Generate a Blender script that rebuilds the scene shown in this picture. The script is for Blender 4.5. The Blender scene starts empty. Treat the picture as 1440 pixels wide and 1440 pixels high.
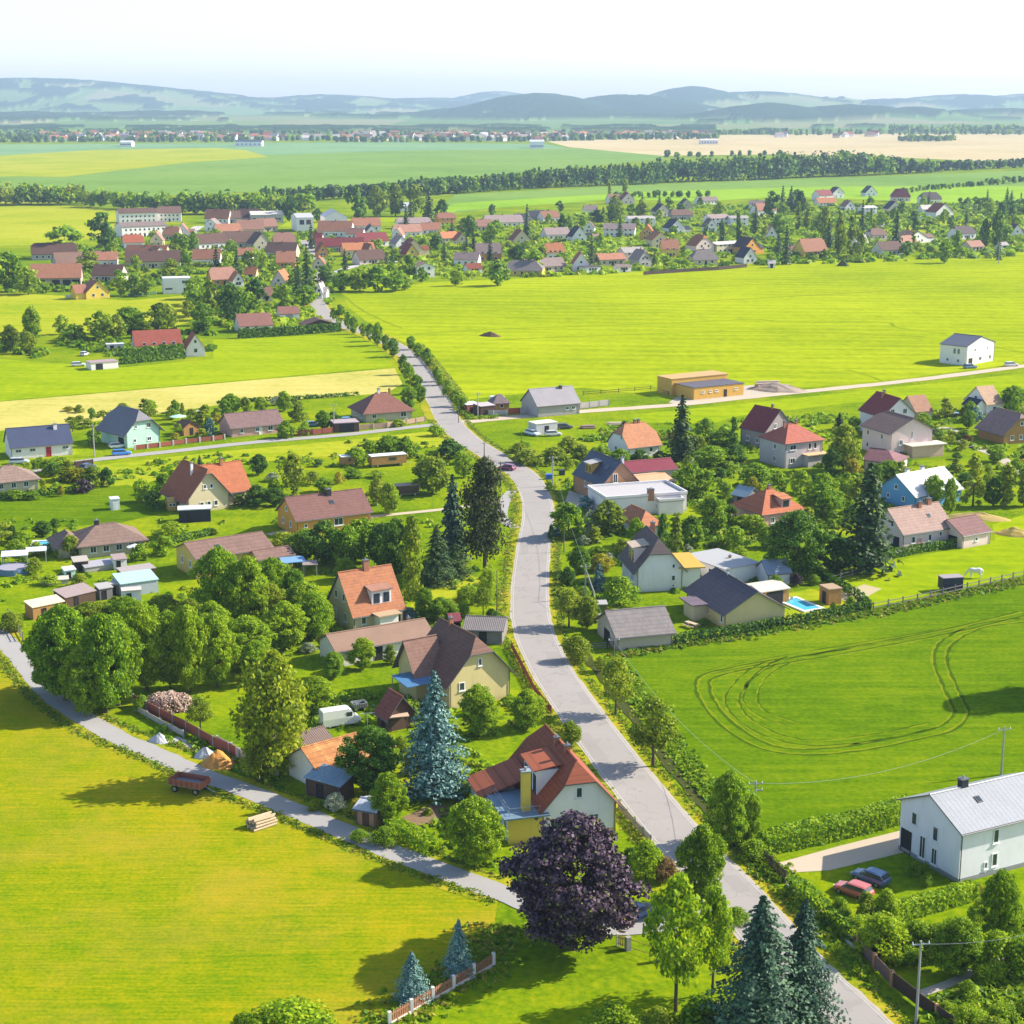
import bpy, bmesh, math, random
from math import radians, sin, cos, tan, atan, atan2, sqrt, pi
from mathutils import Vector, Matrix, noise
random.seed(7)
SC = bpy.context.scene
COL = SC.collection

# ------------------------------------------------------------------ camera
CAM_H = 80.0
FPX = 2400.0                       # focal length in pixels of the 1440 px photograph
PITCH = atan(575.0 / FPX)          # downward tilt
cam_d = bpy.data.cameras.new("camera"); cam = bpy.data.objects.new("camera", cam_d)
COL.objects.link(cam); SC.camera = cam
cam_d.sensor_width = 36.0; cam_d.lens = 36.0 * FPX / 1440.0
cam_d.clip_start = 1.0; cam_d.clip_end = 60000.0
cam.location = (0, 0, CAM_H); cam.rotation_euler = (pi / 2 - PITCH, 0, 0)

# ------------------------------------------------------------------ light
SUN_EL = radians(34)
SUN_AZ = Vector((1.0, 0.28, 0)).normalized()     # horizontal direction towards the sun
to_sun = Vector((SUN_AZ.x * cos(SUN_EL), SUN_AZ.y * cos(SUN_EL), sin(SUN_EL)))
W = bpy.data.worlds.new("World"); SC.world = W; W.use_nodes = True
nt = W.node_tree; bg = nt.nodes["Background"]
sky = nt.nodes.new("ShaderNodeTexSky"); sky.sky_type = 'NISHITA'; sky.sun_disc = False
sky.sun_elevation = SUN_EL; sky.sun_rotation = atan2(SUN_AZ.x, SUN_AZ.y)
sky.air_density = 1.0; sky.dust_density = 1.2; sky.ozone_density = 1.6; sky.altitude = 400
nt.links.new(sky.outputs[0], bg.inputs[0]); bg.inputs[1].default_value = 0.132
sl = bpy.data.lights.new("sun", 'SUN'); sl.energy = 4.9; sl.angle = radians(0.5); sl.color = (1.0, 0.925, 0.79)
so = bpy.data.objects.new("sun", sl); COL.objects.link(so)
so.rotation_euler = to_sun.to_track_quat('Z', 'Y').to_euler()
SC.view_settings.view_transform = 'Standard'; SC.view_settings.look = 'None'
SC.view_settings.exposure = 1.0; SC.view_settings.gamma = 1.0; SC.view_settings.use_curve_mapping = False
SC.cycles.use_denoising = True
SC.cycles.max_bounces = 6; SC.cycles.diffuse_bounces = 3; SC.cycles.glossy_bounces = 2
SC.cycles.transmission_bounces = 3; SC.cycles.transparent_max_bounces = 8; SC.cycles.volume_bounces = 0
SC.cycles.sample_clamp_indirect = 4.0

# ------------------------------------------------------------------ photograph -> ground
def ray(px, py):
    xc = (px - 720) / FPX; yc = (720 - py) / FPX
    return Vector((xc, cos(PITCH) + yc * sin(PITCH), -sin(PITCH) + yc * cos(PITCH)))
def G(px, py, z=0.0):
    d = ray(px, py); t = (z - CAM_H) / d.z
    return Vector((d.x * t, d.y * t, z))
def depth_of(p): return p.y * cos(PITCH) + (CAM_H - p.z) * sin(PITCH)
def mpp(p): return depth_of(p) / FPX                       # metres per photo pixel at a point
def h_for(p, top_y):                                       # height above ground point p whose top shows at row top_y
    yc = (720 - top_y) / FPX
    k = -sin(PITCH) + yc * cos(PITCH); m = cos(PITCH) + yc * sin(PITCH)
    return max(0.3, CAM_H + p.y * k / m)

# ------------------------------------------------------------------ tagging and linking
def link(o, parent=None):
    COL.objects.link(o)
    if parent is not None: o.parent = parent
    return o
def tag(o, label=None, cat=None, group=None, kind=None):
    if label: o["label"] = label
    if cat: o["category"] = cat
    if group: o["group"] = group
    if kind: o["kind"] = kind
    return o
def empty(name, loc, rz=0.0, label=None, cat=None, group=None):
    o = bpy.data.objects.new(name, None); o.empty_display_size = 0.5
    o.location = loc; o.rotation_euler = (0, 0, rz); link(o)
    return tag(o, label, cat, group)

class MB:
    """collects faces with material slots; build() links them as one mesh object"""
    def __init__(s): s.v = []; s.f = []; s.m = []; s.mats = []
    def mi(s, mat):
        if mat not in s.mats: s.mats.append(mat)
        return s.mats.index(mat)
    def face(s, pts, mat):
        n = len(s.v); s.v += [tuple(p) for p in pts]; s.f.append(tuple(range(n, n + len(pts)))); s.m.append(s.mi(mat))
    def box(s, c, d, mat, rz=0.0, M=None):
        """c centre, d full sizes"""
        cx, cy, cz = c; hx, hy, hz = d[0] / 2, d[1] / 2, d[2] / 2
        P = []
        for z in (-hz, hz):
            for x, y in ((-hx, -hy), (hx, -hy), (hx, hy), (-hx, hy)):
                X = x * cos(rz) - y * sin(rz); Y = x * sin(rz) + y * cos(rz)
                p = Vector((cx + X, cy + Y, cz + z)); P.append(tuple(M @ p) if M else tuple(p))
        n = len(s.v); s.v += P; k = s.mi(mat)
        for q in ((0, 3, 2, 1), (4, 5, 6, 7), (0, 1, 5, 4), (1, 2, 6, 5), (2, 3, 7, 6), (3, 0, 4, 7)):
            s.f.append(tuple(n + i for i in q)); s.m.append(k)
    def cyl(s, p0, p1, r0, r1, mat, n=8, caps=True):
        p0 = Vector(p0); p1 = Vector(p1); ax = (p1 - p0)
        if ax.length < 1e-6: return
        ax.normalize(); u = ax.orthogonal().normalized(); w = ax.cross(u)
        k = len(s.v); mi = s.mi(mat)
        for p, r in ((p0, r0), (p1, r1)):
            for i in range(n):
                a = 2 * pi * i / n; s.v.append(tuple(p + (u * cos(a) + w * sin(a)) * r))
        for i in range(n):
            j = (i + 1) % n; s.f.append((k + i, k + j, k + n + j, k + n + i)); s.m.append(mi)
        if caps:
            s.f.append(tuple(k + i for i in reversed(range(n)))); s.m.append(mi)
            s.f.append(tuple(k + n + i for i in range(n))); s.m.append(mi)
    def prism(s, poly, z0, z1, mat):
        """vertical prism over a counter-clockwise xy polygon"""
        n = len(poly); k = len(s.v); mi = s.mi(mat)
        s.v += [(x, y, z0) for x, y in poly] + [(x, y, z1) for x, y in poly]
        s.f.append(tuple(k + i for i in reversed(range(n)))); s.m.append(mi)
        s.f.append(tuple(k + n + i for i in range(n))); s.m.append(mi)
        for i in range(n):
            j = (i + 1) % n; s.f.append((k + i, k + j, k + n + j, k + n + i)); s.m.append(mi)
    def mesh(s, name):
        me = bpy.data.meshes.new(name); me.from_pydata(s.v, [], s.f)
        for m in s.mats: me.materials.append(m)
        me.polygons.foreach_set("material_index", s.m); me.update()
        return me
    def build(s, name, parent=None, smooth=False):
        me = s.mesh(name)
        if smooth: me.polygons.foreach_set("use_smooth", [True] * len(me.polygons))
        return link(bpy.data.objects.new(name, me), parent)

# ------------------------------------------------------------------ materials
MATS = {}
def lin(c):
    """#rrggbb as a linear colour"""
    if isinstance(c, str):
        c = c.lstrip('#'); v = [int(c[i:i + 2], 16) / 255 for i in (0, 2, 4)]
        return tuple((x / 12.92 if x <= 0.04045 else ((x + 0.055) / 1.055) ** 2.4) for x in v)
    return tuple(c)
class NT:
    """small helper to write node trees"""
    def __init__(s, name):
        s.mat = bpy.data.materials.new(name); s.mat.use_nodes = True; s.t = s.mat.node_tree
        s.b = s.t.nodes["Principled BSDF"]; s.b.inputs["Roughness"].default_value = 0.85
        s.b.inputs["Specular IOR Level"].default_value = 0.25
        s._tc = None
    def n(s, typ, **kw):
        x = s.t.nodes.new(typ)
        for k, v in kw.items():
            if k in x.inputs.keys(): x.inputs[k].default_value = v
            else: setattr(x, k, v)
        return x
    def l(s, a, b): s.t.links.new(a, b); return b
    def obj(s):
        if not s._tc: s._tc = s.n("ShaderNodeTexCoord")
        return s._tc.outputs["Object"]
    def noise(s, scale, detail=4, vec=None, rough=0.55, stretch=None, rot=0):
        v = vec or s.obj()
        if stretch or rot:
            mp = s.n("ShaderNodeMapping"); s.l(v, mp.inputs[0])
            if stretch: mp.inputs["Scale"].default_value = stretch
            mp.inputs["Rotation"].default_value = (0, 0, rot); v = mp.outputs[0]
        x = s.n("ShaderNodeTexNoise"); x.inputs["Scale"].default_value = scale; x.inputs["Detail"].default_value = detail
        x.inputs["Roughness"].default_value = rough; s.l(v, x.inputs["Vector"]); return x.outputs[0]
    def ramp(s, fac, stops):
        r = s.n("ShaderNodeValToRGB"); e = r.color_ramp.elements
        while len(e) < len(stops): e.new(0.5)
        for i, (p, c) in enumerate(stops):
            e[i].position = p; c = lin(c) if not isinstance(c, float) else (c, c, c); e[i].color = (*c, 1)
        s.l(fac, r.inputs[0]); return r.outputs[0]
    def mix(s, fac, a, b, mode='MIX'):
        m = s.n("ShaderNodeMix", data_type='RGBA', blend_type=mode)
        for i, v in ((0, fac), (6, a), (7, b)):
            if isinstance(v, (int, float)): m.inputs[i].default_value = v
            elif isinstance(v, (tuple, str)): m.inputs[i].default_value = (*lin(v), 1)
            else: s.l(v, m.inputs[i])
        return m.outputs[2]
    def math(s, op, a, b=0.0, c=0.0):
        m = s.n("ShaderNodeMath", operation=op)
        for i, v in enumerate((a, b, c)):
            if isinstance(v, (int, float)): m.inputs[i].default_value = v
            else: s.l(v, m.inputs[i])
        return m.outputs[0]
    def col(s, c):
        if isinstance(c, (tuple, str)): s.b.inputs["Base Color"].default_value = (*lin(c), 1)
        else: s.l(c, s.b.inputs["Base Color"])
    def bump(s, h, strength=0.4, dist=0.1):
        b = s.n("ShaderNodeBump"); b.inputs["Strength"].default_value = strength; b.inputs["Distance"].default_value = dist
        s.l(h, b.inputs["Height"]); s.l(b.outputs[0], s.b.inputs["Normal"])
def xyz(s):
    x = s.n("ShaderNodeSeparateXYZ"); s.l(s.obj(), x.inputs[0]); return x.outputs

def plain(name, c, rough=0.7, metal=0.0, var=0.12, scale=3.0, spec=0.3):
    if name in MATS: return MATS[name]
    s = NT(name); c = lin(c)
    nz = s.noise(scale, 5)
    s.col(s.mix(nz, tuple(x * (1 - var) for x in c), tuple(min(1, x * (1 + var)) for x in c)))
    s.b.inputs["Roughness"].default_value = rough; s.b.inputs["Metallic"].default_value = metal
    s.b.inputs["Specular IOR Level"].default_value = spec
    MATS[name] = s.mat; return s.mat
def plaster(c):
    """rendered wall: slight blotches, rain streaks and a darker foot"""
    key = "plaster " + str(c)
    if key in MATS: return MATS[key]
    s = NT("plaster"); c = lin(c)
    a = s.noise(0.6, 4); b = s.noise(2.0, 4, stretch=(1, 1, 0.15))
    base = s.mix(a, tuple(x * 0.88 for x in c), tuple(min(0.9, x * 1.06) for x in c))
    st = s.ramp(b, [(0.55, 0.0), (0.75, 1.0)])
    base = s.mix(s.math('MULTIPLY', st, 0.22), base, tuple(x * 0.62 for x in c))
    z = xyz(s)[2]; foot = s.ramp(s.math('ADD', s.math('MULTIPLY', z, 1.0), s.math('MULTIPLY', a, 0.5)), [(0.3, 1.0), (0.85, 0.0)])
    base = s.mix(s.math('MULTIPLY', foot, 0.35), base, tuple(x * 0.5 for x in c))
    s.col(base); s.bump(s.noise(18, 3), 0.15, 0.03)
    MATS[key] = s.mat; return s.mat
def tiles(c, kind='tile', c2=None):
    """roofing; the roof mesh's x axis runs along its ridge"""
    key = "roof " + kind + str(c) + str(c2)
    if key in MATS: return MATS[key]
    s = NT("roof_" + kind); c = lin(c); x, y, z = xyz(s)
    if kind == "tile": c = (c[0] * .88, c[1] * .80, c[2] * .74)
    big = s.noise(0.35, 5); fine = s.noise(3.5, 4)
    base = s.mix(big, tuple(v * 0.78 for v in c), tuple(min(0.9, v * 1.15) for v in c))
    if c2: base = s.mix(s.ramp(s.noise(0.8, 6), [(0.5, 0.0), (0.66, 1.0)]), base, lin(c2))
    base = s.mix(s.math('MULTIPLY', s.ramp(fine, [(0.45, 0.0), (0.7, 1.0)]), 0.28), base, tuple(v * 0.55 for v in c))
    if kind == 'tile':
        fr = s.math('FRACT', s.math('MULTIPLY', z, 2.5)); fx = s.math('FRACT', s.math('MULTIPLY', x, 2.3))
        row = s.ramp(fr, [(0.0, 1.0), (0.22, 0.0), (0.95, 0.0), (1.0, 1.0)])
        cx = s.ramp(fx, [(0.0, 1.0), (0.2, 0.0), (0.95, 0.0), (1.0, 1.0)])
        base = s.mix(s.math('MULTIPLY', row, 0.7), base, tuple(v * 0.42 for v in c))
        base = s.mix(s.math('MULTIPLY', cx, 0.3), base, tuple(v * 0.5 for v in c))
        wn = s.n("ShaderNodeTexWhiteNoise", noise_dimensions='2D')
        cb = s.n("ShaderNodeCombineXYZ"); s.l(s.math('FLOOR', s.math('MULTIPLY', x, 2.3)), cb.inputs[0]); s.l(s.math('FLOOR', s.math('MULTIPLY', z, 2.5)), cb.inputs[1])
        s.l(cb.outputs[0], wn.inputs[0])
        base = s.mix(s.math('MULTIPLY', wn.outputs[0], 0.4), base, tuple(min(0.9, v * 1.35) for v in c))
        s.bump(fr, 0.5, 0.05); s.b.inputs["Roughness"].default_value = 0.75
    elif kind == 'metal':
        fx = s.math('FRACT', s.math('MULTIPLY', x, 1.7))
        row = s.ramp(fx, [(0.0, 1.0), (0.14, 0.0), (0.9, 0.0), (1.0, 1.0)])
        base = s.mix(s.math('MULTIPLY', row, 0.5), base, tuple(v * 0.45 for v in c))
        s.bump(row, 0.4, 0.05); s.b.inputs["Roughness"].default_value = 0.42; s.b.inputs["Specular IOR Level"].default_value = 0.5
    elif kind == 'wave':
        fx = s.math('SINE', s.math('MULTIPLY', x, 22.0)); s.bump(fx, 0.5, 0.05)
        base = s.mix(s.math('MULTIPLY', s.math('ADD', s.math('MULTIPLY', fx, 0.5), 0.5), 0.25), base, tuple(v * 0.5 for v in c))
    s.col(base); MATS[key] = s.mat; return s.mat
def boards(c, along='z'):
    key = "boards" + str(c) + along
    if key in MATS: return MATS[key]
    s = NT("wood_boards"); c = lin(c); x, y, z = xyz(s)
    co = z if along == 'h' else s.math('ADD', x, y)
    fr = s.math('FRACT', s.math('MULTIPLY', co, 5.0))
    gap = s.ramp(fr, [(0.0, 1.0), (0.12, 0.0), (0.94, 0.0), (1.0, 1.0)])
    base = s.mix(s.noise(2.2, 5), tuple(v * 0.65 for v in c), tuple(min(0.9, v * 1.25) for v in c))
    base = s.mix(s.math('MULTIPLY', gap, 0.55), base, tuple(v * 0.3 for v in c)); s.col(base); s.bump(gap, 0.4, 0.03)
    MATS[key] = s.mat; return s.mat
def glassy():
    if 'glass' in MATS: return MATS['glass']
    s = NT("window_glass"); s.col(s.mix(s.noise(0.9, 2), (0.015, 0.022, 0.03), (0.06, 0.075, 0.09)))
    s.b.inputs["Roughness"].default_value = 0.08; s.b.inputs["Specular IOR Level"].default_value = 0.6
    MATS['glass'] = s.mat; return s.mat
def leafmat(key, dark, mid, light, trans=0.45, scale=0.9, fleck=None):
    """foliage; the shade varies from clump to clump and from tree to tree"""
    if key in MATS: return MATS[key]
    s = NT("foliage_" + key)
    oi = s.n("ShaderNodeObjectInfo"); g = s.n("ShaderNodeNewGeometry")
    a = s.noise(scale, 3); f = s.math('ADD', s.math('MULTIPLY', a, 0.75), s.math('MULTIPLY', g.outputs["Random Per Island"], 0.75))
    f = s.math('ADD', s.math('MULTIPLY', f, 0.8), s.math('MULTIPLY', s.math('SUBTRACT', oi.outputs["Random"], 0.5), 0.28))
    c = s.ramp(f, [(0.22, dark), (0.55, mid), (0.9, light)])  # light stop also paints sunlit highlights onto random leaves
    if fleck: c = s.mix(s.ramp(g.outputs["Random Per Island"], [(0.93, 0.0), (0.95, 1.0)]), c, lin(fleck))
    s.col(c); s.b.inputs["Roughness"].default_value = 0.6; s.b.inputs["Specular IOR Level"].default_value = 0.2
    tr = s.n("ShaderNodeBsdfTranslucent"); ms = s.n("ShaderNodeMixShader"); ms.inputs[0].default_value = trans
    s.l(c, tr.inputs[0]); s.l(s.b.outputs[0], ms.inputs[1]); s.l(tr.outputs[0], ms.inputs[2])
    s.l(ms.outputs[0], s.t.nodes["Material Output"].inputs[0])
    MATS[key] = s.mat; return s.mat
# ------------------------------------------------------------------ ground materials
def grassmat(name, a, b, c, big=0.02, stripes=None, fine=1.6, bumpy=0.5, patch=None, rot=0.0, streak=None):
    s = NT(name)
    n1 = s.noise(big, 6); n2 = s.noise(fine, 5); n3 = s.noise(fine * 0.22, 4)
    f = s.math('ADD', s.math('MULTIPLY', n1, 0.6), s.math('ADD', s.math('MULTIPLY', n2, 0.50), s.math('MULTIPLY', n3, 0.30)))
    if stripes:
        mp = s.n("ShaderNodeMapping"); s.l(s.obj(), mp.inputs[0]); mp.inputs["Rotation"].default_value = (0, 0, rot)
        wv = s.n("ShaderNodeTexWave"); s.l(mp.outputs[0], wv.inputs[0]); wv.inputs["Scale"].default_value = stripes
        wv.inputs["Distortion"].default_value = 2.5; wv.inputs["Detail"].default_value = 3; wv.inputs["Detail Scale"].default_value = 0.3
        f = s.math('ADD', f, s.math('MULTIPLY', s.math('SUBTRACT', wv.outputs[1], 0.5), 0.09))
    if streak:
        q = s.noise(1.0, 4, stretch=streak, rot=rot); f = s.math('ADD', f, s.math('MULTIPLY', s.math("SUBTRACT", q, 0.5), 0.5))
    col = s.ramp(f, [(0.53, a), (0.70, b), (0.88, c)])
    if patch:
        q = s.noise(0.05, 9, rough=0.7); col = s.mix(s.ramp(q, [(0.46, 0.0), (0.70, 0.55)]), col, lin(patch))
    s.col(col); s.b.inputs["Specular IOR Level"].default_value = 0.0
    s.bump(s.noise(2.6, 4), bumpy, 0.12); return s.mat
M_LAWN = grassmat("lawn_grass", (0.066, 0.136, 0.0017), (0.155, 0.232, 0.0023), (0.298, 0.309, 0.0046), big=0.035, fine=1.2)
M_MEADOW = grassmat("mown_meadow_grass", (0.11, 0.195, 0.002), (0.215, 0.245, 0.002), (0.36, 0.28, 0.006), big=0.03, fine=2.2, streak=(0.12, 2.4, 1), rot=radians(28), patch=(0.38, 0.26, 0.03))
M_CROP = grassmat("green_crop", (0.060, 0.125, 0.0010), (0.099, 0.174, 0.0014), (0.168, 0.222, 0.0029), big=0.022, fine=1.4, streak=(0.05, 0.8, 1), rot=radians(-14))
M_LIME = grassmat("lime_crop", (0.188, 0.259, 0.0013), (0.270, 0.329, 0.0013), (0.344, 0.389, 0.0065), big=0.008, fine=0.35, stripes=0.03, rot=radians(97), streak=(0.01, 0.25, 1))
M_LIME2 = grassmat("lime_meadow", (0.167, 0.256, 0.0013), (0.243, 0.317, 0.0013), (0.310, 0.362, 0.0065), big=0.01, fine=0.4, streak=(0.012, 0.3, 1), rot=radians(4))
M_STRAW = grassmat("pale_hay_strip", (0.323, 0.315, 0.0535), (0.442, 0.391, 0.0952), (0.510, 0.442, 0.1309), big=0.02, fine=0.5, streak=(0.02, 0.6, 1), rot=radians(4))
M_GOLD = grassmat("golden_meadow", (0.190, 0.277, 0.0036), (0.307, 0.330, 0.0119), (0.380, 0.375, 0.0297), big=0.012, fine=0.4, streak=(0.02, 0.4, 1), rot=radians(4))
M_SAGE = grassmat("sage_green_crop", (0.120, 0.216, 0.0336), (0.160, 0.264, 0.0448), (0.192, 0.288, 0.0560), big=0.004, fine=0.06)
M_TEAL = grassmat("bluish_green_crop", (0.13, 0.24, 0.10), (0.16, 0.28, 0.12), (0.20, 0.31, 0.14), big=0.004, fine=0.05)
M_SAND = grassmat("tan_field", (0.40, 0.32, 0.16), (0.48, 0.38, 0.20), (0.52, 0.42, 0.24), big=0.004, fine=0.05)
M_VERGE = grassmat("dry_verge_grass", (0.12, 0.19, 0.005), (0.28, 0.28, 0.01), (0.44, 0.32, 0.03), big=0.09, fine=1.5)
M_SOIL = plain("garden_soil", (0.22, 0.15, 0.09), 0.95, var=0.3, spec=0)
M_DITCH = plain("ditch_earth", (0.06, 0.07, 0.02), 0.95, var=0.3, spec=0)
M_GRAVEL = plain("gravel", (0.40, 0.35, 0.28), 0.95, var=0.15, scale=1.5)
M_CONC = plain("concrete_paving", (0.42, 0.40, 0.38), 0.9, var=0.12, scale=1.0)
def asphalt(name, a, b, cracks=True):
    s = NT(name); n1 = s.noise(0.12, 5); n2 = s.noise(3.0, 4)
    col = s.mix(n1, lin(a), lin(b)); col = s.mix(s.math('MULTIPLY', n2, 0.35), col, tuple(v * 0.75 for v in lin(a)))
    if cracks:
        v = s.n("ShaderNodeTexVoronoi", feature='DISTANCE_TO_EDGE'); v.inputs["Scale"].default_value = 0.10
        w = s.n("ShaderNodeMapping"); s.l(s.obj(), w.inputs[0]); w.inputs["Rotation"].default_value = (0, 0, 0.4)
        nn = s.n("ShaderNodeTexNoise"); nn.inputs["Scale"].default_value = 0.3
        s.l(w.outputs[0], nn.inputs[0]); ad = s.n("ShaderNodeVectorMath", operation='ADD'); s.l(w.outputs[0], ad.inputs[0])
        sc_ = s.n("ShaderNodeVectorMath", operation='SCALE'); s.l(nn.outputs[1], sc_.inputs[0]); sc_.inputs[3].default_value = 5.0
        s.l(sc_.outputs[0], ad.inputs[1]); s.l(ad.outputs[0], v.inputs["Vector"])
        cr = s.ramp(v.outputs[0], [(0.0, 1.0), (0.012, 0.0)]); col = s.mix(s.math('MULTIPLY', cr, 0.25), col, tuple(x * 0.4 for x in lin(a)))
        p = s.ramp(s.noise(0.35, 3), [(0.6, 0.0), (0.63, 1.0)]); col = s.mix(s.math('MULTIPLY', p, 0.18), col, tuple(x * 0.6 for x in lin(a)))
    s.col(col); s.bump(s.noise(14, 3), 0.2, 0.02); s.b.inputs["Roughness"].default_value = 0.9; s.b.inputs["Specular IOR Level"].default_value = 0.08; return s.mat
M_ROAD = asphalt("worn_asphalt", (0.29, 0.265, 0.245), (0.38, 0.345, 0.32))
M_LANE = asphalt("lane_asphalt", (0.30, 0.285, 0.27), (0.40, 0.375, 0.35), False)
M_DIRT = asphalt("dirt_track", (0.46, 0.37, 0.27), (0.56, 0.46, 0.35), False)
M_LINE = plain("faded_white_line", (0.48, 0.46, 0.43), 0.8, var=0.25, scale=2)

# ------------------------------------------------------------------ ground sheets
def sheet(name, pts, z, mat, kind='structure', label=None):
    """a flat polygon on the ground; pts are world xy"""
    bm = bmesh.new(); vs = [bm.verts.new((p[0], p[1], z)) for p in pts]
    f = bm.faces.new(vs); f.normal_update()
    if f.normal.z < 0: f.normal_flip()
    bmesh.ops.triangulate(bm, faces=[f]); me = bpy.data.meshes.new(name); bm.to_mesh(me); bm.free()
    me.materials.append(mat); o = link(bpy.data.objects.new(name, me)); o["kind"] = kind
    if label: o["label"] = label
    return o
def psheet(name, pix, z, mat): return sheet(name, [G(*p) for p in pix], z, mat)
def smooth(pts, n=6):
    """Catmull-Rom through 2D/3D points"""
    P = [Vector(p) for p in pts]; out = []
    for i in range(len(P) - 1):
        a = P[max(0, i - 1)]; b = P[i]; c = P[i + 1]; d = P[min(len(P) - 1, i + 2)]
        for k in range(n):
            t = k / n
            out.append(0.5 * ((2 * b) + (c - a) * t + (2 * a - 5 * b + 4 * c - d) * t * t + (3 * b - a - 3 * c + d) * t ** 3))
    out.append(P[-1]); return out
def strip(name, centre, w, z, mat, n=6, off=0.0, jitter=0.0, kind='structure'):
    """ribbon along a pixel path; w metres wide (number or list)"""
    P = smooth([G(*p) for p in centre], n); L = []; R = []
    for i, p in enumerate(P):
        t = (P[min(i + 1, len(P) - 1)] - P[max(i - 1, 0)]).normalized(); nn = Vector((-t.y, t.x, 0))
        ww = w if not isinstance(w, (list, tuple)) else w[0] + (w[1] - w[0]) * i / (len(P) - 1)
        jl = random.uniform(-jitter, jitter); jr = random.uniform(-jitter, jitter)
        L.append(p + nn * (off + ww / 2 + jl)); R.append(p + nn * (off - ww / 2 + jr))
    mb = MB()
    for i in range(len(P) - 1):
        mb.face([(R[i].x, R[i].y, z), (R[i + 1].x, R[i + 1].y, z), (L[i + 1].x, L[i + 1].y, z), (L[i].x, L[i].y, z)], mat)
    o = mb.build(name); o["kind"] = kind
    for f in o.data.polygons:
        if f.normal.z < 0: f.flip()
    return o

# far terrain: flat to about 3.6 km, then fields and wooded hills
def far_xy(px, D): return ((px - 720) / FPX * D * 1.0, D)
HILLS = []   # (px centre, distance, height, half width px, half depth m)
def hill(px, D, h, wpx, dep): HILLS.append((px * 1.0, D, h, wpx / FPX * D, dep))
# (top rows: higher = farther above the level horizon at row 145)
hill(60, 11500, 222, 330, 1500); hill(210, 11500, 120, 300, 1400); hill(-250, 11500, 150, 260, 1500)
hill(470, 11800, 118, 160, 1200); hill(600, 12500, 105, 200, 1300); hill(700, 13500, 150, 90, 1200)
hill(760, 8200, 112, 110, 700); hill(880, 8600, 108, 120, 800); hill(640, 8300, 40, 60, 600)
hill(965, 10000, 156, 90, 900); hill(1050, 10200, 132, 150, 900); hill(1165, 10400, 110, 60, 900)
hill(1240, 11000, 92, 100, 1000); hill(1330, 11500, 125, 120, 1100); hill(1450, 11800, 130, 160, 1200); hill(1650, 12000, 150, 200, 1300)
hill(1070, 7000, 66, 90, 400); hill(1180, 7000, 62, 90, 400); hill(1275, 7200, 50, 70, 400); hill(1400, 7800, 42, 130, 500); hill(1560, 7800, 60, 160, 500)
hill(60, 7600, 30, 90, 350); hill(240, 8000, 32, 150, 350); hill(420, 8400, 30, 110, 400)
def terr_z(x, y):
    D = y
    if D < 3300: return 0.0
    z = 0.0
    for (hp, hD, h, hw, hd) in HILLS:
        cx = (hp - 720) / FPX * hD
        a = ((x - cx) / hw) ** 2 + ((y - hD) / hd) ** 2
        if a < 9: z = max(z, h * math.exp(-a * 0.85)) + (0.25 * h * math.exp(-a * 0.85) if z > 0 else 0) * 0.0
    base = min(26.0, max(0.0, (D - 4600) * 0.0075))
    z = max(z, base) if z < base else z + base * 0.0
    return z * min(1.0, (D - 3300) / 900.0)
def terr_z(x, y):
    if y < 4600: return 0.0
    z = min(22.0, (y - 4600) * 0.006)
    for (hp, hD, h, hw, hd) in HILLS:
        cx = (hp - 720) / FPX * hD
        a = ((x - cx) / hw) ** 2 + ((y - hD) / hd) ** 2
        if a < 8: z = max(z, h * math.exp(-a * 0.85))
    z += 9 * noise.noise((x / 900, y / 900, 3.3)) * min(1, max(0, (y - 5200) / 1500))
    return max(0, z) * min(1.0, (y - 4600) / 700.0)
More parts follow.
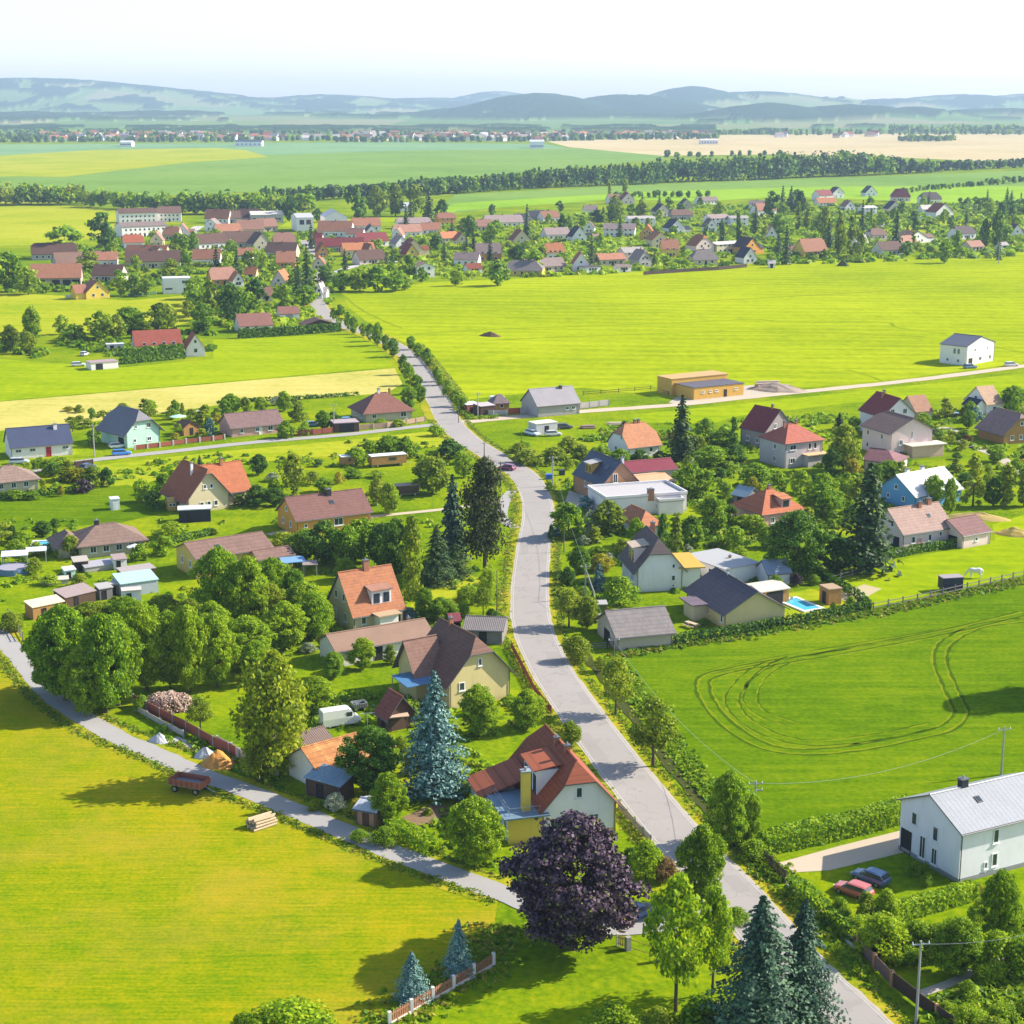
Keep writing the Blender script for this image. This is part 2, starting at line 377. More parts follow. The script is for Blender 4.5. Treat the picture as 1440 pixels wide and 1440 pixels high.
def make_ground():
    # base sheet to the horizon, finer near the camera
    mb = MB()
    ys = [60, 140, 300, 700, 1500, 2600, 4700]
    for i in range(len(ys) - 1):
        for j in range(-6, 6):
            x0, x1 = j * 700.0, (j + 1) * 700.0
            mb.face([(x0, ys[i], 0), (x1, ys[i], 0), (x1, ys[i + 1], 0), (x0, ys[i + 1], 0)], M_LAWN)
    mb.face([(-4200, -400, 0), (4200, -400, 0), (4200, 60, 0), (-4200, 60, 0)], M_LAWN)
    o = mb.build("ground"); o["kind"] = 'structure'
    # far terrain
    NA, ND = 420, 150
    V = []; Fc = []; C = []
    for i in range(ND + 1):
        D = 4600 * (17500 / 4600) ** (i / ND)
        for j in range(NA + 1):
            pxx = -500 + 2440 * j / NA; x = (pxx - 720) / FPX * D
            z = terr_z(x, D); fo = 0.0
            n1 = noise.noise((x / 260, D / 520, 0)) + .4 * noise.noise((x / 90, D / 200, 4)); n2 = noise.noise((x / 1300 + 7, D / 2200, 5))
            hillish = z > 36 + 14 * n1
            wood = (n2 + 0.6 * n1 > 0.20) or (hillish and n1 * 1.2 + n2 > -0.22)
            if 4600 < D < 5300 and pxx < 1000: wood = n1 > -0.1
            # open fields seen between the woods
            for (fx, fr, fd, fdr) in ((320, 75, 9600, 700), (150, 170, 5900, 500), (470, 120, 6500, 600), (850, 130, 6400, 500), (1130, 110, 5900, 450), (1115, 70, 9300, 600), (1370, 80, 6600, 400), (560, 60, 8600, 500), (1240, 40, 9000, 500)):
                if ((pxx - fx) / fr) ** 2 + ((D - fd) / fdr) ** 2 < 1 + 0.5 * n1: wood = False
            for (fx, fr, fd, fdr) in ((1130, 165, 7000, 520), (780, 160, 8000, 800), (60, 100, 7500, 420), (240, 90, 8000, 420), (1400, 120, 7900, 420), (975, 60, 9900, 900)):
                if ((pxx - fx) / fr) ** 2 + ((D - fd) / fdr) ** 2 < 1 + 0.5 * n1: wood = True
            if wood: z += 13 + 5 * noise.noise((x / 90, D / 120, 9)) + 2 * random.random()
            if i == 0: z = -0.02
            V.append((x, D, z))
            if wood: c = (0.018, 0.048, 0.022)
            else:
                k = noise.cell((x / 420, D / 600, 1.0)); c = ((0.16, 0.26, 0.07), (0.24, 0.27, 0.10), (0.13, 0.23, 0.06), (0.19, 0.27, 0.08), (0.28, 0.28, 0.13))[int(abs(k) * 4.99) % 5]
            C.append((*c, 1))
    for i in range(ND):
        for j in range(NA):
            a = i * (NA + 1) + j; Fc.append((a, a + 1, a + NA + 2, a + NA + 1))
    me = bpy.data.meshes.new("far_hills"); me.from_pydata(V, [], Fc)
    ca = me.color_attributes.new("land", 'FLOAT_COLOR', 'POINT'); ca.data.foreach_set("color", [q for c in C for q in c])
    s = NT("wooded_hills"); at = s.n("ShaderNodeVertexColor", layer_name="land"); nz = s.noise(0.02, 5)
    s.col(s.mix(s.math('MULTIPLY', nz, 0.6), at.outputs[0], (0.05, 0.09, 0.03))); s.b.inputs["Specular IOR Level"].default_value = 0.0
    me.materials.append(s.mat); o = link(bpy.data.objects.new("hills", me)); o["kind"] = 'structure'
make_ground()

# ------------------------------------------------------------------ fields
psheet("meadow_field", [(-500, 830), (-60, 860), (0, 915), (28, 955), (70, 1000), (120, 1032), (200, 1063), (270, 1095), (335, 1122), (400, 1152), (500, 1195), (560, 1217), (640, 1248), (700, 1268), (695, 1300), (640, 1340), (560, 1405), (500, 1460), (300, 1560), (-500, 1560)], .02, M_MEADOW)
psheet("crop_field", [(905, 912), (1000, 900), (1100, 880), (1230, 862), (1440, 815), (1800, 738), (2100, 900), (1900, 1060), (1440, 1105), (1280, 1135), (1075, 1190), (1040, 1150), (960, 1075), (905, 1010), (868, 955), (862, 925)], .02, M_CROP)
psheet("paddock", [(1160, 830), (1200, 806), (1290, 782), (1400, 760), (1395, 738), (1500, 705), (1800, 640), (1800, 730), (1440, 808), (1230, 853), (1190, 848)], .02, M_LIME2)
psheet("lime_field", [(478, 404), (575, 398), (700, 393), (880, 383), (1080, 369), (1300, 360), (1440, 351), (1900, 322), (1900, 462), (1440, 510), (1260, 534), (1080, 549), (945, 560), (820, 545), (655, 562), (612, 520), (560, 480), (520, 456), (490, 432)], .02, M_LIME)
psheet("roadside_meadow", [(880, 584), (1080, 564), (1440, 525), (1800, 480), (1800, 520), (1440, 552), (1330, 560), (1200, 566), (1040, 585), (1000, 596), (900, 594)], .02, M_LIME2)
psheet("hay_meadow", [(-500, 560), (0, 505), (170, 517), (300, 505), (300, 478), (480, 470), (520, 478), (553, 516), (0, 564), (-500, 610)], .02, M_LIME2)
psheet("straw_strip", [(-500, 612), (0, 565), (555, 518), (566, 540), (545, 552), (505, 556), (420, 562), (330, 566), (240, 580), (120, 594), (0, 606), (-500, 655)], .03, M_STRAW)
psheet("village_meadow", [(-500, 425), (0, 412), (90, 416), (180, 423), (265, 415), (292, 428), (285, 448), (240, 460), (100, 470), (0, 478), (-500, 500)], .02, M_GOLD)
psheet("upper_field", [(-500, 275), (0, 279), (60, 286), (175, 294), (180, 305), (140, 335), (40, 345), (-500, 352)], .02, M_GOLD)
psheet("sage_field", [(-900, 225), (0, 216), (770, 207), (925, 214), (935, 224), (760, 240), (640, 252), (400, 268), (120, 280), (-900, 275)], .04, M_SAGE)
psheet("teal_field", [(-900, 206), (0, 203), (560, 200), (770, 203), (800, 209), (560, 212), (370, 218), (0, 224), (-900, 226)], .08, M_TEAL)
psheet("yellow_field", [(-900, 226), (0, 219), (130, 211), (300, 208), (345, 211), (378, 221), (260, 229), (90, 249), (30, 248), (-900, 262)], .12, M_GOLD)
psheet("tan_field", [(770, 199), (1000, 190), (1500, 186), (2200, 184), (2200, 240), (1440, 229), (1250, 221), (1100, 217), (930, 219), (800, 207)], .06, M_SAND)
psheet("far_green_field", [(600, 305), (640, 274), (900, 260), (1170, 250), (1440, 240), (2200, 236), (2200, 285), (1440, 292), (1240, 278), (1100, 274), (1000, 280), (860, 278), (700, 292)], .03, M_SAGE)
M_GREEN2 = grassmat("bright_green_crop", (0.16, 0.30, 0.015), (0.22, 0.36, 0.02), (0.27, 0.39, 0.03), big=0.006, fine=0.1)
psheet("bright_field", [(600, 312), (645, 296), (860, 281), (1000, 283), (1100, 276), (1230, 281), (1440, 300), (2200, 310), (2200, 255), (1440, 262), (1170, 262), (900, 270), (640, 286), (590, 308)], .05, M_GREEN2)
psheet("village_green", [(790, 362), (880, 352), (985, 343), (1000, 349), (960, 356), (860, 360), (795, 374)], .03, M_GOLD)
psheet("village_pasture", [(1225, 330), (1250, 318), (1320, 311), (1410, 313), (1430, 325), (1330, 324), (1250, 336)], .03, M_GOLD)
psheet("factory_lawn", [(395, 318), (410, 307), (480, 305), (570, 307), (560, 315), (480, 317), (430, 322)], .03, M_LIME2)
psheet("long_meadow", [(130, 655), (300, 636), (480, 620), (610, 606), (640, 628), (520, 632), (480, 640), (330, 652), (240, 668), (170, 692), (140, 690)], .02, M_GOLD)
psheet("garden_lawn", [(600, 825), (650, 806), (672, 812), (690, 830), (640, 850), (600, 868), (570, 860)], .03, M_GOLD)
psheet("mown_lawn", [(-60, 700), (0, 698), (180, 682), (240, 700), (235, 720), (170, 735), (0, 748), (-60, 750)], .025, M_CROP)
psheet("pool_lawn", [(1085, 858), (1090, 838), (1140, 828), (1170, 836), (1200, 856), (1180, 866), (1105, 880)], .02, M_GOLD)
psheet("garden_plot", [(1190, 1290), (1280, 1262), (1360, 1242), (1290, 1215), (1170, 1225), (1110, 1245), (1130, 1262), (1168, 1300)], .02, M_LAWN)
psheet("vegetable_bed", [(590, 1165), (632, 1145), (636, 1135), (610, 1130), (565, 1150)], .03, M_SOIL)
psheet("dirt_patch", [(1170, 838), (1215, 822), (1240, 828), (1200, 850)], .03, plain("bare_dirt", (0.42, 0.35, 0.2), 0.95, var=0.2))
psheet("building_yard", [(940, 566), (955, 556), (1050, 542), (1110, 540), (1105, 550), (960, 570)], .03, M_GRAVEL)
psheet("yard", [(800, 690), (795, 705), (830, 722), (860, 725), (850, 705)], .03, M_GRAVEL)
psheet("driveway", [(1086, 1216), (1180, 1190), (1275, 1166), (1300, 1192), (1167, 1224), (1102, 1228)], .03, M_DIRT)
psheet("courtyard", [(1270, 648), (1230, 655), (1250, 640), (1370, 628), (1360, 640)], .03, M_LAWN)
psheet("garden_path", [(322, 1078), (270, 1055), (232, 1040), (250, 1036), (330, 1068)], .03, M_CONC)
strip("field_path", [(377, 752), (440, 740), (522, 727), (625, 716), (725, 703)], 1.8, .03, M_DIRT)
strip("wheel_track", [(1280, 1402), (1330, 1385), (1380, 1362), (1440, 1340), (1520, 1310)], 1.1, .03, M_GRAVEL)
strip("wheel_track", [(1312, 1410), (1360, 1392), (1400, 1377), (1440, 1362), (1520, 1332)], 0.9, .03, M_GRAVEL)
strip("gravel_path", [(935, 350), (900, 353), (850, 357), (800, 362)], 3, .05, M_CONC)
strip("village_track", [(1225, 322), (1260, 313), (1320, 310), (1380, 313), (1440, 320)], 5, .05, M_CONC)
strip("garden_track", [(1308, 605), (1335, 603), (1360, 625), (1400, 640), (1440, 668)], 3, .03, M_GRAVEL)

# ------------------------------------------------------------------ roads
ROADC = [(1330, 1580), (1203, 1440), (1112, 1352), (1031, 1257), (980, 1206), (930, 1150), (868, 1073), (809, 993), (772, 936), (750, 885), (745, 840), (749, 780), (757, 724), (751, 692), (735, 668), (708, 650), (655, 617), (630, 590), (618, 566), (599, 534), (573, 500), (542, 479), (510, 466), (480, 457), (458, 443), (445, 424), (444, 408), (452, 392), (454, 376), (440, 352), (425, 338)]
NEARR = ROADC[:18]
strip("road_verge", NEARR, 9.2, .05, M_VERGE, jitter=.5)
strip("road_verge", ROADC[17:26], 11, .05, M_VERGE, jitter=.5)
strip("ditch", [(1078, 1240), (1030, 1180), (1000, 1145), (950, 1086), (905, 1028), (868, 980), (845, 950), (822, 920), (810, 900)], 1.7, .07, M_DITCH, jitter=.35)
strip("road_shoulder", ROADC[:26], 6.5, .08, M_GRAVEL, n=8, jitter=.12)
strip("main_road", ROADC, 5.9, .09, M_ROAD, n=8, jitter=.05)
strip("road_line", NEARR[:14], .09, .098, M_LINE, off=2.75)
strip("road_line", NEARR[:14], .09, .098, M_LINE, off=-2.75)
strip("lane_verge", [(-60, 850), (0, 895), (31, 929), (72, 977), (122, 1012), (171, 1040), (214, 1058), (285, 1090), (371, 1122), (457, 1158), (570, 1206), (705, 1256)], 5.6, .05, M_VERGE, jitter=.6)
strip("lane", [(-60, 850), (0, 895), (31, 929), (72, 977), (122, 1012), (171, 1040), (214, 1058), (285, 1090), (371, 1122), (457, 1158), (570, 1206), (705, 1256), (790, 1288), (880, 1305), (960, 1290), (1020, 1262)], 3.3, .07, M_LANE, jitter=.12)
strip("track", [(650, 594), (720, 587), (830, 578), (945, 570), (1080, 556), (1200, 544), (1300, 533), (1440, 515), (1600, 494), (1900, 455)], 4.6, .07, M_DIRT, jitter=.3)
strip("side_lane", [(618, 597), (560, 603), (480, 612), (360, 622), (250, 634), (140, 646), (95, 653), (40, 664), (-60, 680)], 3.6, .07, M_LANE, jitter=.15)
strip("layby", [(728, 742), (716, 738), (706, 725), (712, 700), (722, 690)], 2.2, .06, M_LANE)
strip("village_street", [(425, 338), (380, 345), (330, 352), (290, 345), (268, 330), (280, 318)], 7, .06, M_CONC)
strip("village_street", [(450, 395), (480, 380), (520, 370), (560, 368)], 5, .06, M_CONC)
M_PATCH = asphalt("road_patch_asphalt", (0.27, 0.247, 0.23), (0.34, 0.31, 0.288), False)
for pts, o_, w_ in (([(868, 1073), (850, 1050), (835, 1030)], 1.5, 1.5), ([(772, 936), (764, 918)], -1.3, 2.2), ([(1031, 1257), (1010, 1234)], -1.2, 1.6), ([(749, 780), (748, 760)], 1.4, 1.3), ([(1112, 1352), (1075, 1308)], 1.3, 1.0), ([(708, 650), (690, 641)], 1.2, 2.0), ([(618, 566), (612, 556)], -1.0, 2.0), ([(809, 993), (797, 975)], -1.8, 1.2)):
    strip("road_patch", pts, w_, .094, M_PATCH, off=o_, jitter=.08)
# wheel tracks pressed into the crop, shaded side painted dark, lit side pale
M_TRACK = plain("crop_track_painted_shade", (0.05, 0.10, 0.003), 0.95, var=0.5, scale=0.8, spec=0)
M_TRACK2 = plain("crop_track_painted_light", (0.17, 0.21, 0.006), 0.95, var=0.4, scale=0.8, spec=0)
def tramline(pts, g=1.9, m=M_TRACK, w=.42):
    for k in (-g / 2, g / 2):
        strip("tractor_track", pts, w * 1.3, .030, M_TRACK2, off=k - w * .6, jitter=.22); strip("tractor_track", pts, w, .035, m, off=k, jitter=.14)
tramline([(1440, 872), (1380, 880), (1345, 895), (1326, 912), (1324, 935), (1336, 965), (1348, 990), (1352, 1005), (1330, 1025), (1270, 1040), (1200, 1053), (1130, 1058), (1075, 1050), (1030, 1025), (1000, 995), (988, 968), (995, 952), (1050, 938), (1150, 922), (1260, 902), (1345, 885), (1440, 862)])
tramline([(1090, 930), (1060, 945), (1040, 965), (1030, 985), (1045, 1010), (1090, 1035), (1150, 1045), (1240, 1035), (1310, 1020)], w=.26)
tramline([(1115, 925), (1080, 942), (1062, 962), (1056, 985), (1075, 1005), (1120, 1020)], w=.25)
tramline([(1000, 945), (1100, 925), (1220, 905), (1330, 886)], g=1.6, w=.22)
M_TRK3 = plain("field_furrow", (0.17, 0.23, 0.003), 0.95, var=0.25, scale=0.1, spec=0)
for pts in ([(560, 471), (700, 463), (850, 458), (1000, 452), (1060, 449), (1110, 453), (1240, 453), (1262, 461), (1330, 470)], [(480, 412), (500, 430), (530, 447), (565, 462)], [(1190, 520), (1220, 528), (1245, 538)], [(1400, 488), (1440, 496), (1500, 505)],
            [(700, 478), (900, 470), (1100, 466), (1300, 474)], [(600, 440), (900, 428), (1200, 412), (1440, 398)], [(560, 425), (800, 414), (1100, 398), (1440, 380)]):
    strip("field_furrow", pts, random.uniform(.6, 1.6), .035, M_TRK3, jitter=.25)
# ------------------------------------------------------------------ buildings
WHITE = plain("white_frame", (0.75, 0.75, 0.73), 0.5, var=0.05)
BROWNF = plain("brown_frame", (0.10, 0.05, 0.03), 0.6)
BRICK = plain("chimney_brick", (0.34, 0.15, 0.09), 0.9, var=0.3, scale=6)
GUTTER = plain("zinc_gutter", (0.14, 0.14, 0.15), 0.5, 0.3)
DARK = plain("dark_opening", (0.02, 0.02, 0.022), 0.8)
GREYM = plain("grey_metal", (0.35, 0.36, 0.38), 0.4, 0.4)
def roof_surf(L, d, he, hr, oh, k0, k1, og=None):
    """roof planes, ridge along x, building centred on the origin; k = hip fraction at each end"""
    og = oh * 0.8 if og is None else og
    s = (hr - he) / (d / 2); ze = he - s * oh; Y = d / 2 + oh; polys = []; ends = []
    for sg, k in ((-1, k0), (1, k1)):
        X = sg * (L / 2 + (oh if k > 0.95 else og)); yc = Y * k; zc = hr - (hr - ze) * k; r = min(Y * k * 0.9, L / 2 - 0.1)
        ends.append((X, X - sg * r, yc, zc, k, sg))
    (X0, R0, y0, z0, ka, _), (X1, R1, y1, z1, kb, _) = ends
    for sy in (-1, 1):
        p = []
        p.append((X0, sy * Y, ze)); p.append((X1, sy * Y, ze))
        if kb < 0.99 and kb > 0: p.append((X1, sy * y1, z1))
        p.append((R1, 0, hr))
        if abs(R1 - R0) > 0.05: p.append((R0, 0, hr))
        if ka < 0.99 and ka > 0: p.append((X0, sy * y0, z0))
        polys.append(p if sy < 0 else p[::-1])
    for (X, R, yc, zc, k, sg) in ends:
        if k > 0:
            p = [(X, -yc, zc), (X, yc, zc), (R, 0, hr)]; polys.append(p if sg > 0 else p[::-1])
    return polys
def thick(mb, polys, t, mat, under=None):
    """closed slab from roof planes: top, underside and the rim"""
    edges = {}; key = lambda p: (round(p[0], 3), round(p[1], 3), round(p[2], 3))
    for p in polys:
        for i in range(len(p)):
            a, b = key(p[i]), key(p[(i + 1) % len(p)]); edges[(a, b)] = edges.get((a, b), 0) + 1
    for p in polys:
        mb.face(p, mat); mb.face([(x, y, z - t) for x, y, z in reversed(p)], under or mat)
    for (a, b) in edges:
        if (b, a) not in edges:
            mb.face([b, a, (a[0], a[1], a[2] - t), (b[0], b[1], b[2] - t)], under or mat)
def wall_block(mb, L, d, he, hr, k0, k1, mat, z0=0.0, drop=0.16):
    """walls with gables under the roof planes (ridge along x)"""
    s = (hr - he) / (d / 2) if hr > he else 0; t = drop
    x0, x1, y0, y1 = -L / 2, L / 2, -d / 2, d / 2
    top = he - t
    mb.face([(x0, y0, z0), (x1, y0, z0), (x1, y0, top), (x0, y0, top)], mat)
    mb.face([(x1, y1, z0), (x0, y1, z0), (x0, y1, top), (x1, y1, top)], mat)
    for x, k, sg in ((x0, k0, -1), (x1, k1, 1)):
        if k >= 0.95 or hr <= he: p = [(x, -sg * d / 2, z0)][:0] + [(x, y0, z0), (x, y1, z0), (x, y1, top), (x, y0, top)]
        elif k > 0:
            yc = d / 2 * k + 0.1; zc = hr - s * yc - t - 0.05
            p = [(x, y0, z0), (x, y1, z0), (x, y1, top), (x, yc, zc), (x, -yc, zc), (x, y0, top)]
        else: p = [(x, y0, z0), (x, y1, z0), (x, y1, top), (x, 0, hr - t), (x, y0, top)]
        mb.face(p if sg > 0 else p[::-1], mat)
def add_window(parent, pos, w, h, nrm, kind='w', near=True, frame=None):
    """frame box (proud of the wall) with its pane as a sub-part; nrm = angle of the outward normal"""
    fr = frame or WHITE; a = nrm + pi / 2; c, s_ = cos(nrm), sin(nrm)
    def P(off): return (pos[0] + c * off, pos[1] + s_ * off, pos[2])
    if near:
        o = MB(); b = 0.11
        for dx, dz, ww, hh in ((-(w - b) / 2, 0, b, h), ((w - b) / 2, 0, b, h), (0, (h - b) / 2, w - 2 * b, b), (0, -(h - b) / 2, w - 2 * b, b)):
            q = P(0.03); o.box((q[0] + cos(a) * dx, q[1] + sin(a) * dx, q[2] + dz), (ww, 0.10, hh), fr, rz=a)
        if w > 0.9 and kind == 'w':
            q = P(0.03); o.box(q, (0.06, 0.09, h - 2 * b), fr, rz=a)
        if kind == 'w':
            q = P(0.07); o.box((q[0], q[1], q[2] - h / 2 - 0.06), (w + 0.2, 0.2, 0.07), fr, rz=a)
        f = o.build("window" if kind == 'w' else "door", parent)
        g = MB(); q = P(0.005); g.box(q, (w - 0.1, 0.06, h - 0.1), glassy() if kind == 'w' else (frame or BROWNF), rz=a)
        g.build("pane" if kind == 'w' else "door_leaf", f)
    else:
        o = MB(); o.box(P(0.0), (w + 0.22, 0.08, h + 0.22), fr, rz=a); o.box(P(0.03), (w, 0.08, h), glassy() if kind == 'w' else (frame or BROWNF), rz=a)
        f = o.build("window" if kind == 'w' else "door", parent)
    return f
SIDE = {'f': (0, -1, -pi / 2), 'b': (0, 1, pi / 2), 'l': (-1, 0, pi), 'r': (1, 0, 0)}
ANCH = []   # (name, location, radius): for describing what plants stand beside
def building(name, label, cat, o0, rz, L, d, he, hr=None, ridge='x', wall=None, roof=None, oh=0.5, k=(0, 0), wins=(), doors=(), chim=(), near=True,
             wings=(), dorm=(), plinth=None, group=None, flat=False, gut=True, short=None, skyl=(), drop=.16, frame=None, mono=False, parap=0.0, custom=None):
    """o0 = front left ground corner, local x along the front, local y away from the camera"""
    root = empty(name, o0, rz, label, cat, group)
    def body(x0, y0, L, d, he, hr, ridge, k, wall, roof, main):
        cx, cy = x0 + L / 2, y0 + d / 2
        Lr, dr = (L, d) if ridge == 'x' else (d, L); rot = 0 if ridge == 'x' else pi / 2
        w = MB()
        if hr is None or flat and main or roof is None:
            hh = he; w.box((0, 0, hh / 2), (Lr, dr, hh), wall)
            wo = w.build("wall", root); wo.location = (cx, cy, 0); wo.rotation_euler.z = rot
            r = MB(); m = roof or GUTTER
            r.box((0, 0, hh + 0.09), (Lr + 2 * oh, dr + 2 * oh, 0.18), m)
            if parap:
                for sx in (-1, 1): r.box((sx * (Lr / 2 + oh - .12), 0, hh + .18 + parap / 2), (.24, dr + 2 * oh, parap), wall)
                for sy in (-1, 1): r.box((0, sy * (dr / 2 + oh - .12), hh + .18 + parap / 2), (Lr + 2 * oh - .48, .24, parap), wall)
            ro = r.build("roof", root); ro.location = (cx, cy, 0); ro.rotation_euler.z = rot; return
        if mono:
            w.face([(-Lr/2, -dr/2, 0), (Lr/2, -dr/2, 0), (Lr/2, -dr/2, he), (-Lr/2, -dr/2, he)], wall)
            w.face([(Lr/2, dr/2, 0), (-Lr/2, dr/2, 0), (-Lr/2, dr/2, hr), (Lr/2, dr/2, hr)], wall)
            w.face([(Lr/2, -dr/2, 0), (Lr/2, dr/2, 0), (Lr/2, dr/2, hr), (Lr/2, -dr/2, he)], wall)
            w.face([(-Lr/2, dr/2, 0), (-Lr/2, -dr/2, 0), (-Lr/2, -dr/2, he), (-Lr/2, dr/2, hr)], wall)
            wo = w.build("wall", root); wo.location = (cx, cy, 0); wo.rotation_euler.z = rot
            r = MB(); sl_ = (hr - he) / dr; X = Lr / 2 + oh; Y = dr / 2 + oh
            thick(r, [[(-X, -Y, he - sl_ * oh + .14), (X, -Y, he - sl_ * oh + .14), (X, Y, hr + sl_ * oh + .14), (-X, Y, hr + sl_ * oh + .14)]], .12, roof)
            ro = r.build("roof", root); ro.location = (cx, cy, 0); ro.rotation_euler.z = rot; return
        wall_block(w, Lr, dr, he, hr, k[0], k[1], wall, drop=drop)
        wo = w.build("wall", root); wo.location = (cx, cy, 0); wo.rotation_euler.z = rot
        r = MB(); thick(r, roof_surf(Lr, dr, he, hr, oh, k[0], k[1]), .16, roof, GUTTER if near else None)
        if near:    # ridge tiles
            s_ = (hr - he) / (dr / 2)
            Y = dr / 2 + oh
            e0 = -Lr / 2 - (oh if k[0] > .95 else oh * .8) + Y * k[0] * .9; e1 = Lr / 2 + (oh if k[1] > .95 else oh * .8) - Y * k[1] * .9
            if e1 > e0 + .4: r.cyl((e0, 0, hr), (e1, 0, hr), .13, .13, roof, 6)
        ro = r.build("roof", root); ro.location = (cx, cy, 0); ro.rotation_euler.z = rot
        if near and gut and k[0] < 1:
            s_ = (hr - he) / (dr / 2); ze = he - s_ * oh
            for sy in (-1, 1):
                g = MB(); g.cyl((-Lr / 2 - oh * .8, sy * (dr / 2 + oh + .06), ze - .12), (Lr / 2 + oh * .8, sy * (dr / 2 + oh + .06), ze - .12), .07, .07, GUTTER, 6)
                go = g.build("gutter", root); go.location = (cx, cy, 0); go.rotation_euler.z = rot
        return ro
    if near and hr and gut:
        for x_ in (.12, L - .12):
            q = MB(); q.cyl((x_, -.09, .05), (x_, -.09, he - .2), .06, .06, GUTTER, 6); q.build("downpipe", root)
    mainroof = body(0, 0, L, d, he, hr, ridge, k, wall, roof, True)
    for wg in wings: body(*wg[:6], wg[6], wg[7], wg[8] or wall, wg[9] or roof, False)
    if plinth:
        p = MB(); p.box((L / 2, d / 2, .25), (L + .12, d + .12, .5), plinth); p.build("plinth", root)
    def hroof(u, v):
        if hr is None: return he
        return hr - (hr - he) * abs((v - d / 2) / (d / 2) if ridge == 'x' else (u - L / 2) / (L / 2))
    for c in chim:
        u, v = c[0], c[1]; up = c[2] if len(c) > 2 else .9; m = c[3] if len(c) > 3 else BRICK; wd = c[4] if len(c) > 4 else .6
        z0 = hroof(u, v) - .8; z1 = max(hroof(u, v), (hr or he) - .3) + up
        q = MB(); q.box((u, v, (z0 + z1) / 2), (wd, wd * .8, z1 - z0), m); q.box((u, v, z1 + .06), (wd + .16, wd * .8 + .16, .12), GUTTER)
        ch = q.build("chimney", root)
        if near:
            q = MB(); q.cyl((u, v, z1 + .12), (u, v, z1 + .42), .11, .09, GREYM, 8); q.build("chimney_pot", ch)
    for (side, u, z, w, h) in wins:
        sx, sy, an = SIDE[side]; pos = (u, 0 if sy < 0 else d, z) if sx == 0 else (0 if sx < 0 else L, u, z)
        add_window(root, pos, w, h, an, 'w', near, frame)
    for (side, u, w, h, m) in doors:
        sx, sy, an = SIDE[side]; pos = (u, 0 if sy < 0 else d, h / 2 + .02) if sx == 0 else (0 if sx < 0 else L, u, h / 2 + .02)
        add_window(root, pos, w, h, an, 'd', near, m)
    for (face, u, w, dep, zb, h, rm, wm, *bk) in dorm:      # shed dormer; face f/b for ridge x, l/r for ridge y
        fx, fy, an = SIDE[face]
        q = MB(); cx, cy = (u, dep) if face == 'f' else (u, d - dep) if face == 'b' else (dep, u) if face == 'l' else (L - dep, u)
        # box from the front plane back into the roof
        back = bk[0] if bk else 2.6; bx, by = cx - fx * back / 2, cy - fy * back / 2
        sz = (w, back) if face in 'fb' else (back, w)
        q.box((bx, by, zb + h / 2), (sz[0], sz[1], h), wm); db = q.build("dormer", root)
        q = MB(); M = Matrix.Translation((bx, by, zb + h + .1 + back * .5 * sin(radians(9)))) @ Matrix.Rotation(an + pi / 2, 4, 'Z') @ Matrix.Rotation(radians(9), 4, 'X')
        q.box((0, -.1, 0), (w + .5, back + .7, .12), rm, M=M); q.build("dormer_roof", db)
        nwin = max(1, int(w / 1.3))
        for i in range(nwin):
            t = (i + .5) / nwin * w - w / 2
            q = MB(); px_, py_ = (cx + t, cy + fy * .03) if face in 'fb' else (cx + fx * .03, cy + t)
            q.box((px_, py_, zb + h * .5), ((w / nwin) * .62, .07, h * .62) if face in 'fb' else (.07, (w / nwin) * .62, h * .62), glassy()); q.build("window", db)
    for (side, u, t, w, h) in skyl:    # roof window on slope
        v = t * (d / 2) if side == 'f' else d - t * (d / 2)
        if ridge == 'x': pos = (u, v, hroof(u, v) + .05); ang = atan2(hr - he, d / 2) * (1 if side == 'f' else -1); M = Matrix.Translation(pos) @ Matrix.Rotation(ang, 4, 'X')
        else:
            uu = t * (L / 2) if side == 'l' else L - t * (L / 2); pos = (uu, u, hroof(uu, u) + .05)
            M = Matrix.Translation(pos) @ Matrix.Rotation(-atan2(hr - he, L / 2) * (1 if side == 'l' else -1), 4, 'Y')
        q = MB(); q.box((0, 0, 0), (w, h, .12), GUTTER, M=M); q.box((0, 0, .035), (w - .2, h - .2, .1), glassy(), M=M); q.build("skylight", root)
    if custom: custom(root, L, d)
    c = Vector(o0) + Vector((cos(rz) * L / 2 - sin(rz) * d / 2, sin(rz) * L / 2 + cos(rz) * d / 2, 0))
    if short: ANCH.append((short, c, max(L, d) / 2))
    return root
def frame_px(a, b, he, c=None, d=None):
    A = G(a[0], a[1], he); B = G(b[0], b[1], he); v = B - A
    rz = atan2(v.y, v.x); L = v.length
    if c: C_ = G(c[0], c[1], he); n = Vector((-sin(rz), cos(rz), 0)); d = abs((C_ - (A)).dot(n))
    return (A.x, A.y, 0), rz, L, d
def house(name, label, a, b, he, hr, d=None, c=None, cat="house", log=False, **kw):
    o0, rz, L, d = frame_px(a, b, he, c, d)
    if log: print("HOUSE", label[:40], "L %.1f d %.1f rz %.0f" % (L, d, math.degrees(rz)))
    F = {}
    for key in ('wins', 'doors', 'chim', 'wings', 'dorm', 'skyl'):
        v = kw.get(key)
        if callable(v): kw[key] = v(L, d)
    return building(name, label, cat, o0, rz, L, d, he, hr, **kw)
def row(side, n, z, w, h, Ln, m=1.2):
    """n evenly spaced windows on a side of length Ln"""
    return [(side, m + (Ln - 2 * m) * (i + .5) / n, z, w, h) for i in range(n)]
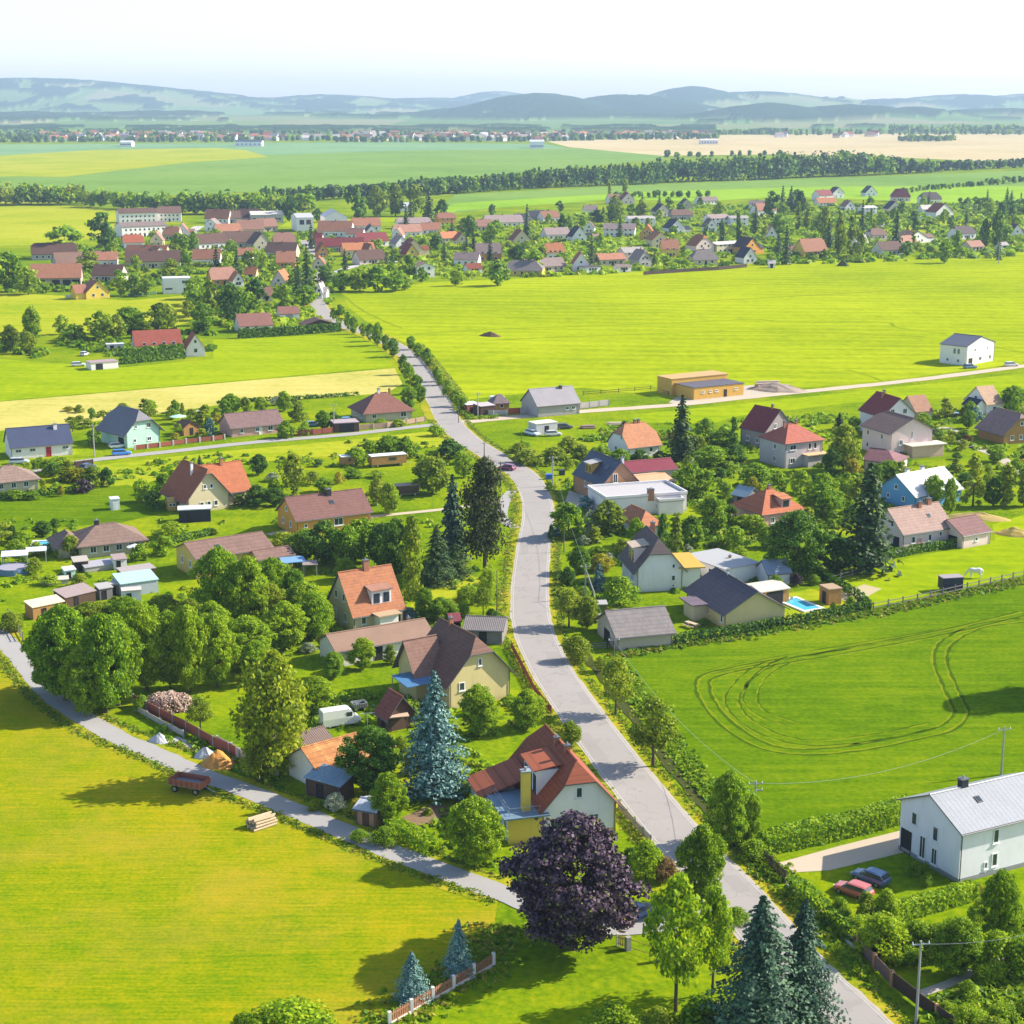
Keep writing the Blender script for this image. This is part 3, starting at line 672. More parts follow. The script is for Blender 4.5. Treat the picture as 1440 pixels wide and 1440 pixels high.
# ------------------------------------------------------------------ trees and shrubs
BARK = plain("bark", (0.10, 0.075, 0.05), 0.95, var=0.35, scale=4)
BIRCHB = plain("birch_bark", (0.42, 0.38, 0.32), 0.9, var=0.5, scale=3)
LM = {
 'broad': leafmat('broad', (0.05, 0.14, 0.003), (0.17, 0.32, 0.004), (0.40, 0.54, 0.010)),
 'lime': leafmat('lime', (0.08, 0.18, 0.003), (0.24, 0.38, 0.005), (0.44, 0.54, 0.012)),
 'olive': leafmat('olive', (0.06, 0.12, 0.004), (0.19, 0.28, 0.008), (0.42, 0.47, 0.02)),
 'birch': leafmat('birch', (0.07, 0.13, 0.004), (0.21, 0.28, 0.006), (0.44, 0.48, 0.02)),
 'dark': leafmat('dark', (0.012, 0.055, 0.006), (0.055, 0.15, 0.010), (0.20, 0.34, 0.02)),
 'beech': leafmat('beech', (0.014, 0.008, 0.016), (0.050, 0.030, 0.052), (0.16, 0.10, 0.14), .15, fleck=(0.2, 0.22, 0.04)),
 'spruce': leafmat('spruce', (0.010, 0.036, 0.010), (0.04, 0.09, 0.02), (0.12, 0.19, 0.035), .15),
 'blue': leafmat('blue', (0.015, 0.06, 0.055), (0.06, 0.16, 0.145), (0.30, 0.46, 0.40), .1),
 'pine': leafmat('pine', (0.018, 0.040, 0.008), (0.06, 0.080, 0.018), (0.16, 0.15, 0.04), .15),
 'yellow': leafmat('yellow', (0.16, 0.20, 0.004), (0.38, 0.36, 0.01), (0.55, 0.46, 0.02)),
 'rust': leafmat('rust', (0.10, 0.07, 0.02), (0.22, 0.14, 0.05), (0.36, 0.24, 0.09)),
 'hedge': leafmat('hedge', (0.05, 0.14, 0.003), (0.19, 0.34, 0.004), (0.42, 0.54, 0.01)),
 'white': leafmat('white', (0.08, 0.16, 0.02), (0.35, 0.40, 0.22), (0.75, 0.75, 0.62)),
}
def leafquad(V, F, p, n, size, rng, asp=1.0):
    u = n.orthogonal().normalized(); w = n.cross(u); a = rng.uniform(0, 2 * pi); u2 = u * cos(a) + w * sin(a); w2 = n.cross(u2)
    k = len(V); h = size * .5; g = h * asp
    b = n * (size * rng.uniform(-.18, .18))
    V += [tuple(p - u2 * h - w2 * g * .6), tuple(p + u2 * h * .7 - w2 * g + b), tuple(p + u2 * h + w2 * g * .6), tuple(p - u2 * h * .6 + w2 * g - b)]
    F.append((k, k + 1, k + 2, k + 3))
def trunk_mesh(name, h, r, mat, limbs=5, seed=1, bend=.3, spread=.35):
    rng = random.Random(seed); mb = MB(); pts = [Vector((0, 0, -.1))]
    for i in range(1, 5): pts.append(Vector((rng.uniform(-bend, bend) * i / 4, rng.uniform(-bend, bend) * i / 4, h * i / 4)))
    rr = [r * 1.25, r, r * .8, r * .6, r * .35]
    for i in range(4): mb.cyl(pts[i], pts[i + 1], rr[i], rr[i + 1], mat, 7)
    for i in range(limbs):
        t = rng.uniform(.45, .9); p = pts[0].lerp(pts[-1], t); a = rng.uniform(0, 2 * pi); e = p + Vector((cos(a) * h * spread, sin(a) * h * spread, h * rng.uniform(.15, .4)))
        mb.cyl(p, e, r * .4, r * .12, mat, 5)
    return mb.mesh(name)
def crown_mesh(name, mat, n_clump, leaves, leaf, rx=3.6, z0=1.6, z1=10.0, cl=1.35, seed=1, egg=.5, droop=0.0, fill=.55, asp=1.0, gap=0.0):
    """a crown of leaf clumps set through an egg-shaped volume, 10 m tall"""
    rng = random.Random(seed); V = []; F = []; H = z1 - z0
    lop = [(rng.uniform(0, 2 * pi), rng.uniform(.75, 1.15)) for _ in range(5)]
    for c in range(n_clump):
        t = (c + .5) / n_clump; zz = rng.random() ** .9
        prof = (sin(pi * min(1, max(0.03, zz)) ** egg)) ** .5 if 0 < zz < 1 else .1
        a = rng.uniform(0, 2 * pi); rad = rx * prof * (fill + (1 - fill) * sqrt(rng.random()))
        rad *= .92 + .5 * noise.noise((cos(a) * 1.3 + seed * 3.1, sin(a) * 1.3, zz * 2.2))
        rad = max(0, rad - cl * .45)
        ctr = Vector((cos(a) * rad, sin(a) * rad, z0 + cl * .5 + zz * (H - cl * 1.1)))
        cr = cl * rng.uniform(.65, 1.2)
        for i in range(leaves):
            d = Vector((rng.gauss(0, 1), rng.gauss(0, 1), rng.gauss(.25, 1))).normalized()
            q = ctr + Vector((d.x * cr, d.y * cr, d.z * cr * .72)) * (rng.random() ** .35)
            q.z -= droop * rng.random() * cr
            if q.z < .25: q.z = .25
            n = (d + Vector((rng.gauss(0, .6), rng.gauss(0, .6), rng.gauss(.2, .5)))).normalized()
            leafquad(V, F, q, n, leaf * rng.uniform(.7, 1.35), rng, asp)
    me = bpy.data.meshes.new(name); me.from_pydata(V, [], F); me.materials.append(mat); return me
def conifer_mesh(name, mat, whorls, per, seg, r=2.6, z0=.6, leaf=.5, seed=1, power=.85, droop=.25, ragged=.15):
    """tiers of drooping boughs; each bough is a fan of short needle sprays"""
    rng = random.Random(seed); V = []; F = []
    for wv in range(whorls):
        t = wv / (whorls - 1); z = z0 + (10 - z0 - .1) * t ** .9; R = r * (1 - t) ** power + .12
        k = max(3, int(per * (1 - .55 * t))); a0 = rng.uniform(0, 2 * pi)
        for i in range(k):
            a = a0 + 2 * pi * i / k + rng.uniform(-.22, .22); L = R * rng.uniform(1 - ragged * 1.6, 1 + ragged)
            for j in range(seg):
                u = (j + .6) / seg; rr = L * u; w = L * .42 * (1 - u * .55) * .55
                for side in ((-1, 0, 1) if leaf > .5 else (-1.1, -.5, 0, .5, 1.1)):
                    b = a + side * w / max(rr, .3) * rng.uniform(.5, 1)
                    p = Vector((cos(b) * rr, sin(b) * rr, z + .28 * L * .3 - droop * L * u * u + rng.uniform(-.06, .06)))
                    if p.z < .15: continue
                    n = Vector((cos(b) * (.25 + .5 * u), sin(b) * (.25 + .5 * u), .9)) + Vector((rng.gauss(0, .28), rng.gauss(0, .28), 0))
                    leafquad(V, F, p, (n + Vector((rng.gauss(0, .3), rng.gauss(0, .3), rng.gauss(0, .3)))).normalized(), leaf * (1.1 - .35 * t) * rng.uniform(.75, 1.25), rng, .62)
    me = bpy.data.meshes.new(name); me.from_pydata(V, [], F); me.materials.append(mat); return me
# kind: (leaf material, builder, object name, bark, description)
KINDS = {
 'broad': ('broad', 'crown', 'leafy_tree', 'round leafy green tree'),
 'lime': ('lime', 'crown', 'leafy_tree', 'bright yellow-green leafy tree'),
 'olive': ('olive', 'crown', 'leafy_tree', 'dull olive-green tree'),
 'dark': ('dark', 'crown', 'leafy_tree', 'dark green broad tree'),
 'fruit': ('olive', 'airy', 'fruit_tree', 'open-crowned fruit tree'),
 'birch': ('birch', 'birch', 'birch_tree', 'pale yellowish birch with drooping twigs'),
 'beech': ('beech', 'crown', 'copper_beech', 'purple-leaved beech'),
 'spruce': ('spruce', 'conifer', 'spruce_tree', 'dark green spruce'),
 'blue': ('blue', 'conifer', 'blue_spruce', 'blue-green spruce'),
 'pine': ('pine', 'pine', 'pine_tree', 'brownish green pine'),
 'column': ('dark', 'column', 'columnar_tree', 'dark columnar tree'),
 'poplar': ('olive', 'column', 'poplar_tree', 'tall slim poplar'),
 'thuja': ('olive', 'cone', 'thuja_tree', 'cone-shaped thuja'),
 'bush': ('hedge', 'bush', 'bush', 'round green bush'),
 'obush': ('olive', 'bush', 'bush', 'dull green bush'),
 'ybush': ('yellow', 'bush', 'bush', 'yellow flowering bush'),
 'lbush': ('lime', 'bush', 'bush', 'light green bush'),
 'wbush': ('white', 'bush', 'bush', 'white flowering bush'),
 'rbush': ('rust', 'bush', 'bush', 'rust-brown bush'),
 'bbush': ('blue', 'bush', 'bush', 'bluish low conifer bush'),
 'dbush': ('dark', 'bush', 'bush', 'dark green bush'),
}
PROTO = {}
def proto(kind, lod, var):
    key = (kind, lod, var)
    if key in PROTO: return PROTO[key]
    mat = LM[KINDS[kind][0]]; b = KINDS[kind][1]; sd = hash_(kind) + var * 17 + lod
    q = (1.0, .42, .17)[lod]; ls = (.34, .55, .95)[lod]
    nm = "crown_" + kind
    if b == 'crown':
        big = 1.5 if kind == 'beech' else 1.0
        cm = crown_mesh(nm, mat, int((170, 80, 28)[lod] * big), int((125, 60, 32)[lod]), ls * (.58 if kind == 'beech' else (.66, .78, .85)[lod]), rx=4.5, z0=.5, cl=(.95, 1.2, 1.6)[lod] * (.8 if kind == 'beech' else 1), seed=sd, egg=.92, fill=.42)
    elif b == 'airy': cm = crown_mesh(nm, mat, (70, 36, 18)[lod], (48, 30, 20)[lod], ls * .9, rx=4.0, z0=2.2, cl=1.15, seed=sd, egg=.7, fill=.3)
    elif b == 'birch': cm = crown_mesh(nm, mat, (135, 60, 24)[lod], (52, 34, 24)[lod], ls * .62, rx=3.5, z0=1.0, cl=1.0, seed=sd, egg=.95, droop=1.6, fill=.2, asp=1.4)
    elif b == 'bush': cm = crown_mesh(nm, mat, (60, 34, 12)[lod], (85, 46, 24)[lod], ls * (1.2, 1.3, 1.6)[lod], rx=5.6, z0=.2, cl=2.0, seed=sd, egg=.55, fill=.5)
    elif b == 'column': cm = crown_mesh(nm, mat, (90, 45, 20)[lod], (60, 36, 24)[lod], ls * .8, rx=1.7, z0=.4, cl=.85, seed=sd, egg=.6, fill=.5)
    elif b == 'cone': cm = crown_mesh(nm, mat, (90, 45, 20)[lod], (60, 36, 24)[lod], ls * .8, rx=2.2, z0=.1, cl=.8, seed=sd, egg=.45, fill=.6)
    elif b == 'pine': cm = crown_mesh(nm, mat, (190, 80, 30)[lod], (52, 36, 24)[lod], ls * .75, rx=3.0, z0=1.0, cl=1.0, seed=sd, egg=.62, fill=.25, asp=.5)
    else: cm = conifer_mesh(nm, mat, (30, 22, 12)[lod], (16, 12, 9)[lod], (9, 4, 3)[lod], leaf=(.25, .60, 1.0)[lod], r=3.1, seed=sd, ragged=.34)
    bark = BIRCHB if b == 'birch' else BARK
    if b in ('conifer', 'pine'): tm = trunk_mesh("trunk_" + kind, 9.4, .2, bark, 0, sd, .05)
    elif b == 'column': tm = trunk_mesh("trunk_" + kind, 8.0, .16, bark, 0, sd, .05)
    elif b in ('bush', 'cone'): tm = trunk_mesh("stem_" + kind, 4.5, .2, bark, 5, sd, .1, .5)
    else: tm = trunk_mesh("trunk_" + kind, 6.0, .2, bark, 6, sd, .3)
    if lod == 2 or b == 'bush':     # too small (or too dense) to show its trunk apart: one mesh
        n = len(cm.vertices); V = [tuple(v.co) for v in cm.vertices] + [tuple(v.co) for v in tm.vertices]
        F = [tuple(p.vertices) for p in cm.polygons] + [tuple(i + n for i in p.vertices) for p in tm.polygons]
        me = bpy.data.meshes.new("whole_" + kind); me.from_pydata(V, [], F); me.materials.append(mat); me.materials.append(bark)
        me.polygons.foreach_set("material_index", [0] * len(cm.polygons) + [1] * len(tm.polygons)); cm, tm = me, None
    PROTO[key] = (cm, tm); return PROTO[key]
def hash_(s): return sum((i + 1) * ord(c) for i, c in enumerate(s)) % 997
W0 = {'crown': 8.6, 'airy': 8.0, 'birch': 6.8, 'bush': 10.6, 'column': 3.6, 'cone': 4.4, 'pine': 6.2, 'conifer': 5.8}
TREES = []   # (object, kind, given label)
def plant(kind, px, base, top, w, label=None, group=None):
    """base row, top row and crown width in photo pixels"""
    p = G(px, base); H = h_for(p, top); wd = w * mpp(p); D = p.length
    lod = 0 if D < 290 else (1 if D < 620 else 2)
    b = KINDS[kind][1]
    if b == 'bush' : base_r = W0[b]
    cm, tm = proto(kind, lod, random.randrange((3, 3, 3)[lod]))
    sx = wd / W0[b]; sz = H / 10.0
    nm = KINDS[kind][2]
    if tm is None:
        o = bpy.data.objects.new(nm, cm); link(o)
    else:
        o = bpy.data.objects.new(nm, None); o.empty_display_size = .5; link(o)
        link(bpy.data.objects.new("crown", cm), o); link(bpy.data.objects.new("trunk", tm), o)
    o.location = p; o.scale = (sx * random.uniform(.94, 1.06), sx * random.uniform(.94, 1.06), sz); o.rotation_euler.z = random.uniform(0, 2 * pi)
    o["category"] = 'bush' if b == 'bush' else 'tree'
    if group: o["group"] = group
    if label: o["label"] = label
    TREES.append((o, kind, label, p, H, wd)); return o
# ------------------------------------------------------------------ colours of the village
RED = (0.33, 0.10, 0.055); ORANGE = (0.48, 0.20, 0.09); BRN = (0.20, 0.125, 0.10); DBRN = (0.13, 0.075, 0.06); MAROON = (0.22, 0.045, 0.05)
SLATE = (0.10, 0.10, 0.125); NAVY = (0.03, 0.04, 0.075); LGREY = (0.45, 0.46, 0.48); LILAC = (0.34, 0.28, 0.28); PEACH = (0.62, 0.36, 0.20); SALMON = (0.40, 0.19, 0.12)
T = tiles
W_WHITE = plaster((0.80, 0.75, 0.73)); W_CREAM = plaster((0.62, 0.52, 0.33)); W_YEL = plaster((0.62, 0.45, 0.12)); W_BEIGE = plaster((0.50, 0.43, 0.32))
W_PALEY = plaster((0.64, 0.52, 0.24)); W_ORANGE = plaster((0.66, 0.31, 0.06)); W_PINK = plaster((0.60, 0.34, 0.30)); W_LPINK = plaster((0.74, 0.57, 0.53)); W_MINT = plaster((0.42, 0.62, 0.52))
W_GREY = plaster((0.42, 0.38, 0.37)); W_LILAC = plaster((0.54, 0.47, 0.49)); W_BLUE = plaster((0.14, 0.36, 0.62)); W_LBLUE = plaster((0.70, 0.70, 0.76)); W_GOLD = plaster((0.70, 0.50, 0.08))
W_BRICK = plain("orange_brick", (0.42, 0.22, 0.12), 0.9, var=0.25, scale=5); B_DARK = boards((0.10, 0.06, 0.04)); B_WOOD = boards((0.42, 0.22, 0.07)); B_YEL = boards((0.66, 0.38, 0.08)); B_GREY = boards((0.22, 0.2, 0.19))
def wf(rows, **o):
    """window list maker: rows = [(side, n, z, w, h)]"""
    def f(L, d):
        out = []
        for r in rows: out += row(r[0], r[1], r[2], r[3], r[4], L if r[0] in 'fb' else d, *(r[5:] or ()))
        return out
    return f
def beech_house_parts(root, L, d):
    q = MB(); q.box((-1.5, 1.3, 5.4), (.95, .8, 4.9), W_GOLD); q.box((-1.5, 1.3, 7.93), (1.15, 1.0, .16), GREYM); ch = q.build("chimney", root)
    q = MB(); q.cyl((-1.5, 1.3, 8.0), (-1.5, 1.3, 8.4), .2, .2, GREYM, 8); q.build("chimney_pot", ch)
    q = MB(); q.box((-1.95, -.05, 1.5), (3.9, .12, 3.0), W_GOLD); q.build("yellow_front_wall", root)
    q = MB(); thick(q, [[(-5.4, 6.6, 3.0), (.6, 6.6, 4.9), (.6, 13.0, 4.9), (-5.4, 13.0, 3.0)]], .16, T((0.34, 0.11, 0.06))); q.build("side_roof", root)
    q = MB(); q.box((-2.4, 9.8, 1.45), (4.8, 6.0, 2.9), W_LBLUE); q.build("side_wing", root)
    for k in range(3): add_window(root, (-3.8, 1.4 + k * 1.9, 1.7), 1.1, 1.3, pi)
    q = MB()
    for z in (3.6, 4.1): q.box((-1.9, .12, z), (3.7, .04, .04), GREYM); q.box((-3.7, 3.2, z), (.04, 6.2, .04), GREYM)
    for x, y in ((-3.7, .12), (-2, .12), (-.2, .12), (-3.7, 2.2), (-3.7, 4.2), (-3.7, 6.3)): q.box((x, y, 3.65), (.05, .05, .95), GREYM)
    q.build("railing", root)
    for x in (.12, L - .12): q = MB(); q.box((x, -.04, 1.75), (.26, .1, 3.4), W_GOLD); q.build("corner_stripe", root)
# ---- the two houses closest to the camera
house("farmhouse", "two-storey white house with light grey standing-seam roof at the right edge", (1352, 1168), (1500, 1132), 6.0, 8.3, d=9.6, ridge='x',
      wall=plaster((0.78, 0.75, 0.79)), roof=T((0.30, 0.31, 0.33), 'metal'), oh=.45, plinth=plaster((0.30, 0.30, 0.31)), short="white house at the right edge",
      wins=lambda L, d: [('f', L * .33, 4.4, .8, 1.6), ('f', L * .33, 1.7, .8, 1.5), ('f', L * .25, 1.3, .5, .8), ('f', L * .75, 4.4, .8, 1.5), ('f', L * .75, 1.7, .9, 1.5),
                         ('l', d * .76, 4.5, .9, 1.5), ('l', d * .40, 4.1, .9, 1.7), ('l', d * .40, 1.5, .95, 1.9), ('l', d * .60, 1.8, 1.0, 2.6)],
      doors=lambda L, d: [('l', d * .88, 1.7, 2.7, DARK)],
      chim=lambda L, d: [(L * .30, d * .52, .9, plain("black_chimney", (0.03, 0.03, 0.035)), .9)], skyl=lambda L, d: [('f', L * .33, .62, .7, .9)])
house("farmhouse", "white-gabled yellow house with red tiled roof and tall yellow chimney behind the purple beech", (762, 1138), (866, 1126), 3.7, 8.6, d=14.0, ridge='y', k=(.36, .36),
      wall=plaster((0.80, 0.74, 0.74)), roof=T((0.29, 0.085, 0.045)), oh=.75, short="red-roofed house by the purple beech", plinth=W_GOLD,
      wins=lambda L, d: [('f', L * .5, 5.2, .8, 1.3), ('f', L * .22, 1.8, 1.2, 1.4), ('f', L * .7, 1.8, 1.2, 1.4), ('r', d * .3, 1.9, 1.1, 1.3), ('r', d * .7, 1.9, 1.1, 1.3)],
      wings=lambda L, d: [(-3.8, .02, 3.8, 6.4, 3.1, None, 'x', (0, 0), W_LBLUE, plain("blue_grey_felt", (0.14, 0.21, 0.28), .5, var=.25))],
      chim=lambda L, d: [(L * .47, d * .55, .6), (L * .5, d * .32, .5)], custom=beech_house_parts,
      dorm=lambda L, d: [('l', 5.6, 5.0, .35, 3.2, 3.8, T((0.36, 0.11, 0.055)), W_LBLUE, 3.4)])
house("farmhouse", "pale yellow gabled house with dark brown roof behind the big blue spruce", (632, 957), (717, 940), 4.2, 9.4, d=10.5, ridge='y', k=(.33, 0),
      wall=W_PALEY, roof=T((0.19, 0.11, 0.085)), oh=.8, short="yellow house with the dark brown roof",
      wins=lambda L, d: [('f', L * .5, 6.0, .6, 1.1), ('f', L * .2, 3.0, .9, 1.2), ('f', L * .5, 2.2, .6, .9), ('r', d * .3, 2, 1.1, 1.3), ('r', d * .7, 2, 1.1, 1.3)],
      wings=lambda L, d: [(-2.3, 5.2, 4.0, 5.0, 4.6, 8.2, 'x', (0, 0), None, T((0.25, 0.15, 0.12)))],
      chim=lambda L, d: [(L * .5, d * .75, .8)])
house("farmhouse", "cream house with steep orange tiled roof and white dormer among the garden trees", (497, 863), (567, 851), 3.0, 8.6, d=9.0, ridge='x',
      wall=W_CREAM, roof=T((0.42, 0.18, 0.085), c2=(0.30, 0.12, 0.07)), oh=.45, short="orange-roofed cream house",
      wins=lambda L, d: [('l', d * .3, 1.7, 1.0, 1.4), ('l', d * .7, 1.7, 1.0, 1.4), ('l', d * .35, 4.8, .9, 1.3), ('l', d * .65, 4.8, .9, 1.3), ('f', L * .2, 1.6, .9, 1.2)],
      doors=lambda L, d: [('f', L * .88, 1.0, 2.0, DARK)],
      wings=lambda L, d: [(L * .40, -2.2, 3.2, 2.4, 2.5, None, 'x', (0, 0), W_WHITE, plain("porch_felt", (0.42, 0.3, 0.18)))],
      chim=lambda L, d: [(L * .52, d * .5, 1.3, BRICK, .9)], dorm=lambda L, d: [('f', L * .60, 3.4, .6, 3.4, 2.5, T((0.36, 0.2, 0.15)), W_WHITE)])
house("barn", "long low white barn with shallow brown roof below the orange-roofed house", (473, 914), (608, 891), 2.7, 4.3, d=6.0, ridge='x', cat="barn",
      wall=W_WHITE, roof=T((0.27, 0.17, 0.12), 'plain'), oh=.4, short="long white barn",
      wins=lambda L, d: [('f', L * .72, 1.4, .9, 1.0), ('f', L * .9, 1.4, .8, .8)], doors=lambda L, d: [('f', L * .43, 1.3, 2.1, DARK)], chim=lambda L, d: [(L * .85, d * .55, .5, BRICK, .45)])
house("shed", "grey corrugated shed with two shallow roofs right of the small lawn", (652, 884), (706, 886), 2.3, 3.3, d=7.0, ridge='x', cat="shed", wall=B_GREY, roof=T((0.22, 0.19, 0.18), 'wave'), oh=.3, short="grey corrugated shed",
      doors=lambda L, d: [('f', L * .5, 1.2, 1.9, DARK)], near=True)
house("shed", "small dark red roofed shed beside the grey corrugated shed", (633, 873), (648, 872), 2.1, 2.9, d=3.0, ridge='x', cat="shed", wall=B_DARK, roof=T(MAROON, 'metal'), oh=.2, near=False, doors=lambda L, d: [('f', L * .5, .8, 1.7, DARK)])
house("garage", "garage with sunlit orange-brown tiled roof by the lane", (448, 1083), (520, 1062), 2.7, 4.6, d=6.6, ridge='x', cat="garage", wall=W_WHITE, roof=T((0.42, 0.19, 0.07), c2=(0.5, 0.3, 0.1)), oh=.4, short="orange garage roof by the lane",
      doors=lambda L, d: [('f', L * .3, 2.4, 2.1, DARK), ('f', L * .7, .9, 1.9, BROWNF)])
house("shed", "shed with weathered brown roof behind the orange-roofed garage", (420, 1052), (468, 1040), 2.6, 3.6, d=5.0, ridge='x', cat="shed", wall=B_DARK, roof=T((0.20, 0.14, 0.12), 'wave'), oh=.3, doors=lambda L, d: [('f', L * .5, 1.0, 1.9, DARK)])
house("shed", "low brick shed with a pale metal roof sheet under the lime-green tree by the lane", (500, 1135), (528, 1140), 2.1, 2.6, d=3.5, ridge='x', cat="shed", wall=W_BRICK, roof=T((0.5, 0.52, 0.56), 'metal'), oh=.35, doors=lambda L, d: [('f', L * .5, .8, 1.7, BROWNF)])
house("lean_to", "lean-to with blue-grey sheet roof in front of the garage", (430, 1093), (478, 1106), 2.2, 2.9, d=2.6, ridge='x', mono=True, cat="shed", wall=B_DARK, roof=T((0.22, 0.32, 0.42), 'wave'), oh=.2, doors=lambda L, d: [('f', L * .4, 1.0, 1.8, DARK)])
house("garden_hut", "small hut with steep reddish gable roof on the lawn beside the white van", (531, 996), (547, 1006), 2.3, 4.6, d=3.8, ridge='x', cat="shed", wall=B_DARK, roof=T((0.26, 0.09, 0.075)), oh=.5, short="red-roofed garden hut",
      doors=lambda L, d: [('f', L * .5, .9, 1.8, DARK)])
# ---- middle left
house("bungalow", "long orange bungalow with mauve-brown gable roof and black chimney", (417, 730), (521, 717), 3.4, 6.7, d=9.6, ridge='x', wall=W_ORANGE, roof=T((0.20, 0.105, 0.095)), oh=.5, short="orange bungalow",
      wins=lambda L, d: [('f', L * .34, 1.9, .9, .9), ('f', L * .56, 1.9, 1.9, 1.5), ('f', L * .12, 1.9, .7, .7), ('l', d * .3, 1.8, 1.0, 1.2), ('l', d * .7, 1.8, 1.0, 1.2), ('l', d * .5, 4.5, .8, 1.0)],
      chim=lambda L, d: [(L * .55, d * .45, 1.0, plain("black_chimney", (0.03, 0.03, 0.035)), 1.0)], skyl=lambda L, d: [('f', L * .55, .55, 1.0, 1.0)])
house("farmhouse", "ochre yellow house with flat mauve roof half hidden by the dark garden trees", (276, 784), (382, 768), 3.9, 5.6, d=9.0, ridge='x', wall=W_YEL, roof=T((0.23, 0.15, 0.13)), oh=.5, short="ochre house by the garden trees",
      wins=lambda L, d: [('l', d * .3, 2.2, 1.0, 1.3), ('l', d * .7, 2.2, 1.0, 1.3), ('f', L * .15, 2.2, 1.0, 1.2), ('f', L * .5, 2.2, 1.2, 1.2), ('f', L * .8, 2.2, 1.2, 1.2)], skyl=lambda L, d: [('f', L * .35, .5, .8, .8)],
      wings=lambda L, d: [(L - 4, -3.2, 6.5, 4, 3.0, 3.9, 'x', (0, 0), None, None)])
house("farmhouse", "cream house with broad red roof sweeping low on the left side", (264, 700), (322, 692), 3.3, 8.6, d=11.5, ridge='y', k=(.12, .1), wall=W_CREAM, roof=T((0.36, 0.12, 0.06)), oh=.9, short="cream house with broad red roof",
      wins=lambda L, d: [('f', L * .33, 1.5, .9, 1.1), ('f', L * .5, 1.5, .9, 1.1), ('f', L * .67, 1.5, .9, 1.1), ('f', L * .42, 5.1, .7, .9), ('f', L * .58, 5.1, .7, .9), ('r', d * .2, 1.7, 1.1, 1.3)],
      wings=lambda L, d: [(L - 3, 2.6, 8.4, 8.4, 3.6, 8.0, 'x', (0, 0), None, T((0.42, 0.15, 0.07)))],
      chim=lambda L, d: [(L * .35, d * .4, .9, W_WHITE, .5), (L + 1.5, 6.5, .7)])
house("shed", "dark blue-black shed with pale flat roof in front of the cream house", (251, 718), (296, 716), 2.5, None, d=3.2, cat="shed", wall=boards((0.03, 0.035, 0.05)), roof=plain("pale_roof_felt", (0.5, 0.52, 0.55)), oh=.2, short="blue-black shed", doors=lambda L, d: [('f', L * .3, .9, 1.8, DARK)])
house("play_hut", "tiny yellow wooden hut beside the blue-black shed", (236, 705), (248, 704), 2.0, 2.6, d=2.2, cat="hut", wall=B_YEL, roof=T((0.5, 0.33, 0.1), 'plain'), oh=.2, near=False, wins=lambda L, d: [('f', L * .3, 1.2, .5, .5), ('f', L * .7, 1.2, .5, .5)])
house("shed", "small white shed standing alone on the lawn", (156, 703), (168, 702), 2.2, None, d=2.2, cat="shed", wall=W_WHITE, roof=plain("white_felt", (0.6, 0.62, 0.66)), oh=.1, near=False, doors=lambda L, d: [('f', L * .4, .7, 1.6, WHITE)])
house("bungalow", "brown-roofed hip bungalow in the garden above the allotment sheds", (112, 766), (203, 756), 2.7, 5.0, d=9.5, ridge='x', k=(1, 1), wall=W_BEIGE, roof=T((0.23, 0.165, 0.14)), oh=.7, short="brown hip bungalow",
      wins=wf([('f', 4, 1.5, 1.2, 1.2)]), doors=lambda L, d: [('f', L * .87, .9, 2.0, DARK)], wings=lambda L, d: [(-3.4, 2, 4.5, 7, 2.6, 4.1, 'y', (1, 1), None, None)], chim=lambda L, d: [(L * .36, d * .5, .7, plain("black_chimney", (0.03, 0.03, 0.035)), .8)])
house("bungalow", "brown-roofed hip bungalow at the left edge below the white house", (-16, 678), (53, 671), 2.7, 4.9, d=9.5, ridge='x', k=(1, 1), wall=W_BEIGE, roof=T((0.27, 0.20, 0.17)), oh=.7, short="hip bungalow at the left edge", wins=wf([('f', 3, 1.5, 1.1, 1.2)]), doors=lambda L, d: [('r', d * .4, .9, 2.0, DARK)],
      wings=lambda L, d: [(-1, 6, 7, 6, 2.7, 4.8, 'y', (1, 1), None, T(SALMON))])
house("longhouse", "white longhouse with dark blue roof and slim white chimney at the left edge", (15, 628), (101, 621), 3.1, 6.6, d=8.5, ridge='x', wall=W_WHITE, roof=T((0.055, 0.065, 0.12), 'metal'), oh=.4, short="white longhouse with the dark blue roof",
      wins=lambda L, d: [('f', L * .12, 1.9, 1.4, .8), ('f', L * .35, 1.9, 1.4, .8), ('f', L * .89, 1.9, 1.5, .8)], doors=lambda L, d: [('f', L * .61, 1.2, 2.3, plain("red_door", (0.4, 0.02, 0.03)))],
      chim=lambda L, d: [(L * .78, d * .4, .6, W_WHITE, .8)])
house("farmhouse", "mint green half-hipped house with dark grey roof beside the lane", (177, 607), (224, 600), 4.1, 8.6, d=11.5, ridge='y', k=(.4, .4), wall=W_MINT, roof=T((0.13, 0.12, 0.14), 'metal'), oh=1.0, short="mint green house",
      wins=lambda L, d: [('f', L * .3, 4.9, .7, .8), ('f', L * .68, 4.9, 1.2, 1.2), ('f', L * .25, 1.6, .8, .9), ('f', L * .68, 1.6, 1.2, 1.0)], doors=lambda L, d: [('l', d * .2, 2.4, 2.4, DARK)])
house("cottage", "pink low cottage with brown roof along the lane", (325, 601), (398, 594), 2.5, 5.2, d=8.5, ridge='x', wall=W_PINK, roof=T((0.21, 0.14, 0.14)), oh=.4, short="pink cottage by the lane",
      wins=lambda L, d: [('f', L * .2, 1.4, 1.0, 1.1), ('f', L * .75, 1.4, 1.4, 1.2), ('f', L * .5, 1.4, 1.0, 1.1)], doors=lambda L, d: [('f', L * .56, .9, 2.0, WHITE)])
house("shed", "small brown garden shed between the mint green house and the pink cottage", (258, 601), (280, 598), 2.2, 3.6, d=4, ridge='y', cat="shed", wall=B_WOOD, roof=T(DBRN), oh=.4, near=False, doors=lambda L, d: [('f', L * .5, .8, 1.7, DARK)])
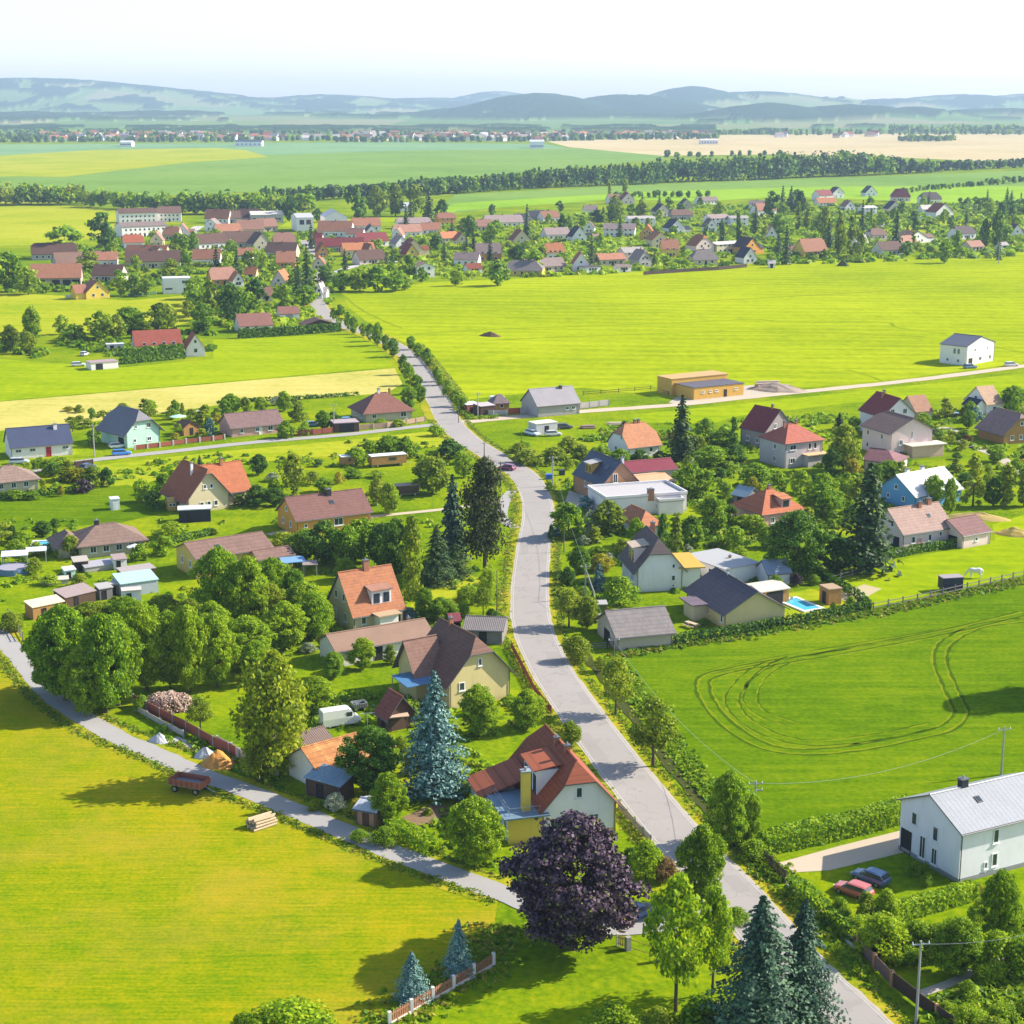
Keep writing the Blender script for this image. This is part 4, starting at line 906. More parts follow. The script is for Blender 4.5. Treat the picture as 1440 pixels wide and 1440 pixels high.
house("bungalow", "beige bungalow with brown pyramid roof at the lane end by the main road", (513, 579), (579, 574), 2.9, 6.6, d=11, ridge='x', k=(1, 1), wall=W_BEIGE, roof=T((0.23, 0.105, 0.085)), oh=.8, short="brown pyramid-roofed bungalow",
      wins=lambda L, d: [('f', L * .82, 1.5, 1.6, 1.3), ('f', L * .2, 1.5, 1.2, 1.1), ('l', d * .25, 1.5, 1.1, 1.3), ('l', d * .6, 1.5, 1.1, 1.3)], chim=lambda L, d: [(L * .45, d * .5, 1.0, W_WHITE, .7), (L * .68, d * .5, .8, BRICK, .5)])
house("carport", "brown-roofed carport left of the pyramid-roofed bungalow", (470, 596), (505, 594), 2.3, None, d=5, cat="carport", wall=B_DARK, roof=plain("lilac_felt", (0.36, 0.28, 0.3)), oh=.1, near=False, doors=lambda L, d: [('f', L * .5, 3.5, 2.0, DARK)])
# ---- middle right
house("barn", "grey block barn with lilac-grey roof behind a concrete fence", (756, 570), (815, 565), 3.2, 6.8, d=9.5, ridge='x', cat="barn", wall=W_GREY, roof=T((0.30, 0.27, 0.28), 'metal'), oh=.4, short="grey barn by the track", wins=lambda L, d: [('f', L * .7, 1.8, 1.1, .9), ('f', L * .85, 1.8, 1.1, .9)], chim=lambda L, d: [(L * .72, d * .45, .6, BROWNF, .7)])
house("timber_building", "new timber building with yellow board walls and dark flat roof by the dirt track", (976, 546), (1046, 539), 3.3, None, d=9, cat="building", wall=B_YEL, roof=plain("dark_roof_felt", (0.10, 0.09, 0.11)), oh=.15, short="new timber building",
      wins=lambda L, d: [('f', L * t, 2.0, 1.0, .6) for t in (.18, .33, .45, .84)], doors=lambda L, d: [('f', L * .63, 1.0, 2.1, DARK)],
      wings=lambda L, d: [(-1.2, d, L + 2.4, 7, 4.6, None, 'x', (0, 0), B_YEL, plain("pale_timber", (0.5, 0.3, 0.12)))])
house("villa", "new white two-storey house with grey roof alone beside the dirt track", (1360, 487), (1399, 480), 6.2, 8.6, d=9.5, ridge='y', wall=W_WHITE, roof=T(SLATE, 'metal'), oh=.3, short="lone white house by the track",
      wins=lambda L, d: [('f', L * .3, 4.6, 1.0, .9), ('f', L * .75, 4.6, .8, .9), ('f', L * .85, 1.5, 1.3, 1.3), ('f', L * .5, 1.6, 1.6, 1.3), ('l', d * .3, 4.3, 1.0, 1.8), ('l', d * .45, 4.3, 1.0, 1.8), ('l', d * .3, 1.4, 1.0, 1.0), ('l', d * .7, 1.4, 1.0, 1.0)],
      doors=lambda L, d: [('f', L * .15, 2.2, 2.2, DARK)])
house("farmhouse", "white cottage with rounded orange mansard-like roof left of the big spruce", (884, 628), (929, 623), 2.9, 7.4, d=9, ridge='x', k=(.45, .45), wall=W_WHITE, roof=T((0.50, 0.235, 0.12)), oh=.4, short="white cottage with the orange roof",
      wins=lambda L, d: [('l', d * .35, 4.5, .7, 1.0), ('l', d * .6, 1.6, .9, 1.1), ('f', L * .25, 1.6, .9, 1.1), ('f', L * .7, 1.6, .9, 1.1)], chim=lambda L, d: [(L * .5, d * .5, .6), (L * .62, d * .5, .6)])
house("farmhouse", "brick house with steep navy blue roof and box dormer by the road bend", (807, 664), (847, 681), 4.0, 8.4, d=8.5, ridge='x', wall=W_BRICK, roof=T(NAVY, 'metal'), oh=.35, short="brick house with the navy roof",
      wins=lambda L, d: [('f', L * t, 2.6, 1.0, 1.2) for t in (.42, .60, .78)] + [('r', d * .35, 5.0, 1.1, 1.9), ('r', d * .7, 1.8, 1.0, 1.2)], dorm=lambda L, d: [('f', L * .40, 2.6, .8, 4.6, 2.3, plain("dormer_zinc", (0.4, 0.38, 0.36)), B_YEL)],
      skyl=lambda L, d: [('f', L * .78, .6, 1.3, 1.1)], chim=lambda L, d: [(L * .9, d * .62, .8, W_WHITE, .6)])
house("workshop", "workshop with shallow peach roof behind the white flat-roofed house", (888, 682), (948, 676), 3.2, 4.0, d=9, ridge='x', cat="workshop", wall=W_BEIGE, roof=T(PEACH, 'plain'), oh=.4, wins=wf([('f', 3, 2.0, 1.2, 1.1)]), short="peach-roofed workshop")
house("barn", "low barn with dark red roof behind the peach-roofed workshop", (884, 664), (952, 658), 3.2, 4.8, d=7, ridge='x', cat="barn", wall=W_GREY, roof=T((0.22, 0.03, 0.04), 'metal'), oh=.3, short="dark red barn roof", doors=lambda L, d: [('f', L * .5, 2, 2.2, DARK)])
house("villa", "long white flat-roofed house with a red-brown chimney stack", (853, 703), (966, 695), 3.5, None, d=11, wall=W_WHITE, roof=plain("pale_grey_felt", (0.42, 0.40, 0.40)), oh=.12, parap=.5, short="white flat-roofed house",
      wins=lambda L, d: [('f', L * .63, 1.5, .8, .9), ('f', L * .72, 1.4, 1.4, 1.3)], chim=lambda L, d: [(L * .55, .3, 1.5, BRICK, 1.2)], wings=lambda L, d: [(L * .62, -1.6, L * .3, 1.6, 2.6, None, 'x', (0, 0), None, plain("grey_terrace", (0.30, 0.28, 0.28)))])
house("garage", "small garage with orange pantile roof below the white flat-roofed house", (901, 735), (927, 732), 2.6, 4.4, d=8, ridge='y', k=(1, .5), cat="garage", wall=W_WHITE, roof=T((0.52, 0.22, 0.11)), oh=.8, short="orange-roofed garage", doors=lambda L, d: [('l', d * .4, 2.0, 2.0, BROWNF)])
house("farmhouse", "white half-hipped house with near-black roof and beige-roofed dormer beside the road", (896, 799), (960, 796), 4.2, 9.0, d=10.5, ridge='y', k=(.42, .3), wall=plaster((0.76, 0.73, 0.72)), roof=T((0.14, 0.115, 0.115)), oh=.7, short="white house with near-black roof",
      wins=lambda L, d: [('f', L * .80, 2.2, .7, 1.0), ('f', L * .80, 4.3, .6, .8), ('f', L * .8, .9, .5, .5), ('l', d * .3, 2.0, 1.0, 1.3)], chim=lambda L, d: [(L * .62, d * .85, 1.0, BRICK, .7)],
      dorm=lambda L, d: [('l', 4.6, 3.8, .15, 3.6, 3.4, T((0.50, 0.40, 0.30), 'plain'), W_LPINK, 3.2)], wings=lambda L, d: [(L, .3, 3.2, 8.5, 3.8, None, 'x', (0, 0), None, plain("mustard_roof", (0.5, 0.32, 0.05)))])
house("garage", "pale grey flat-roofed garage block beside the slate-roofed house", (1019, 801), (1067, 792), 2.9, None, d=11, cat="garage", wall=W_WHITE, roof=plain("light_grey_felt", (0.36, 0.36, 0.36)), oh=.3, short="grey flat-roofed garage", doors=lambda L, d: [('l', d * .25, 2.6, 2.1, DARK), ('l', d * .7, 2.6, 2.1, DARK)], chim=lambda L, d: [(L * .7, d * .45, .5, BRICK, .4)])
house("farmhouse", "cream house with dark slate roof at the corner of the crop field", (967, 827), (1021, 861), 3.0, 6.0, d=10.2, ridge='x', wall=W_PALEY, roof=T((0.105, 0.095, 0.125)), oh=.6, short="slate-roofed cream house",
      wins=lambda L, d: [('f', L * .3, 1.6, 1.1, 1.3), ('f', L * .55, 1.6, 1.0, 1.2), ('f', L * .9, 1.6, .8, 1.3)], doors=lambda L, d: [('f', L * .15, 1, 2.1, WHITE)],
      wings=lambda L, d: [(L * .30, -2.6, 3.8, 2.8, 2.6, None, 'x', (0, 0), W_CREAM, T((0.16, 0.13, 0.17)))], chim=lambda L, d: [(L * .3, d * .5, .6, WHITE, .3)])
house("carport", "pale-roofed carport behind the slate-roofed house", (1070, 832), (1110, 826), 2.6, 3.0, d=5, ridge='x', cat="carport", wall=B_WOOD, roof=plain("cream_sheet", (0.55, 0.50, 0.42)), oh=.2, near=False, doors=lambda L, d: [('f', L * .5, 3, 2.2, DARK)])
house("barn", "low barn with grey slate-look roof at the left corner of the crop field", (868, 893), (946, 886), 2.5, 5.0, d=9, ridge='x', cat="barn", wall=W_BEIGE, roof=T((0.23, 0.22, 0.225)), oh=.55, short="grey-roofed barn by the crop", doors=lambda L, d: [('l', d * .5, 2.4, 2.0, DARK)])
house("farmhouse", "grey rendered house with steep maroon roof left of the lilac-grey hip house", (1042, 599), (1076, 606), 4.6, 9.2, d=9.5, ridge='x', wall=plaster((0.34, 0.28, 0.27)), roof=T(MAROON), oh=.4, short="maroon-roofed grey house",
      wins=lambda L, d: [('f', L * .3, 2.0, 1.0, 1.2), ('f', L * .7, 2.0, 1.0, 1.2), ('r', d * .35, 5.4, 1.0, 1.2), ('r', d * .65, 5.4, 1.0, 1.2)], chim=lambda L, d: [(L * .7, d * .5, .8)])
house("villa", "two-storey lilac-grey house with red hip roof and balcony", (1105, 622), (1157, 616), 6.0, 9.0, c=(1078, 611), ridge='x', k=(1, 1), wall=W_LILAC, roof=T((0.42, 0.13, 0.09)), oh=.5, short="lilac-grey house with the red hip roof",
      wins=lambda L, d: [('f', L * .2, 4.6, 1.8, 1.2), ('f', L * .65, 4.5, .9, 1.5), ('f', L * .8, 4.5, .9, 1.5), ('f', L * .2, 1.6, 1.4, 1.2), ('f', L * .7, 1.4, 2.2, 1.6), ('l', d * .4, 4.4, 1.0, 1.2), ('l', d * .4, 1.6, 1.0, 1.2)],
      wings=lambda L, d: [(L * .5, -1.7, L * .5, 1.7, 2.7, None, 'x', (0, 0), W_LILAC, plaster((0.62, 0.42, 0.22)))], chim=lambda L, d: [(L * .3, d * .5, .7), (L * .62, d * .5, .7)])
house("villa", "white gabled house with dark red roof directly behind the large cream house", (1241, 584), (1287, 581), 5.6, 9.6, c=(1210, 574), ridge='y', wall=W_WHITE, roof=T((0.25, 0.055, 0.055)), oh=.5, short="white gable with dark red roof", wins=lambda L, d: [('f', L * .3, 6.3, 1.2, 1.3), ('f', L * .68, 6.3, 1.2, 1.3)], chim=lambda L, d: [(L * .4, d * .6, .8), (L * .5, d * .7, .8)])
house("villa", "large cream two-storey house with broad brown gable roof and porch", (1253, 608), (1312, 603), 6.0, 9.0, c=(1216, 596), ridge='y', k=(0, .3), wall=W_LPINK, roof=T((0.24, 0.165, 0.14)), oh=.6, short="large cream house",
      wins=lambda L, d: [('f', L * .25, 3.4, 1.0, 1.2), ('f', L * .5, 4.9, .5, 1.8), ('f', L * .25, .9, .9, .9), ('l', d * .8, 4.4, .9, 1.2), ('l', d * .8, 1.5, .9, 1.2), ('l', d * .3, 4.4, .9, 1.2)],
      wings=lambda L, d: [(L * .35, -3.0, L * .75, 3.0, 2.9, None, 'x', (0, 0), plaster((0.62, 0.42, 0.30)), plain("porch_slab", (0.55, 0.5, 0.42)))])
house("garage", "low building with mauve hip roof in front of the large cream house", (1215, 645), (1258, 650), 2.8, 4.6, d=8, ridge='x', k=(0, 1), cat="garage", wall=W_LPINK, roof=T((0.24, 0.12, 0.14)), oh=.4, doors=lambda L, d: [('f', L * .6, 2.2, 2.0, DARK)], short="mauve-roofed garage")
house("cottage", "small cottage with light brown tent-like roof beyond the large cream house", (1288, 578), (1311, 576), 2.6, 6.0, d=7.5, ridge='x', wall=W_BEIGE, roof=T((0.36, 0.20, 0.13)), oh=.3, near=False, wins=wf([('f', 2, 1.4, .9, 1)]), short="small light brown cottage")
house("cottage", "small white cottage with tan roof near the dirt track at right", (1388, 568), (1410, 566), 3.0, 7.0, d=9, ridge='x', wall=W_WHITE, roof=T((0.46, 0.32, 0.22)), oh=.3, near=False, short="small white cottage with tan roof", wins=lambda L, d: [('f', L * .5, 1.6, 1.0, 1.0), ('l', d * .5, 4.0, .8, .9)], wings=lambda L, d: [(-3.5, .5, 4.0, 5, 2.6, 4.2, 'y', (0, 0), W_WHITE, T(NAVY))])
house("farmhouse", "brown wood-fronted house with grey-brown roof cut by the right edge", (1412, 608), (1460, 604), 3.0, 7.2, d=10, ridge='y', k=(.2, .2), wall=B_WOOD, roof=T((0.28, 0.20, 0.19)), oh=.8, short="brown house at the right edge", wins=wf([('f', 3, 1.5, 1.0, 1.2), ('f', 1, 4.8, .9, 1.0)]))
house("longhouse", "blue-walled longhouse with pale sheet roof and white chimneys", (1287, 697), (1352, 685), 3.0, 6.4, c=(1246, 682), ridge='x', wall=W_BLUE, roof=T((0.50, 0.50, 0.52), 'metal'), oh=.45, short="blue longhouse",
      wins=lambda L, d: [('l', d * .3, 1.8, .8, 1.0), ('l', d * .5, 3.9, .9, 1.0), ('l', d * .7, 1.8, .8, 1.0), ('f', L * .2, 1.6, 1, 1.1), ('f', L * .8, 1.6, 1, 1.1)], chim=lambda L, d: [(L * .3, d * .6, .8, W_WHITE, .8), (L * .62, d * .6, .8, W_WHITE, .8)])
house("farmhouse", "pink house with pale mauve roof beside the paddock", (1270, 748), (1338, 738), 3.7, 7.2, d=8.5, ridge='x', wall=W_LPINK, roof=T((0.38, 0.27, 0.24)), oh=.5, short="pink house by the paddock",
      wins=lambda L, d: [('f', L * .22, 1.9, .9, 1.3), ('f', L * .56, 1.9, .8, 1.3), ('f', L * .78, 2.3, .7, .9), ('l', d * .35, 4.6, .9, 1.2)], doors=lambda L, d: [('l', d * .2, 1.6, 2.4, DARK), ('f', L * .35, 1.0, 2.0, W_PINK)],
      chim=lambda L, d: [(L * .6, d * .45, .9, BRICK, .7), (L * .82, d * .5, .9, BRICK, .9)], skyl=lambda L, d: [('f', L * .68, .5, .7, .9)])
house("outbuilding", "pink annex with brown roof at the right end of the pink house", (1354, 752), (1393, 745), 2.7, 4.8, d=8, ridge='x', cat="outbuilding", wall=W_LPINK, roof=T((0.22, 0.12, 0.12)), oh=.3, short="pink annex", wins=lambda L, d: [('f', L * .5, 1.4, .8, .7)], doors=lambda L, d: [('l', d * .3, 2.2, 2.0, DARK)])
house("farmhouse", "pink house with red-orange hip roof and pink dormer behind the round garden trees", (1072, 722), (1132, 714), 3.2, 6.6, d=10, ridge='x', k=(1, 1), wall=W_PINK, roof=T((0.45, 0.15, 0.07)), oh=.4, short="pink house with the orange hip roof", wins=wf([('f', 3, 1.6, 1.0, 1.2)]), dorm=lambda L, d: [('f', L * .6, 2.2, .7, 3.4, 1.9, T(ORANGE), W_PINK)], chim=lambda L, d: [(L * .5, d * .5, .7)])
house("shed", "small shed with blue-grey roof left of the orange hip roof", (1030, 694), (1050, 698), 2.2, 3.6, d=4.5, ridge='x', cat="shed", wall=B_GREY, roof=T((0.22, 0.32, 0.38), 'metal'), oh=.3, doors=lambda L, d: [('f', L * .5, 1.2, 1.8, DARK)])
house("shed", "small pale shed with blue-grey roof beside the pool garden", (1080, 806), (1112, 803), 2.3, 4.0, d=4.5, ridge='x', cat="shed", wall=W_LBLUE, roof=T((0.20, 0.25, 0.33), 'metal'), oh=.3, short="blue-grey garden shed", doors=lambda L, d: [('f', L * .3, .9, 1.8, DARK)])
house("garden_hut", "brown wooden cube hut at the corner of the pool garden", (1166, 830), (1184, 828), 2.6, None, d=3, cat="hut", wall=B_WOOD, roof=plain("tan_felt", (0.38, 0.26, 0.16)), oh=.08, near=False, doors=lambda L, d: [('l', d * .5, .9, 1.9, DARK)])
house("container", "white corrugated container on the grass below the dirt track", (754, 597), (784, 594), 2.7, None, d=4, cat="container", wall=T((0.55, 0.54, 0.54), 'metal'), roof=plain("cream_roof", (0.6, 0.55, 0.45)), oh=.1, near=False, doors=lambda L, d: [('f', L * .5, 1.0, 2.0, DARK)], short="white container")
# ---- upper left hamlet
house("farmhouse", "brick red roofed house behind a tall clipped hedge in the left fields", (191, 486), (256, 483), 3.0, 7.2, d=11, ridge='x', near=False, wall=W_BEIGE, roof=T((0.30, 0.085, 0.06)), oh=.4, short="hedged red-roofed house", wins=wf([('f', 4, 3.4, .9, .7)]))
house("cottage", "small white gabled cottage with red roof right of the tall hedge", (262, 489), (288, 488), 3.0, 7.4, d=9, ridge='y', near=False, wall=W_WHITE, roof=T(RED), oh=.5, short="white gable right of the hedge", wins=lambda L, d: [('f', L * .5, 2.0, 1.0, 1.2), ('f', L * .5, 4.9, .8, .9)])
house("farmhouse", "white-walled house with brown roof behind the long clipped hedge", (337, 458), (383, 456), 2.7, 6.4, d=10, ridge='x', near=False, wall=W_WHITE, roof=T((0.26, 0.13, 0.11)), oh=.4, short="brown-roofed house behind the long hedge", wins=wf([('f', 3, 1.5, 1.1, 1.2)]))
house("garage", "small white garage with brown roof near the long clipped hedge", (393, 441), (421, 440), 2.7, 5.0, d=7, ridge='x', near=False, cat="garage", wall=W_WHITE, roof=T((0.26, 0.13, 0.11)), oh=.3, doors=lambda L, d: [('f', L * .5, 2.4, 2.1, GREYM)])
house("carport", "dark brown low carport roof at the right end of the long hedge", (428, 457), (472, 455), 2.4, 4.2, d=8, ridge='y', near=False, cat="carport", wall=B_DARK, roof=T(DBRN), oh=.4, doors=lambda L, d: [('f', L * .5, 4, 2.0, DARK)])
house("shed", "long low white shed at the edge of the left hay meadow", (128, 511), (166, 508), 2.2, None, d=5, near=False, cat="shed", wall=W_WHITE, roof=plain("mauve_felt", (0.34, 0.24, 0.25)), oh=.2, doors=lambda L, d: [('f', L * .3, 2, 1.8, DARK)], short="long low shed in the left meadow")
house("shed", "small pale shed left of the tall clipped hedge", (150, 485), (174, 484), 2.2, None, d=3, near=False, cat="shed", wall=W_WHITE, roof=plain("mauve_felt2", (0.5, 0.5, 0.52)), oh=.2, doors=lambda L, d: [('f', L * .3, 1, 1.8, DARK)])
house("farmhouse", "bright yellow house with cross gable at the edge of the village meadow", (121, 411), (154, 409), 3.0, 7.5, d=8, ridge='y', near=False, wall=W_GOLD, roof=T((0.33, 0.15, 0.10)), oh=.5, short="bright yellow village house", wins=wf([('f', 2, 1.6, 1.0, 1.1), ('f', 1, 4.8, .9, 1)]), wings=lambda L, d: [(-4, 1, 5, 7, 3.0, 6.0, 'x', (0, 0), None, None)], chim=lambda L, d: [(L * .5, d * .6, .7)])
house("villa", "white flat-roofed cube house at the edge of the village meadow", (229, 392), (268, 391), 6.6, None, d=8, near=False, wall=W_WHITE, roof=plain("white_flat_roof", (0.6, 0.6, 0.62)), oh=.05, short="white cube house", wins=lambda L, d: [('f', L * .2, 2.2, 3.0, .7), ('f', L * .8, 5.0, 2.6, 1.2), ('f', L * .8, 1.6, 1.6, 1.8)], wings=lambda L, d: [(L, 0, 5, 6, 3.2, None, 'x', (0, 0), W_WHITE, plain("white_flat_roof", (0.6, 0.6, 0.62)))])
house("barn", "long barn with orange-brown roof behind the yellow house", (43, 390), (113, 389), 4.0, 9.5, d=12, ridge='x', near=False, cat="barn", wall=plaster((0.40, 0.33, 0.28)), roof=T(SALMON), oh=.5, short="long orange-brown barn", doors=lambda L, d: [('f', L * t, 3.2, 2.6, DARK) for t in (.2, .5, .72, .9)])
# ------------------------------------------------------------------ the village: (centre px, base row, width px, eave, ridge, axis, hip, roof, wall, label)
R_ = {'r': RED, 'o': ORANGE, 's': SALMON, 'b': BRN, 'd': DBRN, 'm': MAROON, 'n': NAVY, 'g': (0.30, 0.28, 0.29), 'l': (0.32, 0.26, 0.26), 'k': (0.08, 0.06, 0.07), 'w': (0.55, 0.54, 0.54), 'p': (0.38, 0.21, 0.16), 't': (0.40, 0.30, 0.22)}
RN = {'r': 'red', 'o': 'orange', 's': 'salmon', 'b': 'brown', 'd': 'dark brown', 'm': 'maroon', 'n': 'navy', 'g': 'grey', 'l': 'lilac-grey', 'k': 'near-black', 'w': 'pale', 'p': 'pinkish', 't': 'tan'}
V_ = {'w': W_WHITE, 'c': W_CREAM, 'p': W_LPINK, 'y': W_GOLD, 'g': W_GREY, 'b': W_BEIGE, 'o': W_ORANGE, 'h': B_DARK}
def vh(cx, base, w, he, hr, ax, k, rc, wc, label, d=9.0, rz=None, cat="house", name="house", nw=2, wing=None, chim=True):
    rz = radians(rz if rz is not None else random.choice((-8, 4, 10, 16, 22, 28, 34)))
    A = G(cx - w / 2, base); m = mpp(A); L = max(3, w * m / (cos(rz) + (0.25 if ax == 'y' else 0)))
    wins = []
    for s_ in range(2 if he > 4.5 else 1):
        wins += row('f', nw if ax == 'y' else max(2, int(L / 3.2)), 1.6 + 2.8 * s_, 1.1, 1.2, L)
    if ax == 'y' and hr and hr - he > 3: wins += [('f', L / 2, he + .6, 1.0, 1.1)]
    RJ = random.choice((.7, .85, 1.0, 1.12)); he *= random.uniform(.92, 1.12); hr = hr and max(hr * random.uniform(.97, 1.1), he + 1)
    wings = [(L - .1, 1.0, L * .45, d * .7, min(he, 3.2), min(he, 3.2) + 1.8, 'x', (0, 0), None, None)] if wing else []
    return building(name, label, cat, (A.x, A.y, 0), rz, L, d, he, hr, ridge=ax, k=(k, k), wall=V_[wc], roof=(T(tuple(round(v_ * RJ, 3) for v_ in R_[rc])) if hr else plain("flat " + rc, R_[rc])), oh=.4, near=False, wins=wins,
                    doors=[('f', L * .5, 1.0, 2.0, DARK)] if ax == 'x' else (), chim=[(L * .5, d * .5, .7)] if chim and hr else (), wings=wings, group="houses of the village", short=None)
